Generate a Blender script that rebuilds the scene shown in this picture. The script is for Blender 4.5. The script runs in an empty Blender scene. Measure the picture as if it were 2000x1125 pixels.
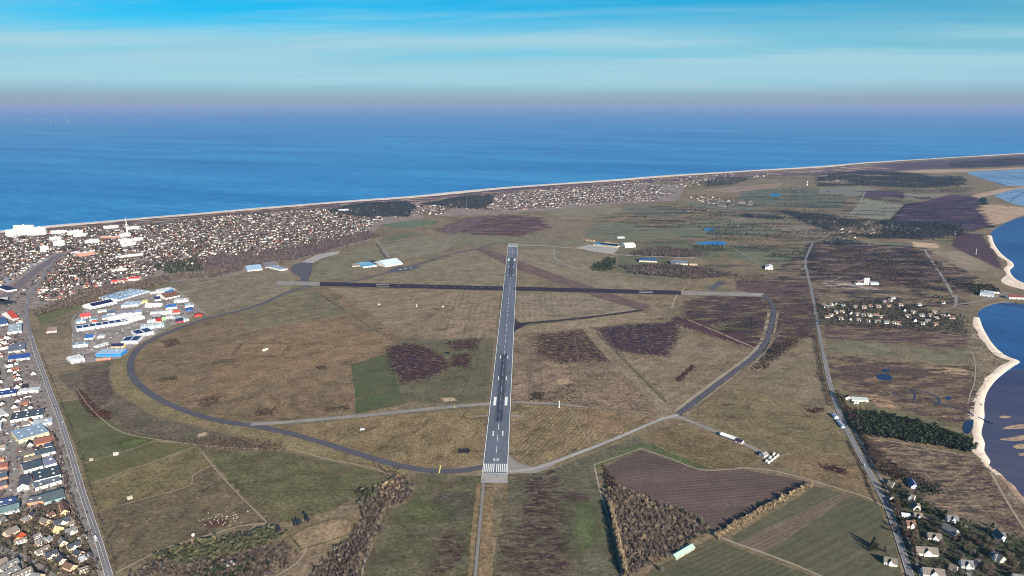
import bpy, math, random
import numpy as np
from mathutils.geometry import tessellate_polygon
from mathutils import Vector

# ---------------------------------------------------------------- camera, sky, sun, exposure
scene = bpy.context.scene
CAM_H = 640.0                       # metres above the flat island
FPX = 1400.0                        # focal length in pixels of a 2000 px wide frame
PITCH = math.atan((562.5 - 205.0) / FPX)
cam_d = bpy.data.cameras.new('camera'); cam = bpy.data.objects.new('camera', cam_d)
scene.collection.objects.link(cam); scene.camera = cam
cam.location = (0, 0, CAM_H); cam.rotation_euler = (math.pi / 2 - PITCH, 0, 0)
cam_d.sensor_width = 36.0; cam_d.lens = 36.0 * FPX / 2000.0
cam_d.clip_start = 5.0; cam_d.clip_end = 900000.0

SUN_AZ = math.radians(153.0)        # clockwise from the view direction: behind and to the right
SUN_EL = math.radians(23.0)
to_sun = Vector((math.sin(SUN_AZ) * math.cos(SUN_EL), math.cos(SUN_AZ) * math.cos(SUN_EL), math.sin(SUN_EL)))
sun_d = bpy.data.lights.new('sun', 'SUN'); sun = bpy.data.objects.new('sun', sun_d)
scene.collection.objects.link(sun)
sun_d.energy = 5.0; sun_d.angle = math.radians(0.5); sun_d.color = (1.0, 0.90, 0.76)
sun.rotation_euler = to_sun.to_track_quat('Z', 'Y').to_euler()

world = bpy.data.worlds.new('World'); scene.world = world; world.use_nodes = True
wn = world.node_tree.nodes; wl = world.node_tree.links; wn.clear()
def wnode(t, **k):
    n = wn.new(t)
    for a, b in k.items(): setattr(n, a, b)
    return n
w_out = wnode('ShaderNodeOutputWorld'); w_bg = wnode('ShaderNodeBackground')
sky_t = wnode('ShaderNodeTexSky', sky_type='NISHITA', sun_disc=False)
sky_t.sun_elevation = SUN_EL; sky_t.sun_rotation = SUN_AZ
sky_t.altitude = 640; sky_t.air_density = 1.0; sky_t.dust_density = 0.6; sky_t.ozone_density = 4.0
w_bg.inputs['Strength'].default_value = 0.058
# thin high cirrus, laid out on a flat sheet far overhead
w_geo = wnode('ShaderNodeTexCoord')
w_sep = wnode('ShaderNodeSeparateXYZ'); wl.new(w_geo.outputs['Generated'], w_sep.inputs[0])
def wmath(op, a, b=None, c=None, clamp=False):
    n = wnode('ShaderNodeMath', operation=op, use_clamp=clamp)
    for i, x in enumerate((a, b, c)):
        if x is None: continue
        if isinstance(x, (int, float)): n.inputs[i].default_value = x
        else: wl.new(x, n.inputs[i])
    return n.outputs[0]
w_z = wmath('MAXIMUM', w_sep.outputs['Z'], 0.0)
w_den = wmath('ADD', w_z, 0.06)
w_px = wmath('DIVIDE', w_sep.outputs['X'], w_den); w_py = wmath('DIVIDE', w_sep.outputs['Y'], w_den)
w_comb = wnode('ShaderNodeCombineXYZ')
wl.new(wmath('MULTIPLY', w_px, 0.22), w_comb.inputs[0])
wl.new(wmath('ADD', wmath('MULTIPLY', w_py, 0.75), wmath('MULTIPLY', w_px, 0.10)), w_comb.inputs[1])
w_n1 = wnode('ShaderNodeTexNoise'); w_n1.inputs['Scale'].default_value = 0.9
w_n1.inputs['Detail'].default_value = 8; w_n1.inputs['Roughness'].default_value = 0.55; w_n1.inputs['Distortion'].default_value = 0.4
wl.new(w_comb.outputs[0], w_n1.inputs['Vector'])
w_cov = wnode('ShaderNodeMapRange', interpolation_type='SMOOTHSTEP')
w_cov.inputs['From Min'].default_value = 0.44; w_cov.inputs['From Max'].default_value = 0.72
wl.new(w_n1.outputs['Fac'], w_cov.inputs['Value'])
# the veil thickens towards the horizon as one looks through more of it, ending in a murky mauve layer
w_n2 = wnode('ShaderNodeTexNoise'); w_n2.inputs['Scale'].default_value = 0.35; w_n2.inputs['Detail'].default_value = 6; w_n2.inputs['Roughness'].default_value = 0.5
wl.new(w_comb.outputs[0], w_n2.inputs['Vector'])
w_zz = wmath('ADD', w_z, wmath('MULTIPLY', wmath('SUBTRACT', w_n2.outputs['Fac'], 0.5), -0.17))
w_low = wnode('ShaderNodeMapRange', interpolation_type='SMOOTHSTEP')
w_low.inputs['From Min'].default_value = 0.055; w_low.inputs['From Max'].default_value = 0.112
w_low.inputs['To Min'].default_value = 0.93; w_low.inputs['To Max'].default_value = 0.0
wl.new(w_zz, w_low.inputs['Value'])
w_fac = wmath('MINIMUM', wmath('ADD', wmath('MULTIPLY', w_cov.outputs[0], 0.5), w_low.outputs[0]), 0.95)
w_tint = wnode('ShaderNodeMix', data_type='RGBA', blend_type='MULTIPLY'); w_tint.inputs['Factor'].default_value = 1.0
wl.new(sky_t.outputs[0], w_tint.inputs['A']); w_tint.inputs['B'].default_value = (0.06, 0.80, 1.0, 1)
w_veil = wnode('ShaderNodeMix', data_type='RGBA'); wl.new(w_n1.outputs['Fac'], w_veil.inputs['Factor'])
w_veil.inputs['A'].default_value = (2.8, 5.4, 6.8, 1); w_veil.inputs['B'].default_value = (4.4, 6.8, 7.6, 1)
w_mix = wnode('ShaderNodeMix', data_type='RGBA'); wl.new(w_fac, w_mix.inputs['Factor'])
wl.new(w_tint.outputs['Result'], w_mix.inputs['A']); wl.new(w_veil.outputs['Result'], w_mix.inputs['B'])
w_murk = wnode('ShaderNodeMapRange', interpolation_type='SMOOTHSTEP'); wl.new(w_sep.outputs['Z'], w_murk.inputs['Value'])
w_murk.inputs['From Min'].default_value = 0.002; w_murk.inputs['From Max'].default_value = 0.034; w_murk.inputs['To Min'].default_value = 0.95; w_murk.inputs['To Max'].default_value = 0.0
w_mx2 = wnode('ShaderNodeMix', data_type='RGBA'); wl.new(w_murk.outputs[0], w_mx2.inputs['Factor']); wl.new(w_mix.outputs['Result'], w_mx2.inputs['A']); w_mx2.inputs['B'].default_value = (2.75, 3.6, 4.75, 1)
wl.new(w_mx2.outputs['Result'], w_bg.inputs['Color']); wl.new(w_bg.outputs[0], w_out.inputs['Surface'])

scene.view_settings.view_transform = 'Standard'; scene.view_settings.look = 'None'
scene.view_settings.gamma = 1.0; scene.view_settings.use_curve_mapping = False
scene.view_settings.exposure = 0.84
scene.render.engine = 'CYCLES'
scene.cycles.use_denoising = True
scene.cycles.pixel_filter_type = 'BLACKMAN_HARRIS'; scene.cycles.filter_width = 1.0
scene.cycles.max_bounces = 5; scene.cycles.diffuse_bounces = 2; scene.cycles.glossy_bounces = 2
scene.cycles.transparent_max_bounces = 12; scene.cycles.volume_bounces = 0
scene.cycles.caustics_reflective = False; scene.cycles.caustics_refractive = False

# ---------------------------------------------------------------- helpers
rng = np.random.default_rng(7); random.seed(7)
COL = scene.collection
CP, SP = math.cos(PITCH), math.sin(PITCH)
def G(u, v, z=0.0):
    """where the sight line through photo pixel (u, v) meets the level z: plan metres"""
    x = (u - 1000.0) / FPX; y = -(v - 562.5) / FPX
    dy = CP + y * SP; dz = -SP + y * CP
    t = (z - CAM_H) / dz
    return (x * t, dy * t)
def GA(pts, z=0.0): return np.array([G(u, v, z) for u, v in pts])
def lin(c, k=1.0):
    def f(x):
        x = x / 255.0
        return x / 12.92 if x <= 0.04045 else ((x + 0.055) / 1.055) ** 2.4
    return (f(c[0]) * k, f(c[1]) * k, f(c[2]) * k, 1.0)
def tag(o, label=None, cat=None, group=None, kind=None):
    if label: o['label'] = label
    if cat: o['category'] = cat
    if group: o['group'] = group
    if kind: o['kind'] = kind
    return o
def link(name, me, mat=None, parent=None):
    o = bpy.data.objects.new(name, me); COL.objects.link(o)
    if mat is not None and me is not None and len(me.materials) == 0: me.materials.append(mat)
    if parent is not None: o.parent = parent
    return o
def empty(name, x=0, y=0, z=0, rz=0):
    o = bpy.data.objects.new(name, None); COL.objects.link(o)
    o.location = (x, y, z); o.rotation_euler = (0, 0, rz); o.empty_display_size = 2
    return o
def mesh(name, v, f):
    me = bpy.data.meshes.new(name); me.from_pydata([tuple(map(float, p)) for p in v], [], f); me.update(); return me
def fast_mesh(name, V, Fq, col=None, nper=4):
    """V (n,3), Fq (m,nper) arrays, col (m,3) linear colour per face"""
    me = bpy.data.meshes.new(name); n = len(V); m = len(Fq)
    me.vertices.add(n); me.vertices.foreach_set('co', np.asarray(V, np.float32).ravel())
    me.loops.add(m * nper); me.loops.foreach_set('vertex_index', np.asarray(Fq, np.int32).ravel())
    me.polygons.add(m); me.polygons.foreach_set('loop_start', np.arange(0, m * nper, nper, dtype=np.int32))
    me.polygons.foreach_set('loop_total', np.full(m, nper, np.int32))
    me.update(calc_edges=True)
    if col is not None:
        a = me.color_attributes.new('Col', 'FLOAT_COLOR', 'CORNER')
        c = np.concatenate([np.repeat(col, nper, 0), np.ones((m * nper, 1))], 1)
        a.data.foreach_set('color', c.astype(np.float32).ravel())
    return me
BOXF = [(0, 3, 2, 1), (4, 5, 6, 7), (0, 1, 5, 4), (1, 2, 6, 5), (2, 3, 7, 6), (3, 0, 4, 7)]
def box_vf(x0, x1, y0, y1, z0, z1):
    return [(x0, y0, z0), (x1, y0, z0), (x1, y1, z0), (x0, y1, z0), (x0, y0, z1), (x1, y0, z1), (x1, y1, z1), (x0, y1, z1)], BOXF
class MB:
    def __init__(s): s.v = []; s.f = []
    def add(s, v, f):
        o = len(s.v); s.v += list(v); s.f += [tuple(i + o for i in q) for q in f]; return s
    def box(s, *a): return s.add(*box_vf(*a))
    def cone(s, x, y, z0, z1, r0, r1, n=8):
        v = [(x + r * math.cos(2 * math.pi * i / n), y + r * math.sin(2 * math.pi * i / n), z) for z, r in ((z0, r0), (z1, r1)) for i in range(n)]
        f = [(i, (i + 1) % n, n + (i + 1) % n, n + i) for i in range(n)] + [tuple(range(2 * n - 1, n - 1, -1))[::-1], tuple(range(n))[::-1]]
        return s.add(v, f)
    def mesh(s, name): return mesh(name, s.v, s.f)
    def build(s, name, mat, parent=None): return link(name, s.mesh(name), mat, parent)

# ---------------------------------------------------------------- materials
class NT:
    def __init__(s, name):
        s.m = bpy.data.materials.new(name); s.m.use_nodes = True
        s.n = s.m.node_tree.nodes; s.l = s.m.node_tree.links; s.n.clear()
        s.out = s.n.new('ShaderNodeOutputMaterial'); s.b = s.n.new('ShaderNodeBsdfPrincipled')
        s.l.new(s.b.outputs[0], s.out.inputs['Surface'])
        s.b.inputs['Roughness'].default_value = 0.9; s.b.inputs['Specular IOR Level'].default_value = 0.15
    def node(s, t, **k):
        n = s.n.new(t)
        for a, b in k.items(): setattr(n, a, b)
        return n
    def put(s, sock, x):
        if isinstance(x, (int, float)): sock.default_value = x
        elif isinstance(x, tuple): sock.default_value = x[:3] if sock.type == 'VECTOR' else x
        else: s.l.new(x, sock)
    def math(s, op, a, b=None, clamp=False):
        n = s.node('ShaderNodeMath', operation=op, use_clamp=clamp); s.put(n.inputs[0], a)
        if b is not None: s.put(n.inputs[1], b)
        return n.outputs[0]
    def pos(s):
        if not hasattr(s, '_p'): s._p = s.node('ShaderNodeNewGeometry').outputs['Position']
        return s._p
    def vec(s, rot=0.0, sx=1.0, sy=1.0):
        mp = s.node('ShaderNodeMapping', vector_type='TEXTURE')
        mp.inputs['Rotation'].default_value = (0, 0, rot); mp.inputs['Scale'].default_value = (sx, sy, 1)
        s.l.new(s.pos(), mp.inputs['Vector']); return mp.outputs[0]
    def noise(s, size, vec=None, detail=3, rough=0.55, dist=0.0, off=None):
        n = s.node('ShaderNodeTexNoise'); n.inputs['Scale'].default_value = 1.0 / size
        n.inputs['Detail'].default_value = detail; n.inputs['Roughness'].default_value = rough; n.inputs['Distortion'].default_value = dist
        s.l.new(vec if vec is not None else s.pos(), n.inputs['Vector']); return n.outputs['Fac']
    def ramp(s, x, a, b, lo=0.0, hi=1.0, smooth=True):
        n = s.node('ShaderNodeMapRange', interpolation_type='SMOOTHSTEP' if smooth else 'LINEAR')
        s.put(n.inputs['Value'], x); n.inputs['From Min'].default_value = a; n.inputs['From Max'].default_value = b
        n.inputs['To Min'].default_value = lo; n.inputs['To Max'].default_value = hi; return n.outputs[0]
    def mix(s, f, a, b, blend='MIX'):
        n = s.node('ShaderNodeMix', data_type='RGBA', blend_type=blend)
        s.put(n.inputs['Factor'], f); s.put(n.inputs['A'], a); s.put(n.inputs['B'], b); return n.outputs['Result']
    def scale(s, col, f):
        n = s.node('ShaderNodeVectorMath', operation='SCALE'); s.put(n.inputs[0], col); s.put(n.inputs['Scale'], f); return n.outputs[0]
    def colour(s, c): s.put(s.b.inputs['Base Color'], c); return s
EDGE_LINK = {}
def alpha_edge(t, rag=0.5, size=14.0, soft=0.12, rot=None, stretch=4.0, most=1.0):
    """fade a patch out by its 'edge' attribute (1 inside .. -1 outside) broken up by noise"""
    at = t.node('ShaderNodeAttribute', attribute_name='edge')
    n = t.math('SUBTRACT', t.noise(size, t.vec(rot, stretch, 1.0) if rot is not None else None, detail=6, rough=0.68), 0.5)
    e = t.math('ADD', at.outputs['Fac'], t.math('MULTIPLY', n, rag * 4))
    a = t.ramp(e, -soft, soft, 0.0, most)
    tr = t.node('ShaderNodeBsdfTransparent'); mx = t.node('ShaderNodeMixShader')
    t.l.new(a, mx.inputs[0]); t.l.new(tr.outputs[0], mx.inputs[1]); t.l.new(t.b.outputs[0], mx.inputs[2])
    t.l.new(mx.outputs[0], t.out.inputs['Surface'])
def warm(c):
    a = lin(c); return (a[0] * 1.08, a[1] * 0.985, a[2] * 0.97, 1.0)
def cover(name, c1, c2, c3=None, big=90.0, mid=16.0, fine=2.6, rot=None, stretch=5.0, period=None, pamt=0.0, spots=None, edge=None, grain=0.30, c3amt=(0.52, 0.70), widths=1.0):
    """plant cover: two or three plant colours in drifts, a lengthwise grain, drill rows, grain of tufts"""
    t = NT(name)
    v = t.vec(rot, stretch, 1.0) if rot is not None else None
    nb = t.noise(big, v, 4, 0.6, 0.3); nm = t.noise(mid, v, 3, 0.6)
    f = t.ramp(t.math('ADD', t.math('MULTIPLY', nb, 0.62), t.math('MULTIPLY', nm, 0.38)), 0.40, 0.60)
    c = t.mix(f, warm(c1), warm(c2))
    if c3 is not None:
        nn = t.math('ADD', t.math('MULTIPLY', t.noise(mid * 2.2, v, 5, 0.65, 0.5), 0.7), t.math('MULTIPLY', t.noise(fine * 2.5, None, 2), 0.3))
        c = t.mix(t.ramp(nn, *c3amt), c, warm(c3))
    if spots is not None:
        sc, size, lo = spots
        c = t.mix(t.ramp(t.noise(size, None, 3, 0.65), lo, lo + 0.07), c, lin(sc))
    g = t.ramp(t.noise(fine * 2.6, None, 6, 0.82), 0.3, 0.7, 1 - grain * 2.7, 1 + grain * 2.7, False)
    g2 = t.ramp(t.noise(fine * 14, None, 4, 0.7, 0.6), 0.3, 0.7, 1 - grain * 1.1, 1 + grain * 1.1, False)
    c = t.scale(t.scale(c, g), g2)
    if period:
        w = t.node('ShaderNodeTexWave', wave_type='BANDS', bands_direction='Y', wave_profile='SIN')
        w.inputs['Scale'].default_value = 2 * math.pi / (20.0 * period); w.inputs['Distortion'].default_value = 0.35; w.inputs['Detail'].default_value = 2; w.inputs['Detail Scale'].default_value = 0.25
        t.l.new(t.vec(rot or 0.0), w.inputs['Vector'])
        pm = t.math('MULTIPLY', t.ramp(t.noise(120, None, 3), 0.36, 0.56, 0.15, 1.0), pamt)
        c = t.scale(c, t.math('ADD', 1.0, t.math('MULTIPLY', t.math('SUBTRACT', w.outputs['Fac'], 0.5), pm)))
    t.colour(c)
    if edge: alpha_edge(t, *edge)
    return t.m
def flat(name, c, rough=0.75, var=0.18, size=6.0, spec=0.25, metal=0.0, big=60.0):
    t = NT(name); g = t.ramp(t.noise(size, None, 4, 0.65), 0.25, 0.75, 1 - var, 1 + var, False)
    g2 = t.ramp(t.noise(big, None, 3), 0.3, 0.7, 1 - var * 0.5, 1 + var * 0.5, False)
    t.colour(t.scale(t.scale(lin(c), g), g2)); t.b.inputs['Roughness'].default_value = rough; t.b.inputs['Specular IOR Level'].default_value = spec; t.b.inputs['Metallic'].default_value = metal
    return t.m
def attr_mat(name, rough=0.85, var=0.2, size=3.0):
    t = NT(name); at = t.node('ShaderNodeAttribute', attribute_name='Col')
    t.colour(t.scale(at.outputs['Color'], t.ramp(t.noise(size, None, 2), 0.25, 0.75, 1 - var, 1 + var, False)))
    t.b.inputs['Roughness'].default_value = rough; return t.m

# ---------------------------------------------------------------- ground sheets
_lay = [0]
def zlev(cls):
    _lay[0] += 1; return 0.16 * cls + 0.0022 * (_lay[0] % 70)
def smooth_line(P, step=12.0, closed=False):
    P = np.asarray(P, float); n = len(P); out = []
    rngi = range(n if closed else n - 1)
    for i in rngi:
        p1 = P[i]; p2 = P[(i + 1) % n]
        p0 = P[i - 1] if (closed or i > 0) else 2 * p1 - p2
        p3 = P[(i + 2) % n] if (closed or i + 2 < n) else 2 * p2 - p1
        k = max(1, int(np.linalg.norm(p2 - p1) / step)); k = min(k, 60)
        d1 = max(np.linalg.norm(p1 - p0), 1e-3) ** 0.5; d2 = max(np.linalg.norm(p2 - p1), 1e-3) ** 0.5; d3 = max(np.linalg.norm(p3 - p2), 1e-3) ** 0.5
        m1 = (p1 - p0) / d1 - (p2 - p0) / (d1 + d2) + (p2 - p1) / d2
        m2 = (p2 - p1) / d2 - (p3 - p1) / (d2 + d3) + (p3 - p2) / d3
        m1 = m1 * d2; m2 = m2 * d2
        for j in range(k):
            t = j / k; out.append((2*t**3-3*t*t+1)*p1 + (t**3-2*t*t+t)*m1 + (-2*t**3+3*t*t)*p2 + (t**3-t*t)*m2)
    if not closed: out.append(P[-1])
    return np.array(out)
def rough_poly(P, amp, step=25.0):
    out = []; n = len(P)
    for i in range(n):
        a = P[i]; b = P[(i + 1) % n]; d = b - a; L = np.linalg.norm(d); k = max(1, min(80, int(L / step)))
        nrm = np.array([-d[1], d[0]]) / max(L, 1e-6); w = 0.0
        for j in range(k):
            w = 0.6 * w + rng.normal() * amp * 0.6
            out.append(a + d * j / k + nrm * (w if j else 0))
    return np.array(out)
def poly_mesh(name, P, z):
    V = [Vector((p[0], p[1], z)) for p in P]; T = tessellate_polygon([V])
    f = []
    for a, b, c in T:
        n = (V[b] - V[a]).cross(V[c] - V[a]).z
        f.append((a, b, c) if n > 0 else (a, c, b))
    return mesh(name, V, f)
def sheet(name, pts, mat, cls=0.1, label=None, rough=1.2, smooth=False, world=False, z=None):
    P = np.asarray(pts, float) if world else GA(pts)
    if smooth: P = smooth_line(P, 15.0, True)
    if rough: P = rough_poly(P, rough)
    o = link(name, poly_mesh(name, P, zlev(cls) if z is None else z), mat)
    return tag(o, label, None, None, 'structure')
def sdist(X, Y, P):
    """signed distance to polygon, positive inside"""
    d = np.full(X.shape, 1e9); ins = np.zeros(X.shape, bool); n = len(P)
    for i in range(n):
        a = P[i]; b = P[(i + 1) % n]; ab = b - a
        t = np.clip(((X - a[0]) * ab[0] + (Y - a[1]) * ab[1]) / max(ab @ ab, 1e-9), 0, 1)
        d = np.minimum(d, np.hypot(X - a[0] - t * ab[0], Y - a[1] - t * ab[1]))
        if a[1] != b[1]:
            c = ((a[1] > Y) != (b[1] > Y)) & (X < (b[0] - a[0]) * (Y - a[1]) / (b[1] - a[1]) + a[0]); ins ^= c
    return np.where(ins, d, -d)
def drift(name, pts, mat, feather=18.0, cls=2, label=None, world=False, res=46, kind='structure', core=1.5):
    """a patch of cover without hard borders; its outline is broken up in the material"""
    P = np.asarray(pts, float) if world else GA(pts)
    lo = P.min(0) - feather; hi = P.max(0) + feather
    nx = ny = res
    xs = np.linspace(lo[0], hi[0], nx); ys = np.linspace(lo[1], hi[1], ny)
    X, Y = np.meshgrid(xs, ys); sd = sdist(X, Y, P) / feather
    idx = np.arange(nx * ny).reshape(ny, nx)
    q = np.stack([idx[:-1, :-1], idx[:-1, 1:], idx[1:, 1:], idx[1:, :-1]], -1).reshape(-1, 4)
    keep = (sd.ravel()[q] > -1.0).any(1); q = q[keep]
    used, inv = np.unique(q, return_inverse=True); q = inv.reshape(-1, 4)
    z = zlev(cls); V = np.stack([X.ravel()[used], Y.ravel()[used], np.full(len(used), z)], 1)
    me = fast_mesh(name, V, q); a = me.attributes.new('edge', 'FLOAT', 'POINT')
    a.data.foreach_set('value', np.clip(sd.ravel()[used], -1.5, core).astype(np.float32))
    return tag(link(name, me, mat), label, None, None, kind)
def ribbon_vf(L, w, z):
    d = np.gradient(L, axis=0); d /= np.maximum(np.linalg.norm(d, axis=1, keepdims=True), 1e-6)
    nr = np.stack([-d[:, 1], d[:, 0]], 1); w = np.broadcast_to(np.asarray(w, float), (len(L),))[:, None] / 2
    A = L + nr * w; B = L - nr * w; n = len(L)
    V = np.zeros((2 * n, 3)); V[:n, :2] = B; V[n:, :2] = A; V[:, 2] = z
    i = np.arange(n - 1); return V, np.stack([i, i + 1, n + i + 1, n + i], 1)
def ribbon(name, pts, width, mat, cls=4, label=None, world=False, wob=0.0, kind='structure', step=12.0, off=0.0, parent=None, z=None):
    L = np.asarray(pts, float) if world else GA(pts)
    L = smooth_line(L, step)
    if off:
        d = np.gradient(L, axis=0); d /= np.linalg.norm(d, axis=1, keepdims=True); L = L + np.stack([-d[:, 1], d[:, 0]], 1) * off
    w = width + (rng.normal(size=len(L)) * wob if wob else 0)
    V, q = ribbon_vf(L, np.maximum(w, 0.3), zlev(cls) if z is None else z)
    o = link(name, fast_mesh(name, V, q), mat, parent)
    return tag(o, label, None, None, kind if parent is None else None)
# ================================================================ the setting: sea, land, fields
WEST = [(-900,548),(-500,504),(-250,478),(0,452),(100,441),(200,433),(300,424),(400,416),(500,407),(600,399),(700,391),(800,384),(900,374),(1000,365),(1100,358),(1200,351),(1300,343),(1400,337),(1500,331),(1600,325),(1700,317),(1800,311),(1900,305),(2000,299),(2150,289)]
EAST = [(2150,318),(2000,328),(1940,330),(1900,333),(1890,338),(1915,348),(1945,357),(1962,362),(1985,363),(2040,361),(2040,365),(2000,365),(1975,370),(1945,378),(1942,382),(1958,389),(1980,398),(2000,402),(2060,405),(2060,412),(2000,422),(1975,430),(1952,441),(1938,451),(1934,460),(1938,474),(1950,492),(1962,503),(1974,512),(1976,519),(1969,526),(1972,536),(1985,547),(2005,554),(2080,566),(2080,592),(2000,594),(1972,590),(1950,591),(1926,598),(1912,608),(1910,620),(1917,640),(1932,665),(1950,685),(1968,697),(1987,704),(1976,713),(1958,726),(1940,742),(1925,762),(1918,785),(1918,812),(1916,824),(1912,845),(1918,862),(1918,880),(1929,899),(1926,906),(1940,917),(1956,929),(1963,938),(1976,946),(1984,958),(2000,975),(2060,1030),(2160,1125)]
coast_w = smooth_line(GA(WEST), 60.0); coast_e = smooth_line(GA(EAST), 12.0)
back = np.array([[2500., 300.], [2700., -1500.], [-6000., -1500.], [-9000., 1500.]])
LAND = np.concatenate([coast_w, coast_e, back])

def sea_mat(name, deep, shallow, rough, wave, bump, foam=0.0):
    t = NT(name)
    v = t.vec(math.radians(-30), 6.0, 1.0)
    n = t.math('ADD', t.math('MULTIPLY', t.noise(900, t.vec(math.radians(-22), 5, 1), 4, 0.6), 0.6), t.math('MULTIPLY', t.noise(60, v, 4, 0.7), 0.4))
    c = t.mix(t.ramp(n, 0.35, 0.65), lin(deep), lin(shallow))
    c = t.scale(c, t.ramp(t.noise(wave, v, 4, 0.75), 0.25, 0.75, 0.78, 1.22, False))
    t.colour(c); t.b.inputs['Roughness'].default_value = rough; t.b.inputs['Specular IOR Level'].default_value = 0.3
    t.b.inputs['IOR'].default_value = 1.33
    b = t.node('ShaderNodeBump'); b.inputs['Strength'].default_value = 1.0; b.inputs['Distance'].default_value = bump
    t.l.new(t.noise(wave * 0.8, v, 5, 0.7), b.inputs['Height']); t.l.new(b.outputs[0], t.b.inputs['Normal'])
    return t.m
m_sea = sea_mat('sea_water', (22, 108, 170), (54, 140, 192), 0.5, 30.0, 3.0)
S = 400000.0
ring = [(S * math.cos(a), S * math.sin(a)) for a in np.linspace(0, 2 * math.pi, 97)[:-1]]
sea_o = link('sea', poly_mesh('sea', np.array(ring), -1.6), m_sea); tag(sea_o, 'wide blue open sea reaching to the hazy horizon', None, None, 'structure')
m_bay = sea_mat('bay_water', (26, 58, 108), (48, 94, 148), 0.35, 12.0, 0.8)
def wsheet(name, pts, mat, z, label):
    o = link(name, poly_mesh(name, smooth_line(GA(pts), 10, True), z), mat); return tag(o, label, None, None, 'structure')
wsheet('bay', [(1895,330),(2200,300),(2600,420),(3200,1125),(2100,1125),(1960,990),(1890,900),(1880,600),(1930,560),(1900,440),(1930,380),(1880,340)], m_bay, -1.45, 'dark blue shallow bay along the east shore')
m_shal = sea_mat('shallow_water', (46, 56, 92), (82, 80, 98), 0.5, 9.0, 0.4)
m_light = sea_mat('flooded_flat', (80, 120, 160), (126, 156, 184), 0.5, 12.0, 0.4)
wsheet('shallow_water', [(1905,720),(1945,735),(1990,720),(2100,760),(2200,1125),(2120,1125),(1985,965),(1925,905),(1905,850)], m_shal, -1.38, 'brownish shallow water over mud by the beach')
wsheet('flooded_flat', [(1880,334),(2150,315),(2300,330),(2200,400),(2060,412),(1985,402),(1940,383),(1975,365)], m_light, -1.38, 'pale flooded mud flat behind the far spit')

m_ground = cover('grassland', (124, 112, 92), (104, 99, 78), (96, 84, 70), big=220, mid=34, fine=3.2, grain=0.26)
gv = LAND; zt = 0.0
V = [(p[0], p[1], zt) for p in gv] + [(p[0], p[1], -6.0) for p in gv]
pm = poly_mesh('ground', gv, zt); n = len(gv)
tris = [tuple(p.vertices) for p in pm.polygons] + [(i, n + i, n + (i + 1) % n, (i + 1) % n) for i in range(n)]
bpy.data.meshes.remove(pm)
tag(link('ground', mesh('ground', V, tris), m_ground), 'dry winter grassland of the flat island', None, None, 'structure')

# beaches slope from the land into the water
m_sand = cover('beach_sand', (226, 214, 198), (210, 198, 180), (190, 178, 160), big=60, mid=14, fine=2.0, grain=0.14)
m_sand2 = cover('dune_sand', (176, 156, 132), (150, 130, 112), (120, 106, 96), big=60, mid=14, fine=2.0, grain=0.2)
def beach(name, L, wi, wo, mat, label, side=1):
    d = np.gradient(L, axis=0); d /= np.linalg.norm(d, axis=1, keepdims=True); nr = np.stack([-d[:, 1], d[:, 0]], 1) * side
    wi = np.broadcast_to(wi, (len(L),)) * (1 + 0.3 * np.interp(np.arange(len(L)), np.arange(0, len(L) + 9, 9), rng.normal(size=len(np.arange(0, len(L) + 9, 9)))))
    rows = [(L - nr * wi[:, None], 0.12), (L - nr * wi[:, None] * 0.5, 0.7), (L + nr * 2, 0.25), (L + nr * wo, -2.4)]
    V = np.concatenate([np.column_stack([r, np.full(len(L), z)]) for r, z in rows]); n = len(L)
    i = np.arange(n - 1); q = np.concatenate([np.stack([i + k * n, i + 1 + k * n, i + 1 + (k + 1) * n, i + (k + 1) * n], 1) for k in range(3)])
    if side < 0: q = q[:, ::-1]
    if side > 0: q = q[:, ::-1] if False else q
    return tag(link(name, fast_mesh(name, V, q), mat), label, None, None, 'structure')
beach('beach', coast_w, 84.0, 26.0, m_sand, 'long pale sand beach along the open sea', 1)
_k = np.array([0]);
eb = smooth_line(GA(EAST[24:36]), 8.0); beach('beach', eb, 15.0, 10.0, m_sand, 'curved sand beach below the brown heath', 1)
eb = smooth_line(GA(EAST[41:61]), 6.0); beach('beach', eb, 17.0, 6.0, m_sand, 'white sand beach along the dark bay', 1)
eb = smooth_line(GA(EAST[60:]), 6.0); beach('beach', eb, 7.0, 5.0, m_sand2, 'narrow beach under the crumbling sand cliff', 1)
sheet('sand_spit', [(1955,548),(1968,538),(1976,545),(2010,557),(2080,570),(2075,580),(2000,566),(1965,556)], m_sand, 2, 'wide sand beach beyond the harbour', 1.0, True)
sheet('sand_spit', [(1905,402),(1940,400),(2000,405),(2060,409),(2000,420),(1950,438),(1930,440),(1918,422)], m_sand2, 2, 'sandy salt meadow between the bay arms', 1.0, True)
sheet('sand_spit', [(1738,333),(1800,331),(1900,331),(2000,327),(2140,318),(2140,322),(2000,330),(1900,335),(1830,338),(1780,337)], m_sand2, 2, 'thin sandy shore line of the far spit', 1.0)
sheet('sand_spit', [(1890,388),(1905,380),(1945,371),(2000,364),(2040,362),(2035,366),(1985,369),(1950,378),(1915,386),(1900,398)], m_sand2, 2, 'curved sandy track shore before the flooded flat', 1.0)
for q, l in (([(1952,812),(1970,811),(1976,813),(1962,816),(1953,815)], 'small sandbar nearest the creek mouth'), ([(1958,836),(1980,829),(2015,827),(2010,834),(1975,837)], 'pale sandbar off the white beach'),
             ([(1952,857),(1975,853),(2010,848),(2010,856),(1985,860),(1962,859)], 'long pale sandbar off the pine wood'), ([(1978,872),(1990,866),(2015,866),(2010,873),(1985,875)], 'sandbar touching the picture edge'), ([(1988,885),(2003,883),(2010,888),(1992,889)], 'smallest sandbar at the picture edge')):
    wsheet('sandbar', q, m_sand2, -1.3, l)
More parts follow.
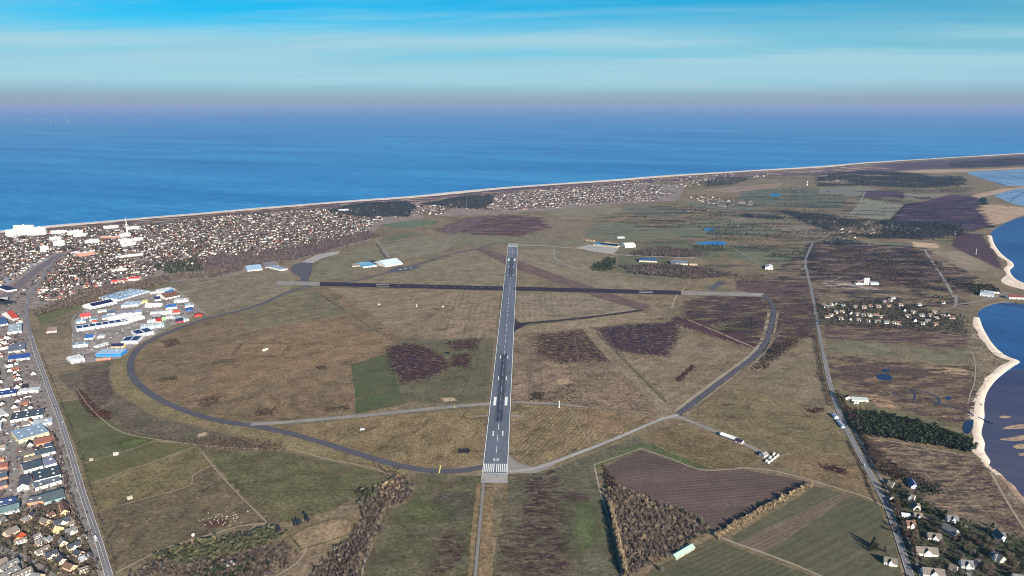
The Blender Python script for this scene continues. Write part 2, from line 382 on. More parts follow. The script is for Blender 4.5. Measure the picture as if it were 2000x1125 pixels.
# surf along the open beach
t = NT('surf_foam'); t.colour(lin((235, 240, 242))); alpha_edge(t, 0.42, 30.0, 0.15); m_foam = t.m
d = np.gradient(coast_w, axis=0); d /= np.linalg.norm(d, axis=1, keepdims=True); nrw = np.stack([-d[:, 1], d[:, 0]], 1)
for k, (o0, o1) in enumerate(((14, 46), (70, 92), (140, 156))):
    a = coast_w + nrw * o0; m_ = coast_w + nrw * (o0 + o1) / 2; b = coast_w + nrw * o1; n = len(a)
    V = np.concatenate([np.column_stack([r, np.full(n, -1.5 + 0.02 * k)]) for r in (a, m_, b)])
    i = np.arange(n - 1); q = np.concatenate([np.stack([i + j * n, i + 1 + j * n, i + 1 + (j + 1) * n, i + (j + 1) * n], 1) for j in range(2)])
    me = fast_mesh('surf', V, q); at = me.attributes.new('edge', 'FLOAT', 'POINT')
    at.data.foreach_set('value', np.concatenate([np.full(n, -0.9), np.full(n, (0.45, -0.2, -0.4)[k]), np.full(n, -0.9)]).astype(np.float32))
    tag(link('surf', me, m_foam), ('white surf breaking on the long beach', 'second broken line of surf off the beach', 'outermost faint line of surf')[k], None, None, 'stuff')
# groynes of the flooded flats: rows of dark brushwood
m_brush = flat('brushwood', (52, 56, 74), 0.9)
def groyne(pts, label): 
    L = smooth_line(GA(pts), 30); V, q = ribbon_vf(L, 5.0, -0.6); n = len(V)
    V2 = V.copy(); V2[:, 2] = -2; 
    tag(link('brushwood_groyne', fast_mesh('brushwood_groyne', np.concatenate([V, V2]), np.concatenate([q, q + n])), m_brush), label, 'groyne', 'brushwood groynes in the flooded flats')
for i, g in enumerate([[(1925,341),(1960,349),(2000,357)],[(1905,345),(1945,352),(1985,361)],[(1950,335),(1975,343),(2000,350)],[(1955,380),(1985,374),(2005,370)],[(1962,388),(1985,384),(2005,381)],[(1972,394),(1985,384),(2000,375)],[(1940,452),(1968,448),(1990,449)],[(1912,338),(1940,340),(2000,337)]]):
    groyne(g, ['long brushwood groyne crossing the far flooded flat','brushwood groyne along the inner edge of the far flat','short groyne at the outer far flat','upper groyne in the nearer flooded flat','lower groyne in the nearer flooded flat','slanting groyne joining two others in the flat','lone groyne off the curved brown beach','farthest groyne just behind the spit'][i])
ribbon('breakwater', [(1955,592),(1980,596),(2020,600)], 5, m_brush, 3, 'dark harbour breakwater in the bay', z=0.4)

# ---------------------------------------------------------------- cover colours
def ang(p, q):
    a = G(*p); b = G(*q); return math.atan2(b[1] - a[1], b[0] - a[0])
c_tan = dict(c1=(130, 116, 94), c2=(112, 104, 82))
def fld(name, pts, label, c1, c2, c3=None, dirp=None, cls=0.1, rough=1.2, smooth=False, **k):
    rot = ang(*dirp) if dirp else None
    return sheet('field', pts, cover(name, c1, c2, c3, rot=rot, **k), cls, label, rough, smooth)
# ---- airfield, left of the runway
fld('af_left', [(355,560),(440,540),(560,522),(580,545),(560,572),(470,606),(380,628),(345,600)], 'pale meadow between industrial estate and apron', (126,117,98),(112,107,88),(104,98,82), dirp=((400,600),(560,560)))
fld('af_loop', [(262,690),(300,662),(380,630),(470,607),(600,562),(640,560),(700,600),(790,662),(760,690),(686,712),(694,805),(560,822),(440,822),(330,790),(262,735)], 'wide brown meadow inside the taxiway loop', (122,106,84),(104,94,72),(94,86,68), dirp=((300,720),(640,640)), stretch=7)
fld('af_mid', [(640,562),(978,569),(965,660),(795,662),(700,600)], 'tan meadow between crossing runways and heather', (130,117,97),(118,108,88),None, dirp=((700,640),(930,590)))
fld('af_mid2', [(872,568),(978,570),(965,660),(850,662)], 'mown striped meadow left of the runway', (130,117,97),(120,109,90),None, dirp=((966.4,925.6),(1001.8,479.5)), period=19, pamt=0.2)
fld('af_midn', [(690,553),(930,488),(992,500),(982,563)], 'tan triangular meadow beside the far runway', (126,118,98),(112,108,88),None, dirp=((760,550),(930,520)))
fld('af_gold', [(495,834),(620,826),(760,813),(950,797),(938,902),(850,914),(800,908),(700,882),(600,853)], 'golden mown grass between taxiway and loop road', (128,114,86),(112,101,76),(98,90,68), dirp=((966.4,925.6),(1001.8,479.5)), period=6.0, pamt=0.30, stretch=3)
fld('green', [(686,712),(762,688),(772,735),(790,790),(695,808)], 'bright green winter crop field by the taxiway', (80,88,62),(74,84,56),None, dirp=((700,800),(690,715)), grain=0.16)
fld('olive_n', [(762,686),(795,663),(966,660),(952,786),(790,790),(772,735)], 'olive grassland with dark heather along the runway', (98,95,75),(86,86,66),(104,98,80), dirp=((950,700),(930,780)))
fld('ochre', [(430,690),(560,640),(640,625),(760,660),(735,690),(640,715),(520,735),(400,775)], 'ochre strip of rough meadow in the loop', (126,108,84),(112,98,76),None, dirp=((430,720),(700,650)), stretch=8)
fld('stripy', [(520,780),(688,752),(694,803),(560,822),(500,822)], 'brown striped plots beside the green crop', (118,102,80),(104,92,72),None, dirp=((600,775),(610,815)), period=34, pamt=0.25)
fld('olive_l', [(470,607),(590,566),(640,575),(690,612),(480,645)], 'striped greenish meadow near the apron', (112,106,84),(100,98,76),None, dirp=((480,640),(660,590)), stretch=9)
# ---- airfield, right of the runway
fld('af_r1', [(1009,574),(1150,574),(1175,585),(1250,604),(1180,615),(1008,630)], 'pale tan meadow right of runway below cross runway', (132,122,104),(116,110,92),None, dirp=((1020,620),(1200,600)))
fld('af_r1b', [(1009,575),(1120,576),(1095,622),(1008,630)], 'mown striped meadow right of the runway', (132,122,104),(120,112,94),None, dirp=((966.4,925.6),(1001.8,479.5)), period=19, pamt=0.22)
fld('af_r2', [(1007,640),(1250,610),(1300,618),(1160,640),(1006,652)], 'pale strip of grass under the dark side taxiway', (136,124,104),(126,115,96),None)
fld('af_r3', [(1012,490),(1090,485),(1120,520),(1250,545),(1320,560),(1310,567),(1170,565),(1010,522)], 'pale meadow between far apron and old runway', (128,120,100),(114,110,92),None, dirp=((1050,500),(1300,560)))
fld('af_r4', [(1085,490),(1170,495),(1200,502),(1160,522),(1130,524),(1095,508)], 'oval mown meadow inside the far taxi loop', (124,117,98),(112,108,88),None)
fld('af_rh', [(1004,655),(1170,640),(1290,770),(1305,808),(1130,792),(1000,786)], 'rough brown heath with shrubs beside the runway', (126,112,95),(112,100,82),(96,86,76), dirp=((1020,780),(1250,700)), grain=0.4)
fld('af_rm', [(1185,720),(1260,695),(1345,655),(1440,690),(1290,806),(1300,770)], 'large mown tan meadow before the perimeter road', (128,116,98),(116,107,88),None, dirp=((1240,740),(1390,660)), stretch=8, period=26, pamt=0.12)
fld('af_rd', [(1000,792),(1090,793),(1130,795),(1290,818),(1180,862),(1080,899),(1040,906),(1012,895),(998,880)], 'golden grass triangle right of the runway threshold', (128,114,88),(114,103,78),(98,90,70), dirp=((1010,890),(1080,820)), period=8.5, pamt=0.42, stretch=3)
fld('af_rt', [(1110,797),(1290,818),(1170,850),(1140,830)], 'reddish dry grass wedge along the taxiway', (132,112,90),(110,100,76),None, dirp=((1110,800),(1280,830)))
fld('af_far', [(880,455),(1000,458),(1150,470),(1160,478),(1010,480),(985,480),(900,478),(850,470)], 'mown grass beyond the far runway end', (116,112,94),(106,104,86),None)
fld('af_farl', [(745,480),(830,462),(900,470),(860,495),(800,505),(760,500)], 'oval pale meadow near the small hangars', (122,117,100),(112,110,92),None)
fld('af_n', [(622,512),(740,475),(760,500),(700,540),(610,550)], 'grey green meadow between light apron and hangars', (108,106,86),(116,112,94),None)
# ---- left pastures
fld('scrub_l', [(112,735),(215,705),(213,735),(226,766),(300,812),(400,838),(560,880),(430,870),(300,858),(240,845),(165,785)], 'dull rough pasture outside the airport fence', (100,92,80),(90,86,70),(80,72,66))
fld('verge', [(228,700),(258,682),(254,712),(262,740),(300,772),(360,802),(450,827),(550,846),(700,890),(800,917),(790,930),(700,910),(600,892),(500,866),(400,836),(300,811),(226,766),(213,735)], 'broad grass verge between fence and loop road', (122,113,84),(112,105,78),None)
fld('past1', [(116,786),(165,780),(240,842),(300,862),(250,880),(160,906)], 'green pasture by the main road', (92,94,68),(84,88,62),None, grain=0.18)
fld('past2', [(160,907),(250,881),(300,863),(382,871),(290,905),(172,946)], 'narrow darker green pasture below the ditch', (88,90,62),(98,94,66),None, grain=0.2)
fld('past3', [(173,947),(290,906),(388,876),(412,908),(376,930),(374,946),(188,998)], 'yellowish pasture strip with pale edges', (114,104,78),(104,98,70),None, dirp=((190,990),(380,925)), stretch=6)
fld('past4', [(189,999),(374,947),(377,931),(412,909),(520,1022),(440,1035),(330,1080),(224,1122)], 'brown grazed pasture with a sheep pond', (104,95,76),(92,86,68),(114,102,78), dirp=((300,1080),(270,1000)), stretch=3)
fld('past5', [(394,878),(560,882),(740,921),(775,938),(740,955),(690,975),(640,1000),(560,1020),(523,1022)], 'large green pasture behind the fence', (86,90,62),(96,92,68),(80,82,60), dirp=((450,900),(720,940)))
# ---- foreground meadows
fld('fore_l', [(812,926),(940,930),(924,1140),(700,1140),(735,1050),(755,995),(798,985),(812,955)], 'olive meadow left of the approach path', (96,92,72),(84,86,64),(106,98,78), dirp=((800,1120),(860,960)))
fld('fore_r', [(994,935),(1080,916),(1250,850),(1262,868),(1160,908),(1170,960),(1190,1020),(1215,1140),(955,1140)], 'olive meadow with maroon heather right of path', (98,96,80),(90,90,72),(106,100,84), dirp=((1080,1120),(1060,950)))
m_verge = cover('dry_verge', (126,110,84), (112,100,76), (96,88,72), big=30, mid=8)
sheet('verge', [(947,944),(964,944),(961,1140),(932,1140)], m_verge, 2, 'straw coloured verge right of the approach path', 0.8)
sheet('verge', [(930,944),(940,944),(921,1140),(910,1140)], m_verge, 2, 'straw coloured verge left of the approach path', 0.8)
sheet('verge', [(985,944),(993,944),(991,1020),(986,1022)], m_verge, 2, 'thin straw strip below the runway end', 0.8)
fld('brown_t', [(1252,850),(1320,828),(1400,850),(1490,892),(1440,916),(1372,917),(1320,890)], 'brown grass wedge above the ploughed field', (112,100,76),(100,92,68),(122,104,82), dirp=((1280,850),(1460,905)))
fld('green_s', [(1160,906),(1255,864),(1275,868),(1330,892),(1385,914),(1365,918),(1252,876),(1166,914)], 'green strip edging the ploughed field', (78,90,58),(88,96,66),None)
fld('plough', [(1178,914),(1252,879),(1368,919),(1450,917),(1556,936),(1582,945),(1500,987),(1405,1037),(1300,987),(1200,952),(1182,938)], 'ploughed brown field with straight furrows', (94,82,78),(84,74,70),(100,92,82), dirp=((1190,940),(1370,925)), period=9.0, pamt=0.42, stretch=12, grain=0.14)
D45 = ((1440,1055),(1640,965))
fld('grain1', [(1592,950),(1645,962),(1440,1060),(1425,1052)], 'green grain strip along the hedge', (84,86,68),(92,90,72),None, dirp=D45, period=12, pamt=0.12, grain=0.14)
fld('grain2', [(1645,962),(1660,968),(1492,1079),(1440,1061)], 'fallow brown strip between green crops', (108,98,86),(98,90,78),None, dirp=D45, period=7, pamt=0.25, grain=0.14)
fld('grain3', [(1661,968),(1716,984),(1735,1030),(1752,1078),(1762,1125),(1790,1210),(1700,1160),(1590,1118),(1492,1081)], 'large green winter grain field by the road', (80,84,66),(90,88,70),(86,80,68), dirp=D45, period=15, pamt=0.22, stretch=10, grain=0.14)
fld('grain4', [(1390,1052),(1440,1070),(1580,1122),(1640,1160),(1500,1200),(1200,1200),(1270,1115)], 'brownish green crop below the field track', (90,88,70),(80,84,64),(100,90,74), dirp=D45, period=9, pamt=0.28, stretch=10, grain=0.14)
# ---- right meadows
fld('rm1', [(1352,800),(1480,700),(1590,668),(1602,740),(1612,800),(1500,770),(1430,745)], 'tan pasture between perimeter and coast roads', (122,111,92),(110,103,84),None, dirp=((1400,780),(1580,720)))
fld('rm2', [(1345,812),(1425,748),(1500,772),(1612,800),(1640,838),(1672,890),(1560,880),(1510,892),(1490,878)], 'mossy brown pasture behind the white sheds', (116,106,82),(104,98,74),(94,86,72), dirp=((1400,800),(1620,850)))
fld('rm3', [(1512,896),(1562,884),(1670,892),(1700,945),(1706,980),(1640,960),(1560,925)], 'tan triangular paddock beside the coast road', (120,106,82),(110,98,76),None)
fld('rr1', [(1613,662),(1700,662),(1800,670),(1890,682),(1890,712),(1780,700),(1620,690)], 'grey green meadow right of the coast road', (112,108,88),(104,102,82),None)
fld('rr2', [(1618,695),(1700,705),(1790,712),(1890,722),(1898,790),(1878,830),(1800,815),(1730,790),(1640,760)], 'brown marsh with pools and a winding creek', (122,106,88),(104,92,78),(134,120,98), grain=0.35)
fld('rr3', [(1628,755),(1690,768),(1780,800),(1870,828),(1868,845),(1800,832),(1690,806),(1650,800)], 'olive meadow above the pine wood', (108,104,80),(98,96,74),None)
fld('rr4', [(1685,855),(1770,868),(1900,890),(1940,925),(1975,960),(2030,1030),(2000,1055),(1850,1005),(1760,965),(1715,905)], 'rough heath with tawny grass above the cliff', (122,110,94),(106,98,84),(84,76,74), grain=0.42, mid=10)
fld('vill', [(1735,935),(1850,1004),(2000,1055),(2090,1125),(2160,1210),(1790,1210),(1765,1075)], 'dark green gardens of the villas', (66,74,54),(78,80,62),(90,84,70), big=50, mid=12)
fld('shore', [(1885,690),(1905,640),(1925,655),(1960,695),(1975,705),(1935,740),(1912,770),(1905,820),(1885,830),(1895,770),(1900,720)], 'tussocky dune grass behind the white beach', (128,118,98),(108,102,84),(92,84,74), grain=0.45, mid=9)
fld('fieldtop', [(1592,600),(1640,575),(1720,582),(1740,600),(1620,598)], 'pale field below the gravel works', (124,118,98),(112,108,90),None)
# ---- middle right: golf greens, paddocks, distant fields
def far(name, pts, label, c1, c2, **k):
    k.setdefault('big', 160); k.setdefault('mid', 40); k.setdefault('fine', 8); k.setdefault('grain', 0.12)
    return fld(name, pts, label, c1, c2, None, **k)
far('golf1', [(1140,462),(1160,440),(1210,432),(1300,445),(1420,448),(1400,462),(1300,468),(1200,470)], 'green golf fairway behind the blue hangar', (92,102,84),(106,108,90))
far('golf2', [(1300,440),(1420,425),(1500,440),(1560,452),(1470,462),(1380,455)], 'pale fairway near the pond', (112,114,96),(98,106,86))
far('golf3', [(1390,480),(1450,478),(1480,490),(1540,485),(1590,482),(1570,510),(1500,522),(1430,505)], 'green fairway running to the white barn', (92,102,80),(104,108,86))
far('golf4', [(1270,470),(1330,470),(1400,485),(1410,505),(1330,500),(1250,488)], 'dark green paddocks by the twin hangars', (88,96,76),(98,102,82))
far('golf5', [(1210,500),(1300,497),(1360,540),(1270,545),(1200,530)], 'scrubby green clearing in the wood', (96,98,78),(88,92,72))
far('d1', [(1060,412),(1190,400),(1230,410),(1180,425),(1100,428)], 'pale field below the villa town', (124,120,102),(114,112,94))
far('d2', [(1220,398),(1330,405),(1360,415),(1300,425),(1210,418)], 'dark green field past the villa town', (94,98,86),(104,106,92))
far('d3', [(1000,420),(1070,425),(1150,440),(1130,460),(1060,458)], 'tawny heath margin beyond the runway', (122,112,98),(110,104,90))
far('d4', [(1330,395),(1420,390),(1510,398),(1480,412),(1380,412)], 'grey green far meadow', (112,114,100),(102,106,92))
far('d5', [(1400,418),(1500,415),(1560,425),(1530,440),(1430,432)], 'tan far meadow strip', (126,120,104),(116,114,98))
far('d6', [(1500,440),(1560,435),(1640,448),(1620,462),(1560,462)], 'tan field near the hedged village', (126,118,104),(116,110,96))
far('d7', [(1690,388),(1765,400),(1735,431),(1655,421)], 'pale green strip field beside dark heath', (124,126,112),(112,118,104))
far('d8', [(1600,365),(1690,366),(1720,372),(1690,385),(1600,378)], 'pale far field below the wooded village', (116,120,110),(104,110,100))
far('d9', [(1695,374),(1790,380),(1850,378),(1800,390),(1720,386)], 'long pale far field', (124,124,114),(114,116,106))
far('d10', [(1450,372),(1580,365),(1660,385),(1640,408),(1520,405),(1440,390)], 'mottled green far pastures', (100,106,92),(88,96,84))
far('d11', [(1560,470),(1640,468),(1780,478),(1775,484),(1640,480)], 'grey green long strip by the gravel pit', (116,118,104),(106,110,96))
far('d12', [(1810,490),(1900,492),(1935,510),(1925,530),(1850,530)], 'bare sandy clearing by the bay', (140,130,112),(120,112,98))
far('d13', [(1370,372),(1420,366),(1530,357),(1520,366),(1430,376)], 'tan sandy field below the far dunes', (140,126,112),(126,114,102))
far('d14', [(740,440),(790,430),(860,431),(850,438),(790,446)], 'green playing field at the town edge', (94,110,88),(86,102,80))
far('d15', [(735,470),(800,452),(830,458),(760,472)], 'grass strip behind the town gardens', (100,102,82),(94,98,76))
far('d16', [(245,545),(290,532),(360,542),(300,556)], 'small pale meadow above industrial estate', (126,118,100),(112,108,90))
far('d17', [(140,606),(180,590),(240,580),(330,545),(360,548),(240,592),(165,612)], 'grass bank behind the industrial estate', (112,108,84),(100,100,76))
far('d18', [(62,606),(150,590),(155,600),(80,635)], 'green verge beside the main road', (88,96,64),(96,100,72))
far('d19', [(445,512),(480,505),(478,515),(450,522)], 'small green lawn at the wood edge', (86,98,66),(94,102,74))
# ---- town ground
m_town = cover('town_ground', (142, 134, 129), (118, 110, 105), (92, 86, 78), big=70, mid=18, fine=5, grain=0.25)
sheet('town_ground', [(-400,498),(0,456),(200,437),(420,420),(560,408),(700,400),(820,394),(830,425),(740,440),(720,470),(560,512),(440,540),(250,560),(150,590),(60,605),(-60,640),(-300,700),(-700,720)], m_town, 1, 'grey town ground with yards and gardens')
sheet('town_ground', [(-60,640),(45,606),(62,660),(90,745),(118,830),(150,930),(205,1130),(160,1180),(-260,1180),(-300,800)], cover('strip_ground', (142, 137, 133), (118, 113, 108), (90, 86, 78), big=40, mid=12, fine=4, grain=0.25), 1, 'grey ground of the roadside business strip')
sheet('garden_ground', [(-40,1010),(40,1000),(100,985),(140,985),(165,1035),(195,1130),(150,1180),(-80,1180)], cover('estate_gardens', (84, 82, 66), (98, 92, 78), (66, 68, 52), big=24, mid=7, fine=3, grain=0.35), 1.9, 'dark green gardens of the corner housing estate')
sheet('town_ground', [(145,625),(170,600),(255,580),(340,562),(398,610),(330,640),(270,672),(235,700),(150,712),(138,680)], cover('yard', (150, 146, 142), (124, 120, 116), (100, 96, 92), big=40, mid=12, fine=3), 1, 'paved yards of the industrial estate')
sheet('town_ground', [(780,395),(900,382),(1100,366),(1230,357),(1340,362),(1320,392),(1200,398),(1060,412),(960,418),(860,422)], m_town, 1, 'ground of the villa town on the coast')
sheet('town_ground', [(1592,600),(1720,588),(1880,620),(1890,655),(1700,648),(1600,632)], cover('village_ground', (92, 88, 74), (78, 78, 62), (104, 98, 84), big=50, mid=12), 1, 'gardens of the village by the bay')
# ---- heather drifts
def heath(name, pts, label, c1=(78,54,56), c2=(62,44,52), c3=(112,98,84), feather=38.0, rag=0.75, size=10.0, core=0.3, along=None, **k):
    return drift('heather', pts, cover('heather_' + name, c1, c2, c3, big=60, mid=5, fine=2.4, c3amt=(0.56, 0.64), edge=(rag, size, 0.34, along, 3.5), grain=0.4), feather, 2, label, core=core, **k)
heath('n1', [(760,678),(800,672),(838,682),(868,700),(866,722),(840,735),(790,745),(765,715)], 'dark maroon heather patch beside the green crop', (64,38,44),(54,36,54))
heath('n2', [(878,668),(930,664),(925,680),(885,682)], 'small maroon heather scraps near the runway edge', (76,50,50),(66,44,48), rag=0.9, core=0.1)
heath('n3', [(890,695),(912,690),(912,716),(880,712)], 'square maroon heather scrap by the runway', (72,44,46),(64,40,46), rag=0.8, core=0.15)
heath('r1', [(1052,655),(1140,645),(1165,680),(1190,704),(1095,708),(1050,690)], 'dark heather patch right of the runway', (66,46,50),(56,42,50))
heath('r2', [(1168,642),(1240,634),(1320,630),(1322,655),(1300,695),(1240,690),(1200,680)], 'purple heather patch beyond the diagonal track', (60,42,54),(52,40,60))
heath('r3', [(1340,590),(1400,578),(1485,580),(1500,605),(1494,645),(1480,670),(1420,662),(1340,622)], 'large purple heather block in the perimeter bend', (70,54,62),(58,46,60), feather=45)
heath('r4', [(1500,585),(1592,575),(1592,655),(1540,665),(1510,690),(1505,640)], 'purple brown scrub between perimeter and coast road', (74,60,64),(64,52,60), feather=45, core=0.25)
heath('r5', [(1612,632),(1720,634),(1890,655),(1885,680),(1760,672),(1612,660)], 'heather strip below the bay village', (84,64,70),(74,58,66), feather=14)
heath('r6', [(1320,618),(1400,640),(1490,672),(1478,682),(1390,655),(1310,628)], 'heather fringe of the old runway end', (84,58,66),(70,50,60))
heath('f1', [(900,452),(940,430),(985,420),(1050,425),(1070,445),(1010,460),(930,458)], 'maroon heath beyond the far runway end', (88,60,72),(74,52,68), feather=60, size=50)
heath('f2', [(850,450),(905,428),(960,420),(930,440),(880,458)], 'heath slope below the villa town', (104,86,90),(94,78,84), feather=60, size=50)
heath('f3', [(1740,434),(1775,402),(1860,380),(1905,385),(1900,400),(1918,425),(1928,440),(1900,452),(1820,446)], 'broad dark heath before the bay', (62,50,74),(72,58,80), feather=60, size=60, rag=0.5, core=0.45)
heath('f4', [(1690,372),(1765,376),(1760,386),(1680,385)], 'thin dark heath strip between far fields', (66,54,76),(72,60,80), feather=30, size=40, rag=0.5, core=0.45)
heath('f5', [(1870,455),(1915,458),(1945,500),(1955,525),(1900,500),(1860,480)], 'dark heath along the curved beach', (78,60,72),(70,56,70), feather=30)
heath('f6', [(1600,470),(1780,484),(1880,540),(1800,560),(1700,560),(1590,545)], 'brown scrub land before the bay village', (92,80,80),(80,70,74), feather=40, size=40)
heath('f7', [(1440,548),(1580,552),(1590,578),(1500,580),(1440,565)], 'brown heath beyond the cross runway end', (92,76,78),(84,70,74), feather=20)
heath('g1', [(1040,940),(1075,925),(1110,965),(1118,1050),(1105,1125),(1030,1130),(1020,1040)], 'maroon heather mats in the foreground meadow', (70,52,54),(58,44,54), feather=24, rag=0.9, size=12, along=0.03, core=0.12)
heath('g2', [(985,1050),(1020,1040),(1050,1130),(980,1130)], 'reddish heather mats by the approach strip', (82,64,60),(74,58,56), feather=20, rag=0.9, along=0.03, core=0.12)
heath('g3', [(1118,965),(1145,965),(1140,1000),(1118,1000)], 'small dark heather mat beside the green', (80,62,62),(72,56,58), feather=16, rag=0.9, along=0.03, core=0.12)
heath('g4', [(860,1050),(905,1045),(895,1100),(850,1125)], 'maroon heather mat left of the approach path', (74,54,54),(66,50,52), feather=18, rag=0.9, along=0.03, core=0.12)
heath('g5', [(855,965),(920,960),(915,1010),(850,1020)], 'grey mossy blotches left of the approach path', (92,88,78),(84,80,74), feather=20, rag=0.9, along=0.03, core=0.12)
heath('l1', [(150,760),(165,768),(190,795),(215,805),(215,818),(185,815),(160,790)], 'dark red bramble strip along the pasture ditch', (76,50,46),(62,42,40), feather=10, rag=1.0, core=0.1)
heath('l2', [(165,735),(210,725),(218,770),(200,790),(175,770)], 'brown reed patch outside the fence bend', (86,70,68),(92,84,74), feather=16)
heath('v1', [(1900,905),(1930,920),(1985,1010),(1990,1040),(1945,1020),(1915,975)], 'purple heather along the cliff top path', (74,52,64),(64,46,58), feather=14)
heath('v2', [(1695,855),(1760,866),(1740,880),(1700,878)], 'purple brown heather beside the pine wood', (76,62,68),(84,72,74), feather=10)
heath('w1', [(1640,715),(1700,712),(1800,720),(1860,735),(1780,735),(1720,730),(1680,745),(1650,740)], 'dark wet hollow in the marsh', (74,60,66),(92,78,74), feather=10)
heath('cw', [(-400,490),(-400,494),(0,458),(300,432),(500,416),(640,405),(640,398),(500,410),(300,426),(0,455)], 'brown dune belt behind the town beach', (94,72,76),(84,66,72), feather=26, size=40, res=120)
heath('cw2', [(640,398),(800,387),(1000,368),(1200,354),(1400,340),(1600,329),(1800,315),(2000,303),(2150,292),(2150,314),(2000,324),(1850,329),(1740,335),(1640,338),(1500,344),(1330,352),(1200,360),(1000,376),(800,395),(640,407)], 'dark dune heath along the northern beach', (78,68,88),(88,76,88), feather=40, size=60, res=150, rag=0.6, core=0.4)
green_d = lambda nm, pts, lab, c1, c2, f=12.0: drift('grass', pts, cover('grass_' + nm, c1, c2, None, edge=(0.6, 9, 0.8), grain=0.22), f * 1.6, 2, lab, core=0.5)
green_d('a', [(228,868),(262,855),(298,858),(285,868),(240,876)], 'fresh green spot in the pasture', (86,97,56), (92,100,62))
green_d('b', [(1105,985),(1160,985),(1165,1060),(1120,1080)], 'fresh green grass beside the wood shadow', (92,104,72), (86,98,66), 20)
green_d('c', [(810,985),(880,990),(870,1010),(780,1015)], 'fresh green band in the left meadow', (84,98,62), (92,98,68), 20)
green_d('e', [(1085,742),(1110,738),(1120,748),(1090,754)], 'pale sandy hollow in the heath', (164,146,120), (150,132,108), 5)
green_d('f', [(862,778),(885,776),(892,783),(868,786)], 'pale sand patch beside the taxiway', (176,160,138), (160,144,122), 4)
green_d('g', [(1680,775),(1700,766),(1745,785),(1760,800),(1720,795)], 'pale reed bed in the marsh', (172,148,124), (150,128,108), 8)
green_d('h', [(1790,712),(1890,722),(1892,736),(1820,728)], 'pale reed belt above the marsh', (160,142,118), (146,130,108), 8)
green_d('i', [(475,672),(560,672),(562,690),(520,697),(455,692)], 'sandy ground inside the hedged compound', (140,120,94), (122,106,84), 6)
green_d('j', [(385,848),(402,845),(405,850),(388,855)], 'pale bare sand in the scrub', (196,180,156), (180,164,140), 3)
green_d('k', [(560,1040),(680,1010),(696,1030),(680,1055),(610,1075),(580,1090)], 'pale dry reed meadow in the foreground copse', (150,134,108), (128,114,92), 10)
green_d('l', [(400,1020),(425,1014),(448,1018),(440,1026),(410,1030)], 'dark muddy sheep pond hollow', (96,70,60), (80,62,56), 4)
green_d('m', [(1610,548),(1660,552),(1720,565),(1725,572),(1680,568),(1605,556)], 'white gravel heaps of the quarry yard', (186,178,168), (160,152,144), 10)
green_d('o', [(1780,472),(1830,476),(1835,485),(1785,483)], 'pale sand pit by the village road', (196,178,152), (176,158,134), 10)
# ---- blotches: drifts of other plants and bare soil inside the covers above
def mottle(name, pts, label, c1, c2, size, core=-0.12, rag=0.8, soft=0.3, along=0.02, stretch=2.5, feather=40.0, res=60, grain=0.3, most=0.7, over=False):
    return drift('plant_cover', pts, cover('mottle_' + name, c1, c2, None, big=80, mid=12, fine=3, edge=(rag, size, min(soft, 0.3), along, stretch, most), grain=grain), feather, 2.95 if over else 1, label, core=core if over else core - 0.26, res=res)
AFL = [(262,690),(300,662),(380,630),(470,607),(600,562),(980,568),(955,790),(694,805),(440,822),(330,790),(262,735)]
mottle('af1', AFL, 'paler dry grass drifts in the left airfield', (140,124,102), (128,114,92), 46, -0.16, soft=0.5, along=0.35)
mottle('af2', AFL, 'dull olive drifts in the left airfield', (96,90,70), (88,84,66), 60, -0.2, soft=0.5, along=0.35)
AFR = [(1008,575),(1310,580),(1500,660),(1350,790),(1300,808),(1000,786)]
mottle('ar1', AFR, 'pale grass drifts in the right airfield', (142,128,108), (130,118,98), 40, -0.16, soft=0.5)
mottle('ar2', AFR, 'dark heath drifts in the right airfield', (92,80,70), (82,72,64), 30, -0.22, soft=0.4)
mottle('rm', [(1350,800),(1480,700),(1595,668),(1620,760),(1672,890),(1700,975),(1512,896)], 'moss and straw drifts in the right pastures', (98,92,72), (92,84,68), 30, -0.16, soft=0.45)
mottle('gold', [(520,834),(950,800),(938,900),(850,912),(600,850)], 'darker moss drifts in the golden grass', (102,96,68), (94,90,64), 40, -0.14, soft=0.6, along=1.2)
mottle('gold2', [(1000,795),(1280,820),(1080,897),(1000,885)], 'darker moss drifts in the golden triangle', (98,92,66), (104,96,72), 34, -0.12, soft=0.6, along=0.8)
mottle('p4', [(189,999),(374,947),(412,909),(520,1022),(440,1035),(330,1080),(224,1122)], 'dark trodden drifts in the sheep pasture', (88,80,66), (82,76,64), 22, -0.1, soft=0.6, along=1.3)
mottle('p4b', [(189,999),(374,947),(412,909),(520,1022),(440,1035),(330,1080),(224,1122)], 'straw coloured drifts in the sheep pasture', (126,112,86), (116,104,82), 26, -0.16, soft=0.6)
mottle('p5', [(394,878),(560,882),(740,921),(690,975),(523,1022)], 'brownish drifts in the large green pasture', (106,98,74), (98,92,70), 34, -0.1, soft=0.7)
mottle('fl', [(812,926),(940,930),(924,1125),(705,1125),(755,995)], 'brown winter drifts in the left foreground', (104,94,74), (94,86,70), 30, -0.08, soft=0.8)
mottle('fr', [(994,935),(1160,905),(1215,1125),(960,1125)], 'grey mossy drifts in the right foreground', (106,100,86), (92,86,74), 26, -0.08, soft=0.7)
FARR = [(1180,420),(1340,390),(1600,366),(1900,372),(1900,470),(1600,480),(1560,530),(1400,520),(1160,470)]
mottle('far1', FARR, 'dark rough strips in the far pastures', (84,80,80), (72,70,76), 90, -0.2, rag=1.0, stretch=4, feather=80, res=90, most=0.85)
mottle('far2', FARR, 'pale dry strips in the far pastures', (144,132,116), (132,122,106), 80, -0.2, rag=1.0, stretch=4, feather=80, res=90, most=0.85)
mottle('far3', FARR, 'green grazed strips in the far pastures', (92,102,82), (84,94,74), 120, -0.16, rag=1.0, stretch=4, feather=80, res=90, most=0.85)
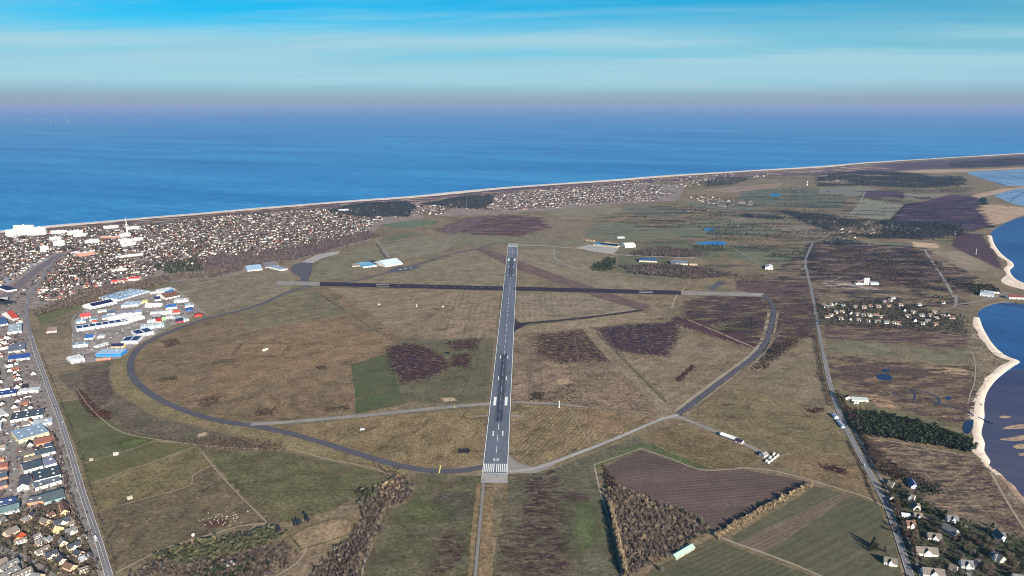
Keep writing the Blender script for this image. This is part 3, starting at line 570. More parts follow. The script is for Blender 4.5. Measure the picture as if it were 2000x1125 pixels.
SCR = [(1590,478),(1800,484),(1900,540),(1880,600),(1600,600),(1500,545)]
mottle('scr1', SCR, 'tawny grass openings in the scrub', (132,116,100), (116,102,90), 44, -0.1, rag=1.0, stretch=3, over=True, most=0.9)
mottle('scr2', SCR, 'dark wet hollows in the scrub', (64,58,66), (56,52,60), 50, -0.16, rag=1.0, stretch=3, over=True, most=0.9)
mottle('h3', [(1340,580),(1500,575),(1592,575),(1592,660),(1500,680),(1340,625)], 'tan and green openings in the purple heath', (118,106,90), (104,96,80), 36, -0.12, rag=1.0, over=True, most=0.9)
mottle('h5', [(1612,632),(1890,655),(1885,682),(1612,662)], 'sandy grass gaps in the heather strip', (126,112,96), (110,98,86), 30, -0.02, rag=1.0, stretch=4, over=True, most=0.9)
mottle('hf', [(1740,434),(1775,402),(1905,385),(1928,440),(1820,446)], 'grassy breaks in the broad dark heath', (104,92,96), (92,82,90), 60, -0.2, rag=1.0, stretch=6, feather=60, over=True, most=0.9)
mottle('mr', [(1618,695),(1890,722),(1898,790),(1870,830),(1730,790),(1640,755)], 'reed and mud mosaic of the marsh', (148,130,108), (136,120,100), 26, -0.1, rag=1.0, over=True, most=0.9)
mottle('mr2', [(1618,695),(1890,722),(1898,790),(1870,830),(1730,790),(1640,755)], 'dark mud patches of the marsh', (84,72,68), (76,66,64), 26, -0.14, rag=1.0, over=True, most=0.9)
mottle('cl', [(1690,860),(1900,892),(1985,1010),(1850,1000),(1740,925)], 'dark tussocks on the cliff heath', (78,70,66), (70,62,62), 14, -0.08, rag=1.0, stretch=3, over=True, most=0.9)
mottle('cl2', [(1690,860),(1900,892),(1985,1010),(1850,1000),(1740,925)], 'straw tussocks on the cliff heath', (146,130,108), (136,122,102), 12, -0.12, rag=1.0, stretch=3, over=True, most=0.9)
mottle('du', [(640,402),(1000,372),(1400,339),(1700,322),(1740,330),(1500,342),(1200,358),(1000,376),(800,394)], 'bare sand gaps in the northern dunes', (178,158,138), (164,144,126), 60, -0.12, rag=1.0, stretch=3, feather=50, res=140, over=True, most=0.9)
mottle('dw', [(640,402),(400,422),(0,460),(-300,490),(-300,484),(0,454),(400,418),(640,398)], 'bare sand gaps in the town dunes', (178,158,138), (164,144,126), 40, -0.14, rag=1.0, stretch=3, feather=30, res=140, over=True, most=0.9)
TANH = ((124,110,92), (110,98,82))
mottle('o1', [(755,675),(800,668),(845,680),(875,700),(870,728),(840,740),(785,750),(760,715)], 'dry grass gaps in the heather beside the green crop', *TANH, 9, -0.30, rag=1.0, stretch=1.6, over=True, most=0.9, feather=20)
mottle('o2', [(1045,652),(1145,642),(1170,680),(1195,706),(1090,712),(1045,692)], 'dry grass gaps in the dark heather patch', *TANH, 10, -0.16, rag=1.0, stretch=1.6, over=True, most=0.9, feather=20)
mottle('o3', [(1165,640),(1240,632),(1325,628),(1326,655),(1302,698),(1240,693),(1198,682)], 'dry grass gaps in the purple heather patch', *TANH, 10, -0.30, rag=1.0, stretch=1.6, over=True, most=0.9, feather=20)
mottle('o4', [(1000,930),(1120,930),(1125,1125),(975,1125)], 'olive grass gaps among the maroon mats', (96,92,76), (104,98,82), 9, -0.02, rag=1.0, stretch=3, over=True, most=0.85, feather=20)
mottle('o5', [(845,1040),(912,1040),(900,1110),(840,1130)], 'olive grass gaps in the left maroon mat', (92,90,72), (100,94,78), 8, -0.02, rag=1.0, stretch=3, over=True, most=0.85, feather=14)
mottle('o6', [(900,455),(940,428),(985,418),(1055,423),(1075,447),(1010,462)], 'tawny breaks in the far maroon heath', (116,100,94), (104,90,86), 50, -0.08, rag=1.0, stretch=3, over=True, most=0.85, feather=50)
mottle('o7', [(1900,900),(1935,915),(1992,1010),(1992,1042),(1940,1022),(1912,975)], 'straw gaps in the cliff heather', (126,112,96), (112,100,86), 8, -0.06, rag=1.0, stretch=1.6, over=True, most=0.9, feather=12)
mottle('o8', [(1740,434),(1775,402),(1905,385),(1928,440),(1820,446)], 'bluish dark tones in the broad heath', (52,48,70), (60,54,74), 70, -0.1, rag=1.0, stretch=5, over=True, most=0.8, feather=50)
# ponds and the creek
m_pond = sea_mat('pond_water', (26, 40, 66), (34, 54, 92), 0.2, 6.0, 0.2)
m_pondb = sea_mat('pond_blue', (24, 100, 160), (34, 112, 176), 0.25, 6.0, 0.2)
def pond(pts, lab, m=m_pond): sheet('pond', pts, m, 3, lab, 0.3, True)
pond([(1358,475),(1380,472),(1410,472),(1420,475),(1410,479),(1385,479)], 'bright blue pond on the golf course', m_pondb)
pond([(1710,733),(1728,731),(1741,735),(1738,744),(1715,741)], 'blue pool in the marsh')
pond([(1722,722),(1738,720),(1737,727),(1722,727)], 'small pool above the blue marsh pool')
pond([(1846,775),(1856,774),(1858,780),(1850,783)], 'tiny round pool beside the creek')
pond([(1880,835),(1888,822),(1900,820),(1898,838),(1890,848),(1884,846)], 'teal lagoon behind the white beach')
pond([(1374,447),(1392,446),(1395,450),(1378,451)], 'little pond in the upper fairway', m_pondb)
pond([(1505,379),(1520,378),(1523,383),(1510,384)], 'far pond in the mottled pastures', m_pondb)
ribbon('creek', [(1776,764),(1785,768),(1788,775),(1783,781),(1760,775),(1740,765)], 3.4, m_pond, 3, 'narrow upper creek bend in the marsh')
ribbon('creek', [(1776,764),(1800,764),(1815,769),(1832,777),(1835,784),(1828,790),(1820,784),(1830,790),(1850,794),(1872,799),(1888,803),(1902,812),(1922,820),(1940,828)], 4.0, m_pond, 3, 'dark winding creek running to the bay')
# ================================================================ runways, taxiways, roads
def paved(name, c, var=0.12, streak=None, dark=None):
    t = NT(name); v = t.vec(streak, 8.0, 1.0) if streak is not None else None
    g = t.ramp(t.noise(5.0, v, 4, 0.7), 0.25, 0.75, 1 - var, 1 + var, False); g2 = t.ramp(t.noise(45, v, 3, 0.6), 0.3, 0.7, 1 - var, 1 + var, False)
    c_ = t.scale(t.scale(lin(c), g), g2)
    if dark: c_ = t.mix(t.ramp(t.noise(22, None, 5, 0.7), 0.58, 0.66, 0, 0.8), c_, lin(dark))
    t.colour(c_); t.b.inputs['Roughness'].default_value = 0.8; return t.m
A = np.array(G(966.4, 925.6)); B = np.array(G(1001.8, 479.5)); RL = np.linalg.norm(B - A); e = (B - A) / RL; rt = np.array([e[1], -e[0]])
RROT = math.atan2(e[1], e[0])
m_run = paved('runway_asphalt', (100, 104, 116), 0.2, RROT, (78, 82, 96))
m_conc = paved('concrete', (160, 154, 150), 0.14, None, (134, 128, 122)); m_conc2 = paved('old_concrete', (140, 133, 128), 0.15, None, (112, 104, 98))
m_asph = paved('dark_asphalt', (84, 82, 90), 0.12, None, (72, 68, 74)); m_black = paved('fresh_asphalt', (50, 42, 54), 0.14)
m_road = paved('road_asphalt', (122, 118, 120), 0.10); m_road2 = paved('lane_asphalt', (132, 126, 122), 0.10); m_path = paved('path_gravel', (150, 138, 120), 0.12)
m_dirt = paved('dirt_track', (112, 96, 80), 0.16); m_white = flat('road_paint', (226, 226, 220), 0.6, 0.08, 3.0)
def rw(s, c): p = A + e * s + rt * c; return (p[0], p[1])
def rect(s0, s1, c0, c1): return [rw(s0, c0), rw(s0, c1), rw(s1, c1), rw(s1, c0)]
HALF = 22.8
run_o = sheet('runway', rect(0, RL, -HALF, HALF), m_run, 4, 'long grey main runway with number and threshold bars', 0, world=True)
sheet('runway_end_pad', rect(-32, -0.5, -HALF - 1, HALF + 0.5), m_conc, 4, 'pale concrete pad at the near runway end', 0, world=True)
sheet('runway_end_pad', rect(RL + 0.5, RL + 45, -HALF, HALF), m_conc, 4, 'pale concrete pad at the far runway end', 0, world=True)
ZM = 0.90
def mark(name, s0, s1, c0, c1, z=ZM): 
    P = np.array(rect(s0, s1, c0, c1)); return link(name, poly_mesh(name, P, z), m_white, run_o)
for c in (-1, 1): mark('edge_line', 0, RL, c * (HALF - 0.6) - 0.6, c * (HALF - 0.6) + 0.6)
mark('threshold_line', 0.3, 2.0, -HALF + 1.3, HALF - 1.3)
for endd in (0, 1):
    f = (lambda s: s) if endd == 0 else (lambda s: RL - s)
    for k in range(6):
        for sd in (-1, 1):
            c = sd * (2.6 + 3.45 * k); mark('threshold_bar', *sorted((f(6), f(36))), c - 0.95, c + 0.95)
    for s0, s1, w, off in ((150, 173, 2.4, 9.6), (300, 348, 6.2, 12.4), (450, 473, 2.4, 9.6), (600, 623, 2.4, 9.6)):
        for sd in (-1, 1): mark('touchdown_bar' if w < 4 else 'aiming_point_block', *sorted((f(s0), f(s1))), sd * off - w / 2, sd * off + w / 2)
s = 78.0
while s < RL - 90: mark('centreline_dash', s, s + 30, -0.45, 0.45); s += 50
# the digits 3 and 2 laid on the asphalt, read from the approach
SEG3 = [(0, 3.6, 0, 1.5), (0, 3.6, 4.3, 5.8), (0, 3.6, 8.6, 10.1), (2.6, 4.0, 0.8, 9.4)]
SEG2 = [(0, 4.0, 0, 1.5), (0, 4.0, 4.3, 5.8), (0, 4.0, 8.6, 10.1), (0, 1.4, 0.8, 5.2), (2.6, 4.0, 5.0, 9.4)]
for c0, segs, nm in ((-5.2, SEG3, 'runway_digit'), (1.2, SEG2, 'runway_digit')):
    mb = MB()
    for k, (x0, x1, y0, y1) in enumerate(segs):
        P = [rw(46 + y0, c0 + x0), rw(46 + y0, c0 + x1), rw(46 + y1, c0 + x1), rw(46 + y1, c0 + x0)]
        mb.add([(p[0], p[1], ZM + 0.004 * k) for p in P], [(0, 1, 2, 3)])
    mb.build(nm, m_white, run_o)
t = NT('rubber_marks'); t.colour(lin((54, 58, 76))); alpha_edge(t, 0.5, 6.0, 1.1, RROT, 12.0, 0.72); m_rub = t.m
for c in (-3.4, 3.4):
    for s0, s1 in ((215, 640), (RL - 640, RL - 280)):
        o = drift('rubber_marks', rect(s0, s1, c - 2.0, c + 2.0), m_rub, 5.0, 4, None, True, 30, 'stuff'); o.parent = run_o
        o.location.z = ZM + 0.02 - o.data.vertices[0].co.z
        del o['kind']
# cross runway
def cross(u): return 556.2 + (u - 690) * (571.3 - 556.2) / 620.0
def xr(name, u0, u1, mat, lab, dv=(3.6, 3.9), cls=4):
    return sheet(name, [(u0, cross(u0) + dv[1]), (u1, cross(u1) + dv[1] + 0.3), (u1, cross(u1) - dv[0]), (u0, cross(u0) - dv[0])], mat, cls, lab, 0, False)
cr1 = xr('cross_runway', 625, 985, m_black, 'dark asphalt cross runway left of main runway'); xr('cross_runway', 1004, 1330, m_black, 'dark asphalt cross runway right of main runway')
xr('cross_runway', 540, 690, m_conc2, 'pale concrete left end of the cross runway', (3.4, 3.6), 3); cr2 = xr('cross_runway', 1330, 1492, m_conc2, 'grey concrete right end of the cross runway', (3.2, 3.8), 3)
for u0, u1, d in ((735, 760, 1.8), (735, 760, -1.2), (1248, 1275, -1.2), (1248, 1275, 1.8), (1470, 1490, 0.0)):
    mk = sheet('marking', [(u0, cross(u0) + d + 0.22), (u1, cross(u1) + d + 0.22), (u1, cross(u1) + d - 0.22), (u0, cross(u0) + d - 0.22)], m_white, 5, None, 0); mk.parent = cr1; mk.name = 'threshold_bar'; del mk['kind']
for u in range(775, 980, 18):
    mk = sheet('marking', [(u, cross(u) + .05), (u + 7, cross(u + 7) + .05), (u + 7, cross(u + 7) - .05), (u, cross(u) - .05)], m_white, 5, None, 0); mk.parent = cr1; mk.name = 'centreline_dash'; del mk['kind']
old = paved('overgrown_runway', (104, 84, 80), 0.25, None, (78, 64, 66))
sheet('old_runway', [(928,487),(946,484),(1010,508),(1100,541),(1180,569),(1275,600),(1245,605),(1150,574),(1060,542),(1005,524)], old, 3, 'overgrown reddish old runway crossing diagonally', 2.5)
# taxiways
LOOP = [(592,562),(560,572),(520,590),(470,607),(420,618),(380,630),(340,645),(305,660),(278,675),(263,690),(255,710),(257,730),(268,748),(290,767),(320,785),(355,800),(400,815),(450,826),(500,833),(550,843),(620,862),(700,887),(760,905),(800,914),(845,920),(900,920),(946,912)]
ribbon('taxiway', LOOP, 17, m_asph, 3, 'dark asphalt taxiway looping round the left meadow')
ribbon('taxiway', [(490,829),(560,825),(640,818),(720,811),(800,803),(880,795),(940,790),(968,788)], 15, m_conc2, 3, 'grey concrete taxiway from loop to runway')
sheet('taxiway', [(985,925),(990,880),(997,893),(1012,905),(1040,913),(1075,905),(1085,908),(1050,924),(1000,926)], m_conc2, 3, 'concrete fillet at the runway threshold', 0.8)
ribbon('taxiway', [(994,922),(1040,916),(1080,904),(1130,885),(1180,866),(1240,841),(1290,820),(1325,810)], 9, m_conc, 4, 'pale concrete taxiway climbing to the right')
ribbon('taxiway', [(1322,812),(1350,790),(1400,752),(1440,722),(1475,695),(1495,670),(1505,640),(1511,606),(1505,588),(1488,574)], 14, m_asph, 3, 'perimeter taxiway bending to the cross runway')
PERI = [(1330,806),(1350,790),(1400,752),(1440,722),(1475,695),(1495,670),(1505,640),(1511,606)]
ribbon('verge', PERI, 9, m_path, 2, 'pale sandy verge inside the perimeter taxiway', off=13, wob=1.5); ribbon('verge', PERI, 6, m_path, 2, 'pale sandy verge outside the perimeter taxiway', off=-13, wob=1.5)
ribbon('ditch', PERI[:5], 2.2, m_dirt, 3, 'dark ditch along the perimeter track', off=-36, wob=1.0)
ribbon('taxiway', [(1288,820),(1320,814),(1345,822),(1380,836),(1430,857),(1470,875),(1495,890)], 12, m_conc2, 3, 'service road past the white sheds')
ribbon('taxiway', [(1006,633),(1060,629),(1150,620),(1256,606)], 15, m_black, 3, 'dark brown side taxiway right of runway')
sheet('taxiway', [(1005,618),(1010,628),(1022,632),(1030,634),(1018,640),(1010,643),(1004,650)], m_black, 3, 'dark flared taxiway mouth on the runway', 0.5)
ribbon('taxiway', [(598,560),(640,555),(690,549),(740,537),(790,524),(830,512),(880,497),(936,485)], 15, m_asph, 3, 'asphalt taxiway past the small hangars')
sheet('apron', [(566,526),(572,518),(588,512),(612,514),(602,546),(590,553),(586,541),(573,533)], m_asph, 3, 'dark asphalt apron by the apron huts', 1)
sheet('apron', [(588,512),(622,497),(664,490),(660,496),(628,505),(612,514)], m_conc, 3, 'pale curved apron behind the dark one', 1)
ribbon('taxiway', [(598,560),(597,548),(604,530)], 22, m_asph, 3, 'short link between apron and cross runway')
sheet('apron', [(752,532),(775,521),(818,520),(832,514),(818,524),(785,531)], m_asph, 3, 'asphalt apron before the small hangars', 1)
sheet('apron', [(1125,484),(1155,477),(1210,484),(1198,497),(1160,492)], m_conc, 3, 'pale concrete apron of the blue hangar', 1)
ribbon('taxiway', [(1006,479),(1060,480),(1110,484),(1140,486)], 12, m_conc, 3, 'pale taxiway from far runway end to blue hangar')
ribbon('taxiway', [(1013,488),(1060,497),(1090,510),(1120,523),(1160,530),(1250,538),(1330,545)], 7, m_conc2, 3, 'thin perimeter road round the oval meadow')
ribbon('taxiway', [(1083,488),(1082,500),(1095,512),(1130,524),(1150,522)], 9, m_conc2, 3, 'inner loop track beside the oval meadow')
ribbon('taxiway', [(1198,497),(1250,500),(1300,502),(1360,504)], 14, m_conc, 3, 'concrete road to the twin hangars')
ribbon('taxiway', [(1388,566),(1400,557),(1410,550)], 26, m_asph, 4, 'short dark stub taxiway of the cross runway')
ribbon('taxiway', [(990,476),(960,478),(935,486)], 14, m_asph, 3, 'taxiway link at the far runway end')
sheet('asphalt_pad', [(895,885),(896,876.5),(916,876.5),(918,879),(918,883),(915,885)], m_black, 4, 'small black asphalt pad left of the runway', 0)
ribbon('asphalt_path', [(917,881),(930,881.3),(944,881.3)], 1.8, m_black, 4, 'thin dark path from black pad to runway')
sheet('concrete_stub', [(925,813),(953,810),(953,813.5),(926,815)], m_conc2, 3, 'worn concrete stub left of runway', 1); sheet('concrete_stub', [(998,811),(1024,812),(1024,815),(998,813.5)], m_conc2, 3, 'worn concrete stub right of runway', 1)
ribbon('taxiway', [(1000,785),(1040,787),(1095,790),(1150,796)], 8, m_conc2, 3, 'derelict dotted taxiway right of runway', wob=1.5)
# diagonal grass track of the old runway
ribbon('grass_track', [(1146,640),(1190,690),(1250,750),(1305,806)], 34, cover('old_track', (132,121,101), (120,111,92), None, rot=ang((1146,640),(1305,806)), stretch=8), 3, 'broad grassy diagonal strip to the taxiway fork', wob=1)
ribbon('grass_track', [(1165,650),(1230,715),(1300,785)], 8, cover('old_track2', (88,86,66), (94,90,70), None), 4, 'darker lane along the diagonal strip', wob=1)
# roads
ROADL = [(108,505),(95,525),(78,552),(62,572),(54,592),(52,618),(60,655),(71,690),(85,730),(100,772),(115,812),(128,852),(140,890),(152,932),(165,975),(180,1020),(195,1065),(213,1125),(228,1170)]
road_l = ribbon('road', ROADL, 10.5, m_road, 4, 'busy main road along the business strip')
ribbon('cycle_path', ROADL[5:], 3.0, m_road2, 4, 'cycle path beside the main road', off=-10.5)
ROADR = [(1590,470),(1580,490),(1573,512),(1577,535),(1584,565),(1592,605),(1600,650),(1609,695),(1619,742),(1633,790),(1652,835),(1676,882),(1700,927),(1721,967),(1736,998),(1749,1036),(1763,1078),(1778,1125),(1790,1165)]
road_r = ribbon('road', ROADR, 10.0, m_road, 4, 'straight coast road down the right side')
ribbon('cycle_path', ROADR[10:], 4.0, m_road2, 4, 'track along the left of the coast road', off=14.0)
ribbon('road', [(1600,555),(1640,540),(1578,528)], 5, m_road2, 3, 'lane to the gravel works')
def dashes(road, pts, w, per, ln, name='lane_dash'):
    L = smooth_line(GA(pts), 6.0); d = np.linalg.norm(np.diff(L, axis=0), axis=1); s = np.concatenate([[0], np.cumsum(d)])
    V = []; q = []
    for a in np.arange(0, s[-1] - ln, per):
        p = [np.interp(a, s, L[:, i]) for i in (0, 1)]; r = [np.interp(a + ln, s, L[:, i]) for i in (0, 1)]
        p = np.array(p); r = np.array(r); dd = (r - p) / np.linalg.norm(r - p); nn = np.array([-dd[1], dd[0]]) * w / 2
        b = len(V); V += [(*(p - nn), ZM), (*(r - nn), ZM), (*(r + nn), ZM), (*(p + nn), ZM)]; q.append((b, b + 1, b + 2, b + 3))
    o = link(name, mesh(name, V, q), m_white, road); o['kind'] = 'stuff'
dashes(road_l, ROADL[7:], 0.5, 9, 5); dashes(road_r, ROADR[6:], 0.35, 12, 5)
for off in (-4.7, 4.7):
    ribbon('edge_line', ROADL[6:], 0.5, m_white, 5, off=off, parent=road_l, z=ZM); ribbon('edge_line', ROADR[7:], 0.35, m_white, 5, off=off * 0.95, parent=road_r, z=ZM)
ribbon('approach_path', [(944,944),(941,985),(935,1050),(928,1125),(923,1180)], 4.5, m_road2, 3, 'narrow straight path leading up to the runway')
SIDE = [([(30,1125),(45,1110),(0,1075),(-40,1060)], 7, 'street in the corner of the housing estate'), ([(0,1072),(40,1085),(80,1108),(110,1130)], 7, 'lane crossing the corner housing estate'), ([(18,790),(22,850),(28,900),(32,930)], 8, 'street between the workshop rows'), ([(18,790),(10,740),(0,700)], 7, 'upper street of the business strip'),
        ([(60,710),(0,722),(-40,728)], 9, 'side road leaving the main road to the left'), ([(80,712),(140,705),(205,690)], 8, 'side road from main road to industrial estate'), ([(205,690),(240,668),(300,635),(275,622),(262,592),(265,580)], 7, 'estate street through the industrial halls'),
        ([(300,635),(330,620),(365,600),(345,570)], 6, 'back street of the industrial estate'), ([(148,700),(146,650),(142,625),(160,608),(240,588),(360,552),(430,542)], 7, 'road along the back of the industrial estate'), ([(240,588),(300,556),(380,548),(450,537),(560,518)], 5, 'curved lane from estate to the apron huts'),
        ([(735,470),(745,485),(760,503)], 16, 'straight access road to the small hangars'), ([(1435,487),(1480,512),(1500,521),(1560,528),(1574,520)], 6, 'farm lane past the white barn'), ([(1660,420),(1680,395),(1690,375),(1700,366)], 12, 'pale straight far road'), ([(1805,487),(1820,510),(1840,540),(1868,590)], 11, 'winding road down to the harbour'),
        ([(1868,595),(1905,590),(1935,583),(1965,572)], 9, 'sandy road to the harbour'), ([(1868,575),(1862,600),(1840,605)], 8, 'short road into the bay village'), ([(1740,1002),(1765,1008),(1800,1010),(1850,1018),(1890,1030)], 6, 'villa lane leaving the coast road'), ([(1890,1125),(1905,1100),(1915,1085),(1900,1078)], 7, 'villa street in the lower corner'),
        ([(1790,482),(1700,480),(1600,474)], 5, 'lane along the grey green strip'), ([(960,418),(1090,404),(1190,398)], 8, 'road along the edge of the villa town'), ([(1000,455),(880,456),(830,462),(760,472)], 6, 'lane beyond the far runway end'), ([(900,456),(880,466),(870,478)], 5, 'track crossing the far meadow')]
for pts, w, lab in SIDE: ribbon('road', pts, w, m_road2, 4, lab)
PATHS = [([(118,784),(165,779)], 2, m_path, 'short farm track into the pasture'), ([(160,906),(250,880),(300,862)], 1.6, m_path, 'pale fence line between the green pastures'), ([(172,946),(290,905),(382,872)], 1.6, m_path, 'pale track along the yellow pasture'),
         ([(188,999),(300,970),(374,946),(376,930),(412,910)], 1.8, m_path, 'pale edge of the grazed pasture'), ([(390,876),(415,910),(470,970),(523,1022)], 1.8, m_path, 'worn line between brown and green pasture'), ([(150,760),(180,800),(240,845),(330,862),(430,874),(560,878)], 2.2, m_path, 'sandy path beside the thicket'),
         ([(225,1120),(300,1082),(360,1058),(420,1042),(470,1028),(523,1022)], 3, m_path, 'gravel path along the copse'), ([(213,735),(226,766),(262,786),(300,811),(400,836),(500,866),(600,892),(700,911),(770,930)], 3, m_dirt, 'patrol track inside the airport fence'), ([(560,876),(640,897),(720,913),(775,932)], 2.5, m_path, 'pale outer path along the fence'),
         ([(752,988),(735,1030),(720,1070),(706,1125)], 2.4, m_path, 'pale ditch line beside the left meadow'), ([(1160,908),(1172,960),(1188,1010),(1205,1070),(1216,1130)], 3, m_path, 'ditch line beside the triangular wood'), ([(1160,908),(1205,893),(1252,876)], 3, m_path, 'pale bank above the ploughed field'), ([(1252,876),(1310,896),(1370,918),(1440,916)], 3, m_path, 'field edge of the ploughed land'),
         ([(1440,914),(1500,918),(1560,932),(1640,955),(1700,975),(1728,992)], 4, m_path, 'farm track above the crops'), ([(1378,1036),(1420,1055),(1490,1080),(1580,1115),(1650,1150)], 4, m_path, 'farm track between the crop fields'), ([(1345,805),(1400,765),(1470,708),(1500,680),(1520,650),(1530,632)], 5, m_dirt, 'sandy track beside the perimeter taxiway'),
         ([(1320,828),(1345,822),(1420,850),(1500,886),(1520,893)], 2.5, m_dirt, 'fence line behind the white sheds'), ([(1900,690),(1905,720),(1902,750),(1895,770),(1890,790)], 3, m_path, 'footpath in the dune grass'), ([(1936,925),(1950,950),(1970,985),(1995,1025),(2030,1080)], 4, m_path, 'cliff top footpath'), ([(1670,850),(1760,866),(1830,880),(1900,892)], 2.5, m_path, 'path below the pine wood'),
         ([(1612,690),(1700,700),(1790,712)], 2, m_path, 'pale path across the grey green meadow'), ([(605,562),(650,590),(700,622),(745,650),(790,664),(850,664)], 3, m_dirt, 'shrubby ditch line across the airfield'), ([(390,570),(440,556),(480,545),(555,530)], 4, m_dirt, 'faint track over the pale meadow'), ([(345,565),(375,590),(405,615)], 4, m_path, 'track along the estate fence'), ([(450,655),(490,645),(560,632),(640,612)], 2.5, m_path, 'pale strip edge in the loop meadow'),
         ([(400,775),(408,740),(412,700)], 4, m_dirt, 'worn track up the brown meadow'), ([(490,758),(560,742),(640,722),(690,708)], 2, m_dirt, 'faint path through the loop meadow'), ([(330,640),(430,655),(560,640)], 2, m_dirt, 'grassy line below the estate'), ([(1038,660),(1036,710),(1033,780)], 1.8, m_dirt, 'left wheel track in the heath'), ([(1056,650),(1057,720),(1058,785)], 1.8, m_dirt, 'middle wheel track in the heath'), ([(1122,648),(1128,700),(1136,790)], 2, m_dirt, 'right wheel track in the heath'),
         ([(1145,800),(1150,815),(1145,850)], 1.6, m_dirt, 'thin track in the golden triangle'), ([(1112,798),(1130,830),(1152,868)], 1.6, m_path, 'straight track to the pale taxiway'), ([(1345,625),(1400,648),(1475,680)], 6, m_path, 'pale sandy track through the heather block'), ([(1340,560),(1320,580),(1312,602)], 6, m_path, 'track below the cross runway end'), ([(1690,852),(1640,855),(1600,880)], 2, m_dirt, 'ditch across the paddock'),
         ([(1030,455),(1090,440),(1150,420)], 5, m_dirt, 'dark track over the far heath'), ([(600,1070),(650,1055),(685,1040),(692,1022),(670,1012),(600,1030),(565,1050)], 3, cover('mown_path', (96,92,66), (88,86,60), None), 'mown oval path in the reed meadow'), ([(565,1045),(590,1075)], 3.5, cover('mown_path2', (92,90,62), (86,84,58), None), 'mown cross path in the reed meadow'), ([(600,1072),(580,1100),(540,1125)], 3, m_path, 'path leaving the reed meadow')]
for pts, w, m, lab in PATHS: ribbon('path', pts, w, m, 3, lab, wob=w * 0.12)
ribbon('creek_track', [(1492,520),(1440,490),(1428,480)], 4, m_dirt, 3, 'dark hedge track beside the green fairway')
# railway in the town
m_ballast = paved('railway_ballast', (104, 88, 92), 0.18, ang((0,590),(110,500))); m_rail = flat('rail', (150, 146, 150), 0.4)
rail = ribbon('railway', [(-60,640),(0,590),(30,562),(60,537),(90,515),(118,497)], 34, m_ballast, 4, 'brown railway yard running into the town')
for k in (-12, -4, 4, 12): ribbon('track_rails', [(-60,640),(0,590),(30,562),(60,537),(90,515),(118,497)], 1.6, m_rail, 5, off=k, parent=rail, z=ZM)
ribbon('station_yard', [(-60,600),(0,560),(40,530),(90,505)], 40, paved('yard_grey', (150, 146, 152), 0.15), 3, 'pale grey goods yard beside the tracks')
# ================================================================ buildings
_mc = {}
def paint(c, rough=0.75, var=0.10, size=4.0, spec=0.25):
    k = (tuple(c), rough, var)
    if k not in _mc: _mc[k] = flat('paint_%02x%02x%02x' % tuple(int(x) for x in c), c, rough, var, size, spec)
    return _mc[k]
m_glass = NT('window_glass'); m_glass.colour(lin((38, 48, 62))); m_glass.b.inputs['Roughness'].default_value = 0.15; m_glass.b.inputs['Specular IOR Level'].default_value = 0.5; m_glass = m_glass.m
m_solar = NT('solar_panel'); m_solar.colour(lin((36, 38, 74))); m_solar.b.inputs['Roughness'].default_value = 0.3; m_solar = m_solar.m
PLACED = []      # (x, y, radius) of what already stands somewhere
def wall_vf(L, W, e, r, hip=0.0):
    x, y = L / 2, W / 2
    v = [(-x, -y, -0.3), (x, -y, -0.3), (x, y, -0.3), (-x, y, -0.3), (-x, -y, e), (x, -y, e), (x, y, e), (-x, y, e), (-x, 0, r), (x, 0, r)]
    return v, [(0, 1, 5, 4), (2, 3, 7, 6), (1, 2, 6, 9, 5), (3, 0, 4, 8, 7)]
def roof_vf(L, W, e, r, ov=0.5, th=0.3):
    x, y = L / 2 + ov, W / 2 + ov; ze = e - (r - e) * ov / (W / 2); v = []; f = []
    top = [(-x, -y, ze + th), (x, -y, ze + th), (x, 0, r + th), (-x, 0, r + th), (x, y, ze + th), (-x, y, ze + th)]
    bot = [(a, b, c - th) for a, b, c in top]
    v = top + bot
    f = [(0, 1, 2, 3), (3, 2, 4, 5), (7, 6, 9, 8), (8, 9, 11, 10), (6, 7, 1, 0), (11, 5, 4, 10), (7, 8, 2, 1), (8, 10, 4, 2), (6, 0, 3, 9), (9, 3, 5, 11)]
    return v, f
_hm = {}
def hmesh(key, fn):
    if key not in _hm: _hm[key] = fn()
    return _hm[key]
def put_part(name, me, mat, parent, loc=(0, 0, 0), rz=0.0):
    me2 = me
    if len(me.materials) == 0: me.materials.append(mat)
    elif me.materials[0] is not mat:
        me2 = hmesh((me.name, mat.name), me.copy)
        if me2.materials[0] is not mat: me2.materials[0] = mat
    o = bpy.data.objects.new(name, me2); COL.objects.link(o); o.parent = parent; o.location = loc; o.rotation_euler = (0, 0, rz); return o
win_me = lambda: hmesh('win', lambda: MB().box(-0.55, 0.55, -0.06, 0.06, -0.65, 0.65).mesh('window'))
door_me = lambda: hmesh('door', lambda: MB().box(-0.6, 0.6, -0.07, 0.07, 0, 2.2).mesh('door'))
chim_me = lambda: hmesh('chim', lambda: MB().box(-0.45, 0.45, -0.45, 0.45, -1.5, 1.3).box(-0.55, 0.55, -0.55, 0.55, 1.3, 1.5).mesh('chimney'))
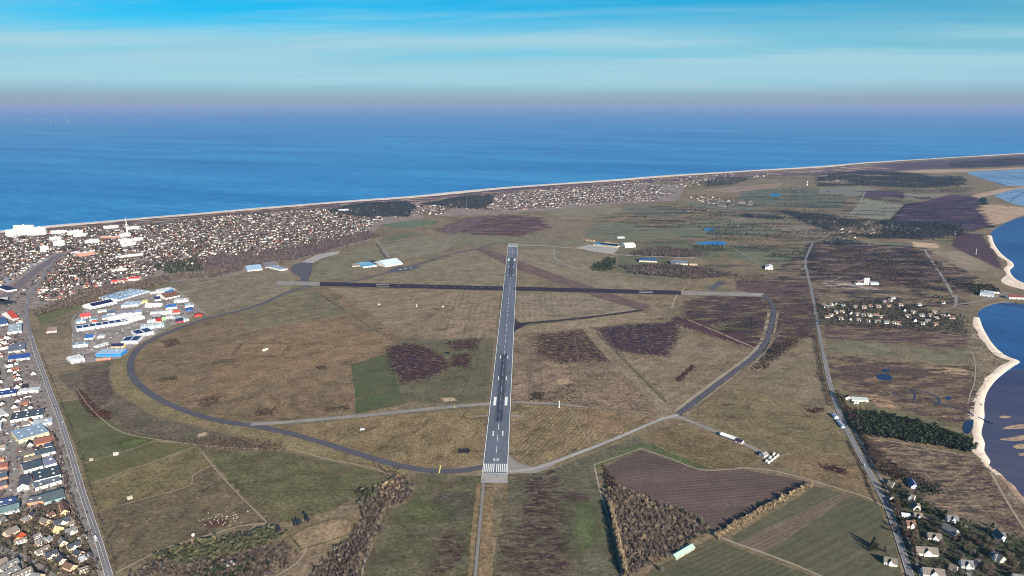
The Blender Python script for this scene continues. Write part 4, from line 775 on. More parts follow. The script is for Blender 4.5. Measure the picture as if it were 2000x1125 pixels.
def house(x, y, rz, L, W, e, r, wall, roof, detail=2, cross=None, name='house', chimney=True, dormers=0):
    """detail 2: near house with openings; 1: wall and roof only"""
    L = round(L); W = round(W); t = empty(name, x, y, 0, rz); PLACED.append((x, y, max(L, W) * 0.6))
    put_part('wall', hmesh(('w', L, W, e, r), lambda: mesh('wall', *wall_vf(L, W, e, r))), wall, t)
    ro = put_part('roof', hmesh(('r', L, W, e, r), lambda: mesh('roof', *roof_vf(L, W, e, r))), roof, t)
    if chimney: put_part('chimney', chim_me(), paint((120, 84, 72)), ro, (L * 0.22, 0.0, r))
    if cross is not None:      # gabled front bay across the house, facing the side seen
        sgn = -1 if math.cos(rz) > 0 else 1
        cw = max(5, round(L * 0.32)); cl = round(W * 0.5) + 2
        put_part('gable_wall', hmesh(('cw', cl, cw, e, r), lambda: mesh('gable_wall', *wall_vf(cl, cw, e + 0.8, r - 0.6))), cross, t, (0, sgn * (W / 2 - cl / 2 + 1.6), 0), math.pi / 2)
        put_part('gable_roof', hmesh(('cr', cl, cw, e, r), lambda: mesh('gable_roof', *roof_vf(cl - 0.9, cw, e + 0.8, r - 0.6, 0.25))), roof, t, (0, sgn * (W / 2 - cl / 2 + 1.0), 0), math.pi / 2)
    for k in range(dormers):
        dx = (k - (dormers - 1) / 2) * L / (dormers + 0.4); sgn = -1 if math.cos(rz) > 0 else 1
        d = put_part('dormer', hmesh('dorm', lambda: mesh('dormer', *wall_vf(3, 2.4, 1.3, 2.1))), wall, t, (dx, sgn * W * 0.30, e + (r - e) * 0.28), math.pi / 2)
        put_part('dormer_roof', hmesh('dormr', lambda: mesh('dormer_roof', *roof_vf(3, 2.4, 1.3, 2.1, 0.2, 0.15))), roof, d)
    if detail >= 2:
        sgn = -1 if math.cos(rz) > 0 else 1; n = max(2, int(L / 4.0))
        for k in range(n):
            put_part('window' if k else 'door', win_me() if k else door_me(), m_glass if k else paint((92, 70, 60)), t, ((k - (n - 1) / 2) * L / n, sgn * (W / 2 + 0.05), e - 1.3 if k else 0.0))
        for ex in (-1, 1):
            for dy in (-W * 0.2, W * 0.2): put_part('window', win_me(), m_glass, t, (ex * (L / 2 + 0.05), dy, e - 1.2), math.pi / 2)
            put_part('window', win_me(), m_glass, t, (ex * (L / 2 + 0.05), 0, e + 1.0), math.pi / 2)
    return t
ORD = ['', 'second ', 'third ', 'fourth ', 'fifth ', 'sixth ', 'seventh ', 'eighth ', 'ninth ', 'tenth ', 'eleventh ', 'twelfth '] + ['%d%s ' % (k, 'th' if 10 < k % 100 < 14 else {1: 'st', 2: 'nd', 3: 'rd'}.get(k % 10, 'th')) for k in range(13, 400)]
def colour_word(c):
    r, g, b = c; mx, mn = max(c), min(c)
    if mx - mn < 26: return 'white' if mx > 205 else 'pale grey' if mx > 165 else 'grey' if mx > 105 else 'dark grey' if mx > 62 else 'black'
    if r >= g and r >= b: return 'red' if r - g > 70 and g < 110 else 'orange' if r - g > 50 else 'cream' if mx > 200 else 'tan' if mx > 150 else 'brown'
    if g >= b: return 'green'
    return 'bright blue' if b - r > 80 else 'pale blue' if mx > 170 else 'blue grey'
LM = {}         # landmarks by name
QUEUE = []      # things waiting for a label that singles them out
def want(o, kind, look, cat, group, marks): QUEUE.append((o, kind, look, cat, group, marks))
def settle():
    seen = {}
    rows = []
    for o, kind, look, cat, group, marks in QUEUE:
        b = min(marks, key=lambda m: (o.location.x - LM[m][0]) ** 2 + (o.location.y - LM[m][1]) ** 2)
        rows.append(((look, kind, b), math.hypot(o.location.x - LM[b][0], o.location.y - LM[b][1]), o, cat, group))
    rows.sort(key=lambda r: (r[0], r[1]))
    for key, d, o, cat, group in rows:
        k = seen.get(key, 0); seen[key] = k + 1; look, kind, b = key
        tag(o, '%s %s, %snearest to %s' % (look, kind, ORD[k], b), cat, group)
def lm(name, u, v): LM[name] = G(u, v)
def orient(p, q, z):
    a = np.array(G(*p, z)); b = np.array(G(*q, z)); d = b - a
    return (a + b) / 2, np.linalg.norm(d), math.atan2(d[1], d[0])
# ---- halls: front foot line, roof back edge in pixels, height in metres
def hall(org, row, cat='hall', name='workshop_hall', group=None):
    ox, oy, sc = org; x1, y1, x2, y2, yb, h, kind, wc, rc, lab = row[:10]; extra = row[10] if len(row) > 10 else ''
    p = np.array(G(ox + x1 / sc, oy + y1 / sc)); q = np.array(G(ox + x2 / sc, oy + y2 / sc))
    d = q - p; L = np.linalg.norm(d); d /= L; nrm = np.array([-d[1], d[0]])
    if yb is None: D = 16.0
    elif yb < 0 and yb > -100: D = float(-yb)
    else:
        D = 10.0
        for _ in range(30):       # depth at which the back roof edge shows at that row
            b = p + nrm * D; yy = 562.5 + FPX * ((CAM_H - h) * CP - b[1] * SP) / ((CAM_H - h) * SP + b[1] * CP) - oy
            D = max(7.0, D + (yy - yb / sc) * 1.6)
    D = min(D, 90.0)
    c = (p + q) / 2 + nrm * D / 2; rz = math.atan2(d[1], d[0])
    t = empty(name, c[0], c[1], 0, rz); PLACED.append((c[0], c[1], max(L, D) * 0.5)); wm, rm = paint(wc, 0.75, 0.12), paint(tuple(int(c * 0.93) for c in rc), 0.7, 0.22, 9.0)
    x, y = L / 2, D / 2
    if kind == 'flat':
        MB().box(-x, x, -y, y, -0.3, h).build('wall', wm, t)
        ro = MB().box(-x - 0.3, x + 0.3, -y - 0.3, y + 0.3, h, h + 0.35).build('roof', rm, t)
        n = max(1, int(L / 16))
        if 'k' in extra:
            for k in range(n):
                for dy in ((-0.22, 0.2) if D > 20 else (0.0,)):
                    MB().box(-1.6, 1.6, -1.6, 1.6, 0.35, 1.1).build('skylight', paint((225, 228, 230)), ro).location = ((k + 0.5 - n / 2) * L / n, dy * D, h)
        if 's' in extra:
            for k in range(n): MB().box(-L / n * 0.4, L / n * 0.4, -D * 0.34, D * 0.34, 0.5, 0.65).build('solar_panel', m_solar, ro).location = ((k + 0.5 - n / 2) * L / n, 0, h)
        if 'u' in extra: MB().box(-2, 2, -1.5, 1.5, 0.35, 2.2).build('roof_unit', paint((200, 202, 204)), ro).location = (L * 0.2, D * 0.1, h)
    elif kind in ('gable', 'arch'):
        if kind == 'gable': r = h + min(D, L) * (0.18 if D > 16 else 0.32)
        along = not ('x' in extra)
        if kind == 'gable':
            a, b2 = (L, D) if along else (D, L)
            rz2 = 0 if along else math.pi / 2; r = h + b2 * (0.16 if b2 > 18 else 0.32)
            w_ = link('wall', mesh('wall', *wall_vf(a, b2, h, r)), wm, t); w_.rotation_euler.z = rz2
            ro = link('roof', mesh('roof', *roof_vf(a, b2, h, r, 0.5, 0.35)), rm, t); ro.rotation_euler.z = rz2
            if 'k' in extra:
                n = max(2, int(a / 12)); sl = (r - h) / (b2 / 2)
                for k in range(n):
                    o = MB().add([(-2, -1, -sl + 0.5), (2, -1, -sl + 0.5), (2, 1, sl + 0.5), (-2, 1, sl + 0.5)], [(0, 1, 2, 3)]).build('skylight', paint((215, 222, 228)), ro); o.location = ((k + 0.5 - n / 2) * a / n, -b2 * 0.25, (h + r) / 2 + 0.05)
            if 's' in extra:
                sl = (r - h) / (b2 / 2); yy = b2 * 0.2
                MB().add([(-a * 0.4, -yy, -sl * yy + 0.55), (a * 0.4, -yy, -sl * yy + 0.55), (a * 0.4, yy, sl * yy + 0.55), (-a * 0.4, yy, sl * yy + 0.55)], [(0, 1, 2, 3)]).build('solar_panel', m_solar, ro).location = (0, -b2 * 0.25, (h + r) / 2)
        else:
            n = 10; cs = [(-y * math.cos(math.pi * k / n), h * 0.55 + y * 0.55 * math.sin(math.pi * k / n)) for k in range(n + 1)]
            V = [(-x, a, b) for a, b in cs] + [(x, a, b) for a, b in cs]; m = n + 1
            mesh_r = mesh('roof', V, [(k, m + k, m + k + 1, k + 1) for k in range(n)]); link('roof', mesh_r, rm, t)
            W_ = V + [(-x, -y, 0), (-x, y, 0), (x, -y, 0), (x, y, 0)]; z = 2 * m
            link('wall', mesh('wall', W_, [tuple([z] + list(range(0, m)) + [z + 1])[::-1], tuple([z + 2] + list(range(m, 2 * m)) + [z + 3]), (z, z + 2, m, 0), (z + 3, z + 1, m - 1, 2 * m - 1)]), wm, t)
    elif kind == 'saw':
        n = max(3, int(L / 9)); V = []; F_ = []; MB().box(-x, x, -y, y, -0.3, h).build('wall', wm, t)
        for k in range(n):
            x0 = -x + L * k / n; x1_ = x0 + L / n * 0.96; b = len(V)
            V += [(x0, -y, h + 0.05), (x1_, -y, h + 0.05), (x1_, -y, h + 2.4), (x0, y, h + 0.05), (x1_, y, h + 0.05), (x1_, y, h + 2.4)]
            F_ += [(b, b + 1, b + 2), (b + 3, b + 5, b + 4), (b, b + 2, b + 5, b + 3), (b + 1, b + 4, b + 5, b + 2)]
        link('roof', mesh('roof', V, F_), rm, t)
    # doors and a window band on the front
    n = max(1, int(L / 13))
    if h > 3:
        for k in range(min(n, 7)): MB().box(-1.8, 1.8, -0.12, 0.05, 0, min(3.6, h * 0.6)).build('roller_door', paint((96, 100, 108) if k % 2 else (150, 60, 52) if k % 5 == 3 else (120, 126, 134)), t).location = ((k + 0.5 - n / 2) * L / n, -y - 0.02, 0)
        if h > 5.5: MB().box(-x * 0.92, x * 0.92, -0.10, 0.05, h * 0.70, h * 0.70 + 0.9).build('window_band', m_glass, t).location = (0, -y - 0.02, 0)
    tag(t, lab, cat, group or ('industrial halls' if cat == 'hall' else None)); return t
WH, CR, BL, SL = (232, 232, 228), (236, 220, 186), (60, 130, 200), (78, 86, 98)
Z6 = (120, 540, 6.617); Z4 = (0, 800, 7.03); Z5 = (0, 960, 6.817); Z2 = (0, 640, 4.0); Z1 = (0, 380, 4.0); ZC = (450, 380, 4.0); ZR = (900, 380, 4.0); ZT = (0, 420, 6.617)
ESTATE = [
 (445,1040,770,1035,940,9,'flat',(52,140,214),(178,202,226),'large bright blue hall with pale blue flat roof at estate corner','u'),
 (640,930,800,925,878,6,'gable',(240,214,158),(44,40,78),'cream hall with navy solar roof behind the blue hall',''),
 (770,880,985,868,770,8,'flat',WH,(200,204,212),'white hall with rows of grey blue solar panels','s'),
 (980,790,1200,745,700,8,'flat',WH,(214,216,220),'white hall with two navy roof strips','s'),
 (150,925,340,905,855,8,'flat',WH,(140,160,174),'white hall with grey and blue roof at estate west corner','k'),
 (128,1118,285,1098,1045,7,'saw',WH,(228,230,232),'white stepped roof hall below the estate road',''),
 (200,715,870,612,640,8,'flat',(226,224,220),(216,222,230),'longest white hall with rows of blue skylights','s'),
 (800,620,1080,548,520,7,'saw',(224,224,222),(236,236,234),'white saw-tooth hall joined to the longest hall',''),
 (1110,600,1230,590,558,6,'flat',WH,(214,214,214),'low white hall at the street bend','u'),
 (1025,690,1330,655,620,7,'flat',(196,214,232),(206,214,224),'pale blue and white wide hall facing the taxiway','k'),
 (1300,572,1352,567,535,6,'gable',(176,214,160),(150,190,140),'small light green building in the estate',''),
 (1225,608,1290,600,545,6,'gable',(236,216,130),(176,52,66),'yellow house with crimson roof in the estate',''),
 (1718,525,1822,515,-20,5,'gable',(190,60,54),(150,56,54),'red walled barn at the east tip of estate','x'),
 (1610,455,1700,445,405,7,'flat',(44,80,160),(60,90,150),'deep blue workshop near the red barn',''),
 (1600,405,1712,392,352,7,'flat',(200,206,214),(160,176,196),'grey blue flat hall above the deep blue workshop','k'),
 (1455,345,1640,330,290,7,'flat',WH,(220,220,218),'wide white hall on the eastern estate edge','k'),
 (1350,300,1530,262,238,6,'gable',WH,(120,84,74),'brown roofed row with white fronts in the north estate',''),
 (1285,228,1470,195,168,9,'flat',WH,(226,226,224),'tall white hall at the north tip of estate','u'),
 (1375,230,1470,205,-18,10,'arch',(44,120,186),(30,124,190),'hall with bright blue arched roof',''),
 (1150,232,1260,216,200,6,'flat',WH,(216,216,214),'small white flat hall beside the long glass roof',''),
 (745,322,925,268,262,6,'flat',(214,220,226),(150,176,206),'western half of the long glass roofed row','k'),
 (930,266,1140,205,200,6,'flat',(222,226,230),(176,200,222),'eastern half of the long glass roofed row','k'),
 (375,428,720,350,372,7,'gable',WH,(232,234,236),'white hall with dark solar strip on the north bank','s'),
 (775,402,990,392,325,8,'flat',WH,(178,194,214),'white hall with black shaded side beside street','k'),
 (1045,348,1112,342,302,7,'flat',(240,222,140),(226,212,150),'pale yellow cube building in the estate',''),
 (1212,322,1285,312,270,7,'gable',(206,206,204),(38,38,92),'hall with steep navy roof',''),
 (1080,402,1280,396,350,7,'gable',WH,(226,226,224),'white gabled hall in the middle of estate',''),
 (1350,432,1490,415,375,7,'gable',WH,(56,108,176),'white hall with blue panel roof',''),
 (1440,492,1530,485,452,6,'gable',(224,210,200),(196,74,62),'hall with coral red roof in the east estate',''),
 (1150,492,1290,480,448,6,'flat',WH,(206,208,210),'white flat roofed workshop by the estate street',''),
 (1292,498,1430,490,448,6,'gable',WH,(214,214,212),'white gabled workshop next to the flat one',''),
 (1170,548,1290,538,495,6,'flat',(40,38,44),(200,196,196),'workshop with black front by the estate street',''),
 (1350,548,1445,541,508,6,'flat',WH,(214,216,218),'small white hall between black front and red roof',''),
 (1480,602,1580,590,548,6,'gable',(150,46,58),(50,48,84),'navy roofed shed with dark red wall',''),
 (1582,590,1652,572,522,7,'flat',(206,214,218),(176,194,196),'grey green flat hall near the taxiway bend','k'),
 (258,552,382,532,492,6,'gable',(222,196,190),(214,84,84),'hall with rose red roof on the west edge',''),
 (195,612,312,600,552,6,'flat',WH,(164,196,216),'pale blue roofed hall on the west edge','k'),
 (365,582,452,576,538,6,'flat',(206,220,228),(140,182,206),'small sky blue roofed hall',''),
 (398,612,462,606,575,5,'gable',(214,206,196),(176,84,64),'rust roofed hut before the longest hall',''),
 (590,504,692,492,450,6,'gable',(210,210,212),(78,98,128),'dark blue grey roofed workshop',''),
 (700,514,822,502,455,6,'flat',(230,140,118),(150,150,170),'coral fronted workshop in mid estate',''),
 (838,512,940,502,448,6,'gable',(214,210,212),(120,116,140),'violet grey roofed workshop',''),
 (942,498,1042,486,435,7,'flat',WH,(170,184,214),'white and blue workshop by the estate street',''),
 (458,928,610,880,-13,6,'arch',(196,204,204),(190,202,204),'grey barrel roofed store hall',''),
 (300,822,402,815,755,6,'gable',WH,(50,96,170),'white house with blue roof before the longest hall',''),
 (470,802,552,796,752,6,'flat',WH,(206,216,222),'pale cube hall beside the blue roofed house',''),
 (452,1092,640,1075,1058,4,'flat',(226,120,92),(210,190,180),'low orange fronted annex below the blue hall',''),
 (470,470,590,455,430,5,'flat',(214,206,196),(190,190,192),'low grey annex in the west estate',''),
 (530,560,640,545,510,5,'gable',(222,214,204),(140,160,176),'slate roofed hall in the west estate',''),
 (640,560,740,550,520,5,'gable',(206,196,150),(160,176,190),'olive fronted hall in the mid estate',''),
 (1440,260,1530,250,-9,4,'flat',WH,(110,74,70),'thin brown shed north of the wide hall',''),
 (880,600,905,595,-8,3,'flat',WH,WH,'small white van body store by the car park','')]
for r in ESTATE: hall(Z6, r)
lm('the blue hall', 220, 690); lm('the longest white hall', 205, 640)
STRIP = [
 (Z4,(148,188,590,112,-40,7,'flat',WH,SL,'dark slate roofed market hall with white skylight rows','k')),
 (Z4,(450,250,720,200,155,5,'flat',WH,(196,204,214),'pale roofed showroom beside main road','u')),
 (Z4,(265,470,680,352,300,8,'flat',(228,212,172),(150,168,190),'cream building with grey blue flat roof','k')),
 (Z4,(500,512,748,462,388,5,'gable',(216,150,112),(146,96,82),'brown roofed hall with orange front','')),
 (Z4,(620,545,725,520,482,4,'gable',WH,(52,70,96),'small navy roofed shed beside the orange front','')),
 (Z4,(330,668,490,625,600,5,'gable',(206,190,160),(96,92,88),'western half of the dark gabled workshop row','')),
 (Z4,(492,672,765,606,565,6,'gable',WH,(72,84,96),'eastern half of the dark gabled workshop row','')),
 (Z4,(330,742,565,690,660,4,'gable',(210,196,170),(126,116,104),'low tan workshop row','')),
 (Z4,(636,822,792,775,680,7,'flat',WH,(140,142,164),'violet grey roofed white block by the main road','u')),
 (Z4,(338,888,598,815,740,7,'gable',WH,(66,80,90),'white hall with dark teal roof','')),
 (Z4,(478,1040,845,945,850,8,'flat',WH,(72,82,94),'large dark flat roof with white skylight domes','k')),
 (Z4,(490,1120,850,1010,985,6,'flat',WH,(110,118,130),'white fronted annex below the skylight dome roof','k')),
 (Z4,(240,1128,405,1095,935,7,'gable',WH,(88,90,98),'grey gabled hall with white front gable','x')),
 (Z4,(-20,725,58,712,672,5,'gable',(222,160,120),(150,100,84),'orange fronted shed at the picture edge','')),
 (Z4,(-30,835,105,812,735,5,'gable',(206,120,100),(140,92,82),'long brown roofed shed at the picture edge','')),
 (Z4,(-30,985,108,950,900,5,'gable',(222,140,104),(66,78,96),'navy roofed shed with orange front','')),
 (Z4,(-30,1105,108,1065,1000,5,'gable',(226,140,106),(90,92,104),'lower orange fronted shed at the picture edge','')),
 (Z4,(-60,300,18,285,185,6,'flat',WH,(220,222,222),'white flat hall cut by the picture edge','')),
 (Z4,(-40,130,120,85,30,5,'flat',WH,(206,206,206),'white hall left of the slate roofed market','')),
 (Z4,(-40,570,70,555,500,5,'gable',WH,(150,140,132),'white house above the picture edge sheds','')),
 (Z5,(-20,345,262,275,200,6,'gable',(214,222,220),(112,134,138),'long teal grey roofed hall above the housing estate','')),
 (Z5,(-40,235,205,185,122,6,'gable',(214,222,230),(52,66,108),'long navy roofed hall with skylights','k')),
 (Z5,(352,192,585,155,60,5,'gable',(226,140,104),(96,98,104),'grey roofed hall with orange front','k')),
 (Z5,(590,185,872,105,20,5,'gable',(150,178,176),(84,98,104),'grey roofed hall with teal front','')),
 (Z2,(-20,552,128,528,498,6,'gable',WH,(40,62,120),'hall with deep blue roof and white dots','k')),
 (Z2,(140,524,300,506,478,6,'flat',WH,(226,226,226),'white flat hall beside the deep blue roof','')),
 (Z2,(65,268,232,248,215,6,'gable',WH,(46,76,140),'white hall with blue roof beside main road','')),
 (Z2,(64,204,198,184,132,6,'flat',(206,196,176),(116,118,136),'grey flat roofed store','u')),
 (Z2,(60,50,170,40,-5,6,'flat',WH,(196,206,216),'pale roofed warehouse in upper strip','k')),
 (Z2,(560,285,665,262,232,6,'saw',WH,(226,230,232),'white ribbed shed below the estate road','')),
 (Z1,(60,765,132,752,715,7,'flat',WH,(38,44,78),'navy flat roofed block by the railway','')),
 (Z1,(-20,850,62,840,808,6,'flat',WH,(214,214,214),'white flat hall by the upper main road','')),
 (Z1,(50,868,128,850,830,6,'flat',(60,58,60),(50,52,60),'black flat roofed hall by upper main road','')),
 (Z1,(-20,1035,65,1020,980,6,'gable',WH,(58,86,130),'slate blue roofed white hall in the strip','')),
 (Z1,(62,1095,170,1080,1010,7,'flat',WH,(176,190,200),'pale grey flat market hall in the strip','k')),
 (Z1,(100,985,150,975,930,6,'gable',WH,(176,70,62),'white building with red roof part','')),
 (Z1,(365,1085,445,1075,1040,5,'flat',(226,196,190),(176,140,132),'pinkish low building east of main road','')),
]
for z, r in STRIP: hall(z, r, group='halls of the business strip')
AIR = [
 (ZC,(1040,575,1142,562,535,6,'flat',WH,(120,180,210),'white hangar with turquoise roof','')),
 (ZC,(1212,568,1345,545,512,6,'gable',WH,(196,216,230),'wide pale blue hangar by the small apron','')),
 (ZC,(1150,555,1205,545,515,5,'flat',(150,140,130),(70,68,80),'dark shed between the two small hangars','')),
 (ZC,(950,565,1035,560,540,4,'flat',(190,176,160),(160,150,140),'low tan sheds left of the turquoise hangar','')),
 (ZC,(135,603,250,590,565,6,'gable',WH,(150,180,206),'pale blue roofed shed by the dark apron','')),
 (ZC,(395,598,445,588,562,6,'flat',WH,(150,170,190),'small white and blue hut beside the dark apron','')),
 (ZC,(270,575,380,562,540,5,'gable',(170,160,150),(110,104,110),'grey roofed shed behind the apron huts','')),
 (ZC,(850,137,920,132,115,14,'flat',WH,(220,214,204),'white block standing in the dark coastal wood','')),
 (ZR,(1030,398,1222,416,-46,7,'flat',(196,176,150),(52,140,188),'long hangar with bright blue roof','')),
 (ZR,(975,360,1040,368,352,6,'flat',(206,184,150),(160,140,120),'tan annex left of blue hangar','')),
 (ZR,(1222,412,1262,398,382,7,'flat',(190,166,140),(186,170,150),'tan annex right of blue hangar','')),
 (ZR,(1285,418,1368,412,392,5,'arch',WH,(226,226,224),'white tent hall beside blue hangar','')),
 (ZR,(1395,526,1530,532,-42,7,'gable',(220,208,180),(54,84,130),'cream hangar with navy roof','')),
 (ZR,(1640,546,1772,552,-44,7,'gable',(222,212,188),(104,116,134),'cream hangar with grey roof','')),
 (ZR,(1785,552,1845,556,535,5,'flat',(206,180,150),(190,170,150),'low tan hut beside the grey roofed hangar','')),
 (ZR,(1225,343,1280,341,328,6,'flat',WH,(214,206,196),'white clubhouse on the golf course','')),
 ((1350,380,4.0),(578,584,636,588,548,8,'gable',WH,(206,206,206),'white barn at the farm lane','x')),
 ((1600,480,5.0),(1566,488,1700,505,430,9,'flat',(222,226,230),(196,206,220),'white harbour building with flat roofs','u')),
 ((1600,480,5.0),(1855,520,1995,525,478,7,'gable',WH,(140,76,66),'long red roofed harbour shed','')),
 ((1600,480,5.0),(1710,465,1760,468,450,4,'flat',WH,(220,220,220),'small white harbour hut','')),
 ((1600,680,5.0),(318,520,480,528,470,4,'gable',(206,212,196),(176,186,180),'long grey green greenhouse by coast road','')),
 ((1600,680,5.0),(252,505,322,512,468,5,'gable',WH,(120,66,60),'white farmhouse with red brown roof joined to greenhouse','x')),
 ((1600,680,5.0),(338,545,385,548,528,4,'flat',WH,(214,214,210),'low white store before the greenhouse','')),
 ((1600,680,5.0),(120,660,150,690,-8,4,'gable',(206,220,236),(190,204,220),'pale blue roofed cottage left of coast road','')),
 ((1600,680,5.0),(165,715,218,782,-6,3,'gable',(206,220,236),(200,210,224),'narrow white shed row left of coast road','')),
 ((1360,800,9.375),(428,488,700,585,-11,4,'gable',(90,90,86),(230,232,226),'long open shed with white roof','')),  # dark wall colour stands in for the shade of the open front
 ((1360,800,9.375),(702,590,822,638,-10,4,'gable',(226,190,190),(50,48,66),'dark roofed shed with pink gable end','')),
 ((1360,800,9.375),(1150,845,1240,888,-12,4.5,'gable',(196,206,208),(150,140,140),'grey roofed hut beside white trailers','x')),
 ((1160,940,7.03),(1128,1090,1385,938,-11,3.5,'gable',(160,150,130),(168,204,180),'mint green roofed barn below the triangular wood','')),
 ((450,640,4.0),(262,186,294,174,-6,3.5,'gable',WH,(206,200,190),'small white building in the hedged compound','')),
 ((450,640,4.0),(1012,802,1045,800,-6,3.5,'flat',WH,(120,116,112),'small hut with white front in golden grass','')),
 ((0,845,4.0),(885,180,925,176,-6,3,'gable',(206,200,190),(186,180,168),'white field shelter in the green pasture','')),
 ((0,845,4.0),(700,222,725,220,-6,2.6,'gable',(176,168,156),(160,152,140),'small pale field hut by the pasture track','')),
 ((0,845,4.0),(998,528,1038,515,-6,3,'gable',(186,174,160),(170,160,148),'pale field shelter at the pasture edge','')),
 ((220,960,6.67),(1440,1005,1598,945,-7,3,'flat',WH,(226,222,214),'long white roofed shed in the foreground copse','')),
 ((220,960,6.67),(1255,1045,1328,1018,-6,3,'flat',WH,(220,216,208),'short white roofed shed in the foreground copse','')),
 ((220,960,6.67),(1035,600,1058,598,-5,3.5,'gable',WH,(230,226,218),'tiny white hut at the sheep pasture path','')),
 (ZC,(1156,862,1169,862,-4,3,'flat',WH,(206,206,206),'small antenna cabin in the mid meadow','')),
 (ZC,(1652,880,1666,880,-4,3,'flat',WH,(206,206,206),'antenna cabin nearest the runway in mid meadow','')),
]
for z, r in AIR: hall(z, r, cat='building', name='shed' if r[5] < 4.2 else 'building', group='lone buildings')
# ---- tower blocks of the seaside town: foot line, height and floors
def block(x1, y1, x2, y2, h, lab, wc=(236, 234, 228), D=15.0, tw=False):
    ox, oy, sc = ZT; p = np.array(G(ox + x1 / sc, oy + y1 / sc)); q = np.array(G(ox + x2 / sc, oy + y2 / sc)); d = q - p; L = np.linalg.norm(d); d /= L
    c = (p + q) / 2 + np.array([-d[1], d[0]]) * D / 2; t = empty('apartment_block', c[0], c[1], 0, math.atan2(d[1], d[0])); PLACED.append((c[0], c[1], L * 0.5))
    MB().box(-L / 2, L / 2, -D / 2, D / 2, -0.3, h).build('wall', paint(wc), t)
    ro = MB().box(-L / 2 - .2, L / 2 + .2, -D / 2 - .2, D / 2 + .2, h, h + 0.5).build('roof', paint((206, 204, 200)), t)
    MB().box(-3, 3, -3, 3, h + 0.5, h + 3.6).build('stair_tower', paint((226, 222, 214)), ro)
    n = max(1, int(h / 3.1))
    for k in range(n): MB().box(-L / 2 + 0.6, L / 2 - 0.6, -0.10, 0.06, k * 3.1 + 0.9, k * 3.1 + 2.4).build('window_row', paint((104, 108, 116)), t).location = (0, -D / 2, 0)
    for k in range(max(2, int(L / 14))): MB().box(-0.35, 0.35, -1.3, 0.05, 0, h).build('balcony_wall', paint(wc), t).location = ((k + 0.5 - max(2, int(L / 14)) / 2) * L / max(2, int(L / 14)), -D / 2, 0)
    tag(t, lab, 'apartment block', 'tall white blocks of the seaside town')
for r in [(75,275,250,270,32,'leftmost tall white block on the seafront'),(188,262,435,258,50,'highest white slab block on the seafront'),(438,262,590,258,40,'right white slab of the seafront trio'),(95,292,210,288,14,'low white block before the seafront trio'),(250,262,440,266,12,'low white terrace at the foot of highest slab'),
          (655,245,865,240,16,'long white block right of the seafront trio'),(875,262,1075,245,20,'striped white block in the seafront row'),(950,285,1120,275,16,'white block before the striped one'),(640,330,790,325,16,'white roofed block in the town middle'),(690,402,835,396,24,'bright white cube block in the town middle'),(525,482,635,472,26,'white cube block nearest the railway'),
          (1120,378,1280,356,18,'white slab block left of the mast'),(1580,382,1690,362,22,'white block at the foot of the mast'),(1690,352,1850,320,14,'low white row right of the mast'),(1600,412,1760,382,12,'small white row below the mast block'),(1560,292,1690,275,18,'grey white block directly behind the mast'),(1645,195,1800,185,16,'white seafront block right of the mast'),(1340,178,1530,170,14,'white seafront block left of the mast'),
          (1000,545,1225,515,16,'white and orange block by the station'),(935,505,1000,512,10,'small white station block'),(1300,300,1530,305,10,'reddish brick row behind the town'),(1450,738,1640,712,8,'low white row at the wood edge'),(1500,560,1850,520,8,'long low white row in the eastern town')]:
    block(*r[:5], r[5], (206, 140, 116) if 'orange' in r[5] or 'brick' in r[5] else (236, 234, 228))
for k, r in enumerate([(1440,885,1515,885,848,7,'gable',(228,206,196),(196,72,66),'leftmost of three red roofed houses by the wood',''),(1540,878,1615,875,830,7,'gable',(228,206,196),(198,74,68),'middle of three red roofed houses by the wood','x'),(1660,850,1795,845,800,8,'gable',(228,206,196),(194,70,64),'largest of three red roofed houses by the wood','')]): hall(ZT, r, cat='house', name='house', group='red roofed houses')
# mast of the seaside town
x, y = G(249.5, 459); t = empty('broadcast_tower', x, y); tag(t, 'tall slim white mast rising over the town', 'tower')
MB().cone(0, 0, 0, 52, 5.0, 3.2, 12).build('shaft', paint((226, 224, 220)), t); MB().cone(0, 0, 52, 55, 6.5, 6.5, 12).build('platform', paint((214, 214, 214)), t)
MB().cone(0, 0, 55, 70, 2.2, 1.6, 10).build('upper_shaft', paint((230, 228, 226)), t); MB().cone(0, 0, 70, 92, 0.9, 0.4, 8).build('antenna', paint((226, 222, 220)), t)
x, y = G(475, 453); t = empty('pole_mast', x, y); tag(t, 'slim white mast among the eastern town houses', 'tower'); MB().cone(0, 0, 0, 30, 1.4, 0.8, 8).build('shaft', paint((226, 224, 220)), t); MB().box(-3, 3, -3, 3, 0, 6).build('base', paint((214, 210, 206)), t)
x, y = G(1576, 362); t = empty('lighthouse', x, y); tag(t, 'white lighthouse with dark band in far fields', 'lighthouse')
MB().cone(0, 0, 0, 14, 5, 4.6, 14).build('lower_shaft', paint((236, 236, 232)), t); MB().cone(0, 0, 14, 22, 4.6, 4.2, 14).build('dark_band', paint((50, 50, 56)), t); MB().cone(0, 0, 22, 33, 4.2, 3.8, 14).build('upper_shaft', paint((236, 236, 232)), t); MB().cone(0, 0, 33, 38, 2.6, 2.2, 10).cone(0, 0, 38, 41, 2.8, 0.2, 10).build('lantern', paint((60, 60, 66)), t)
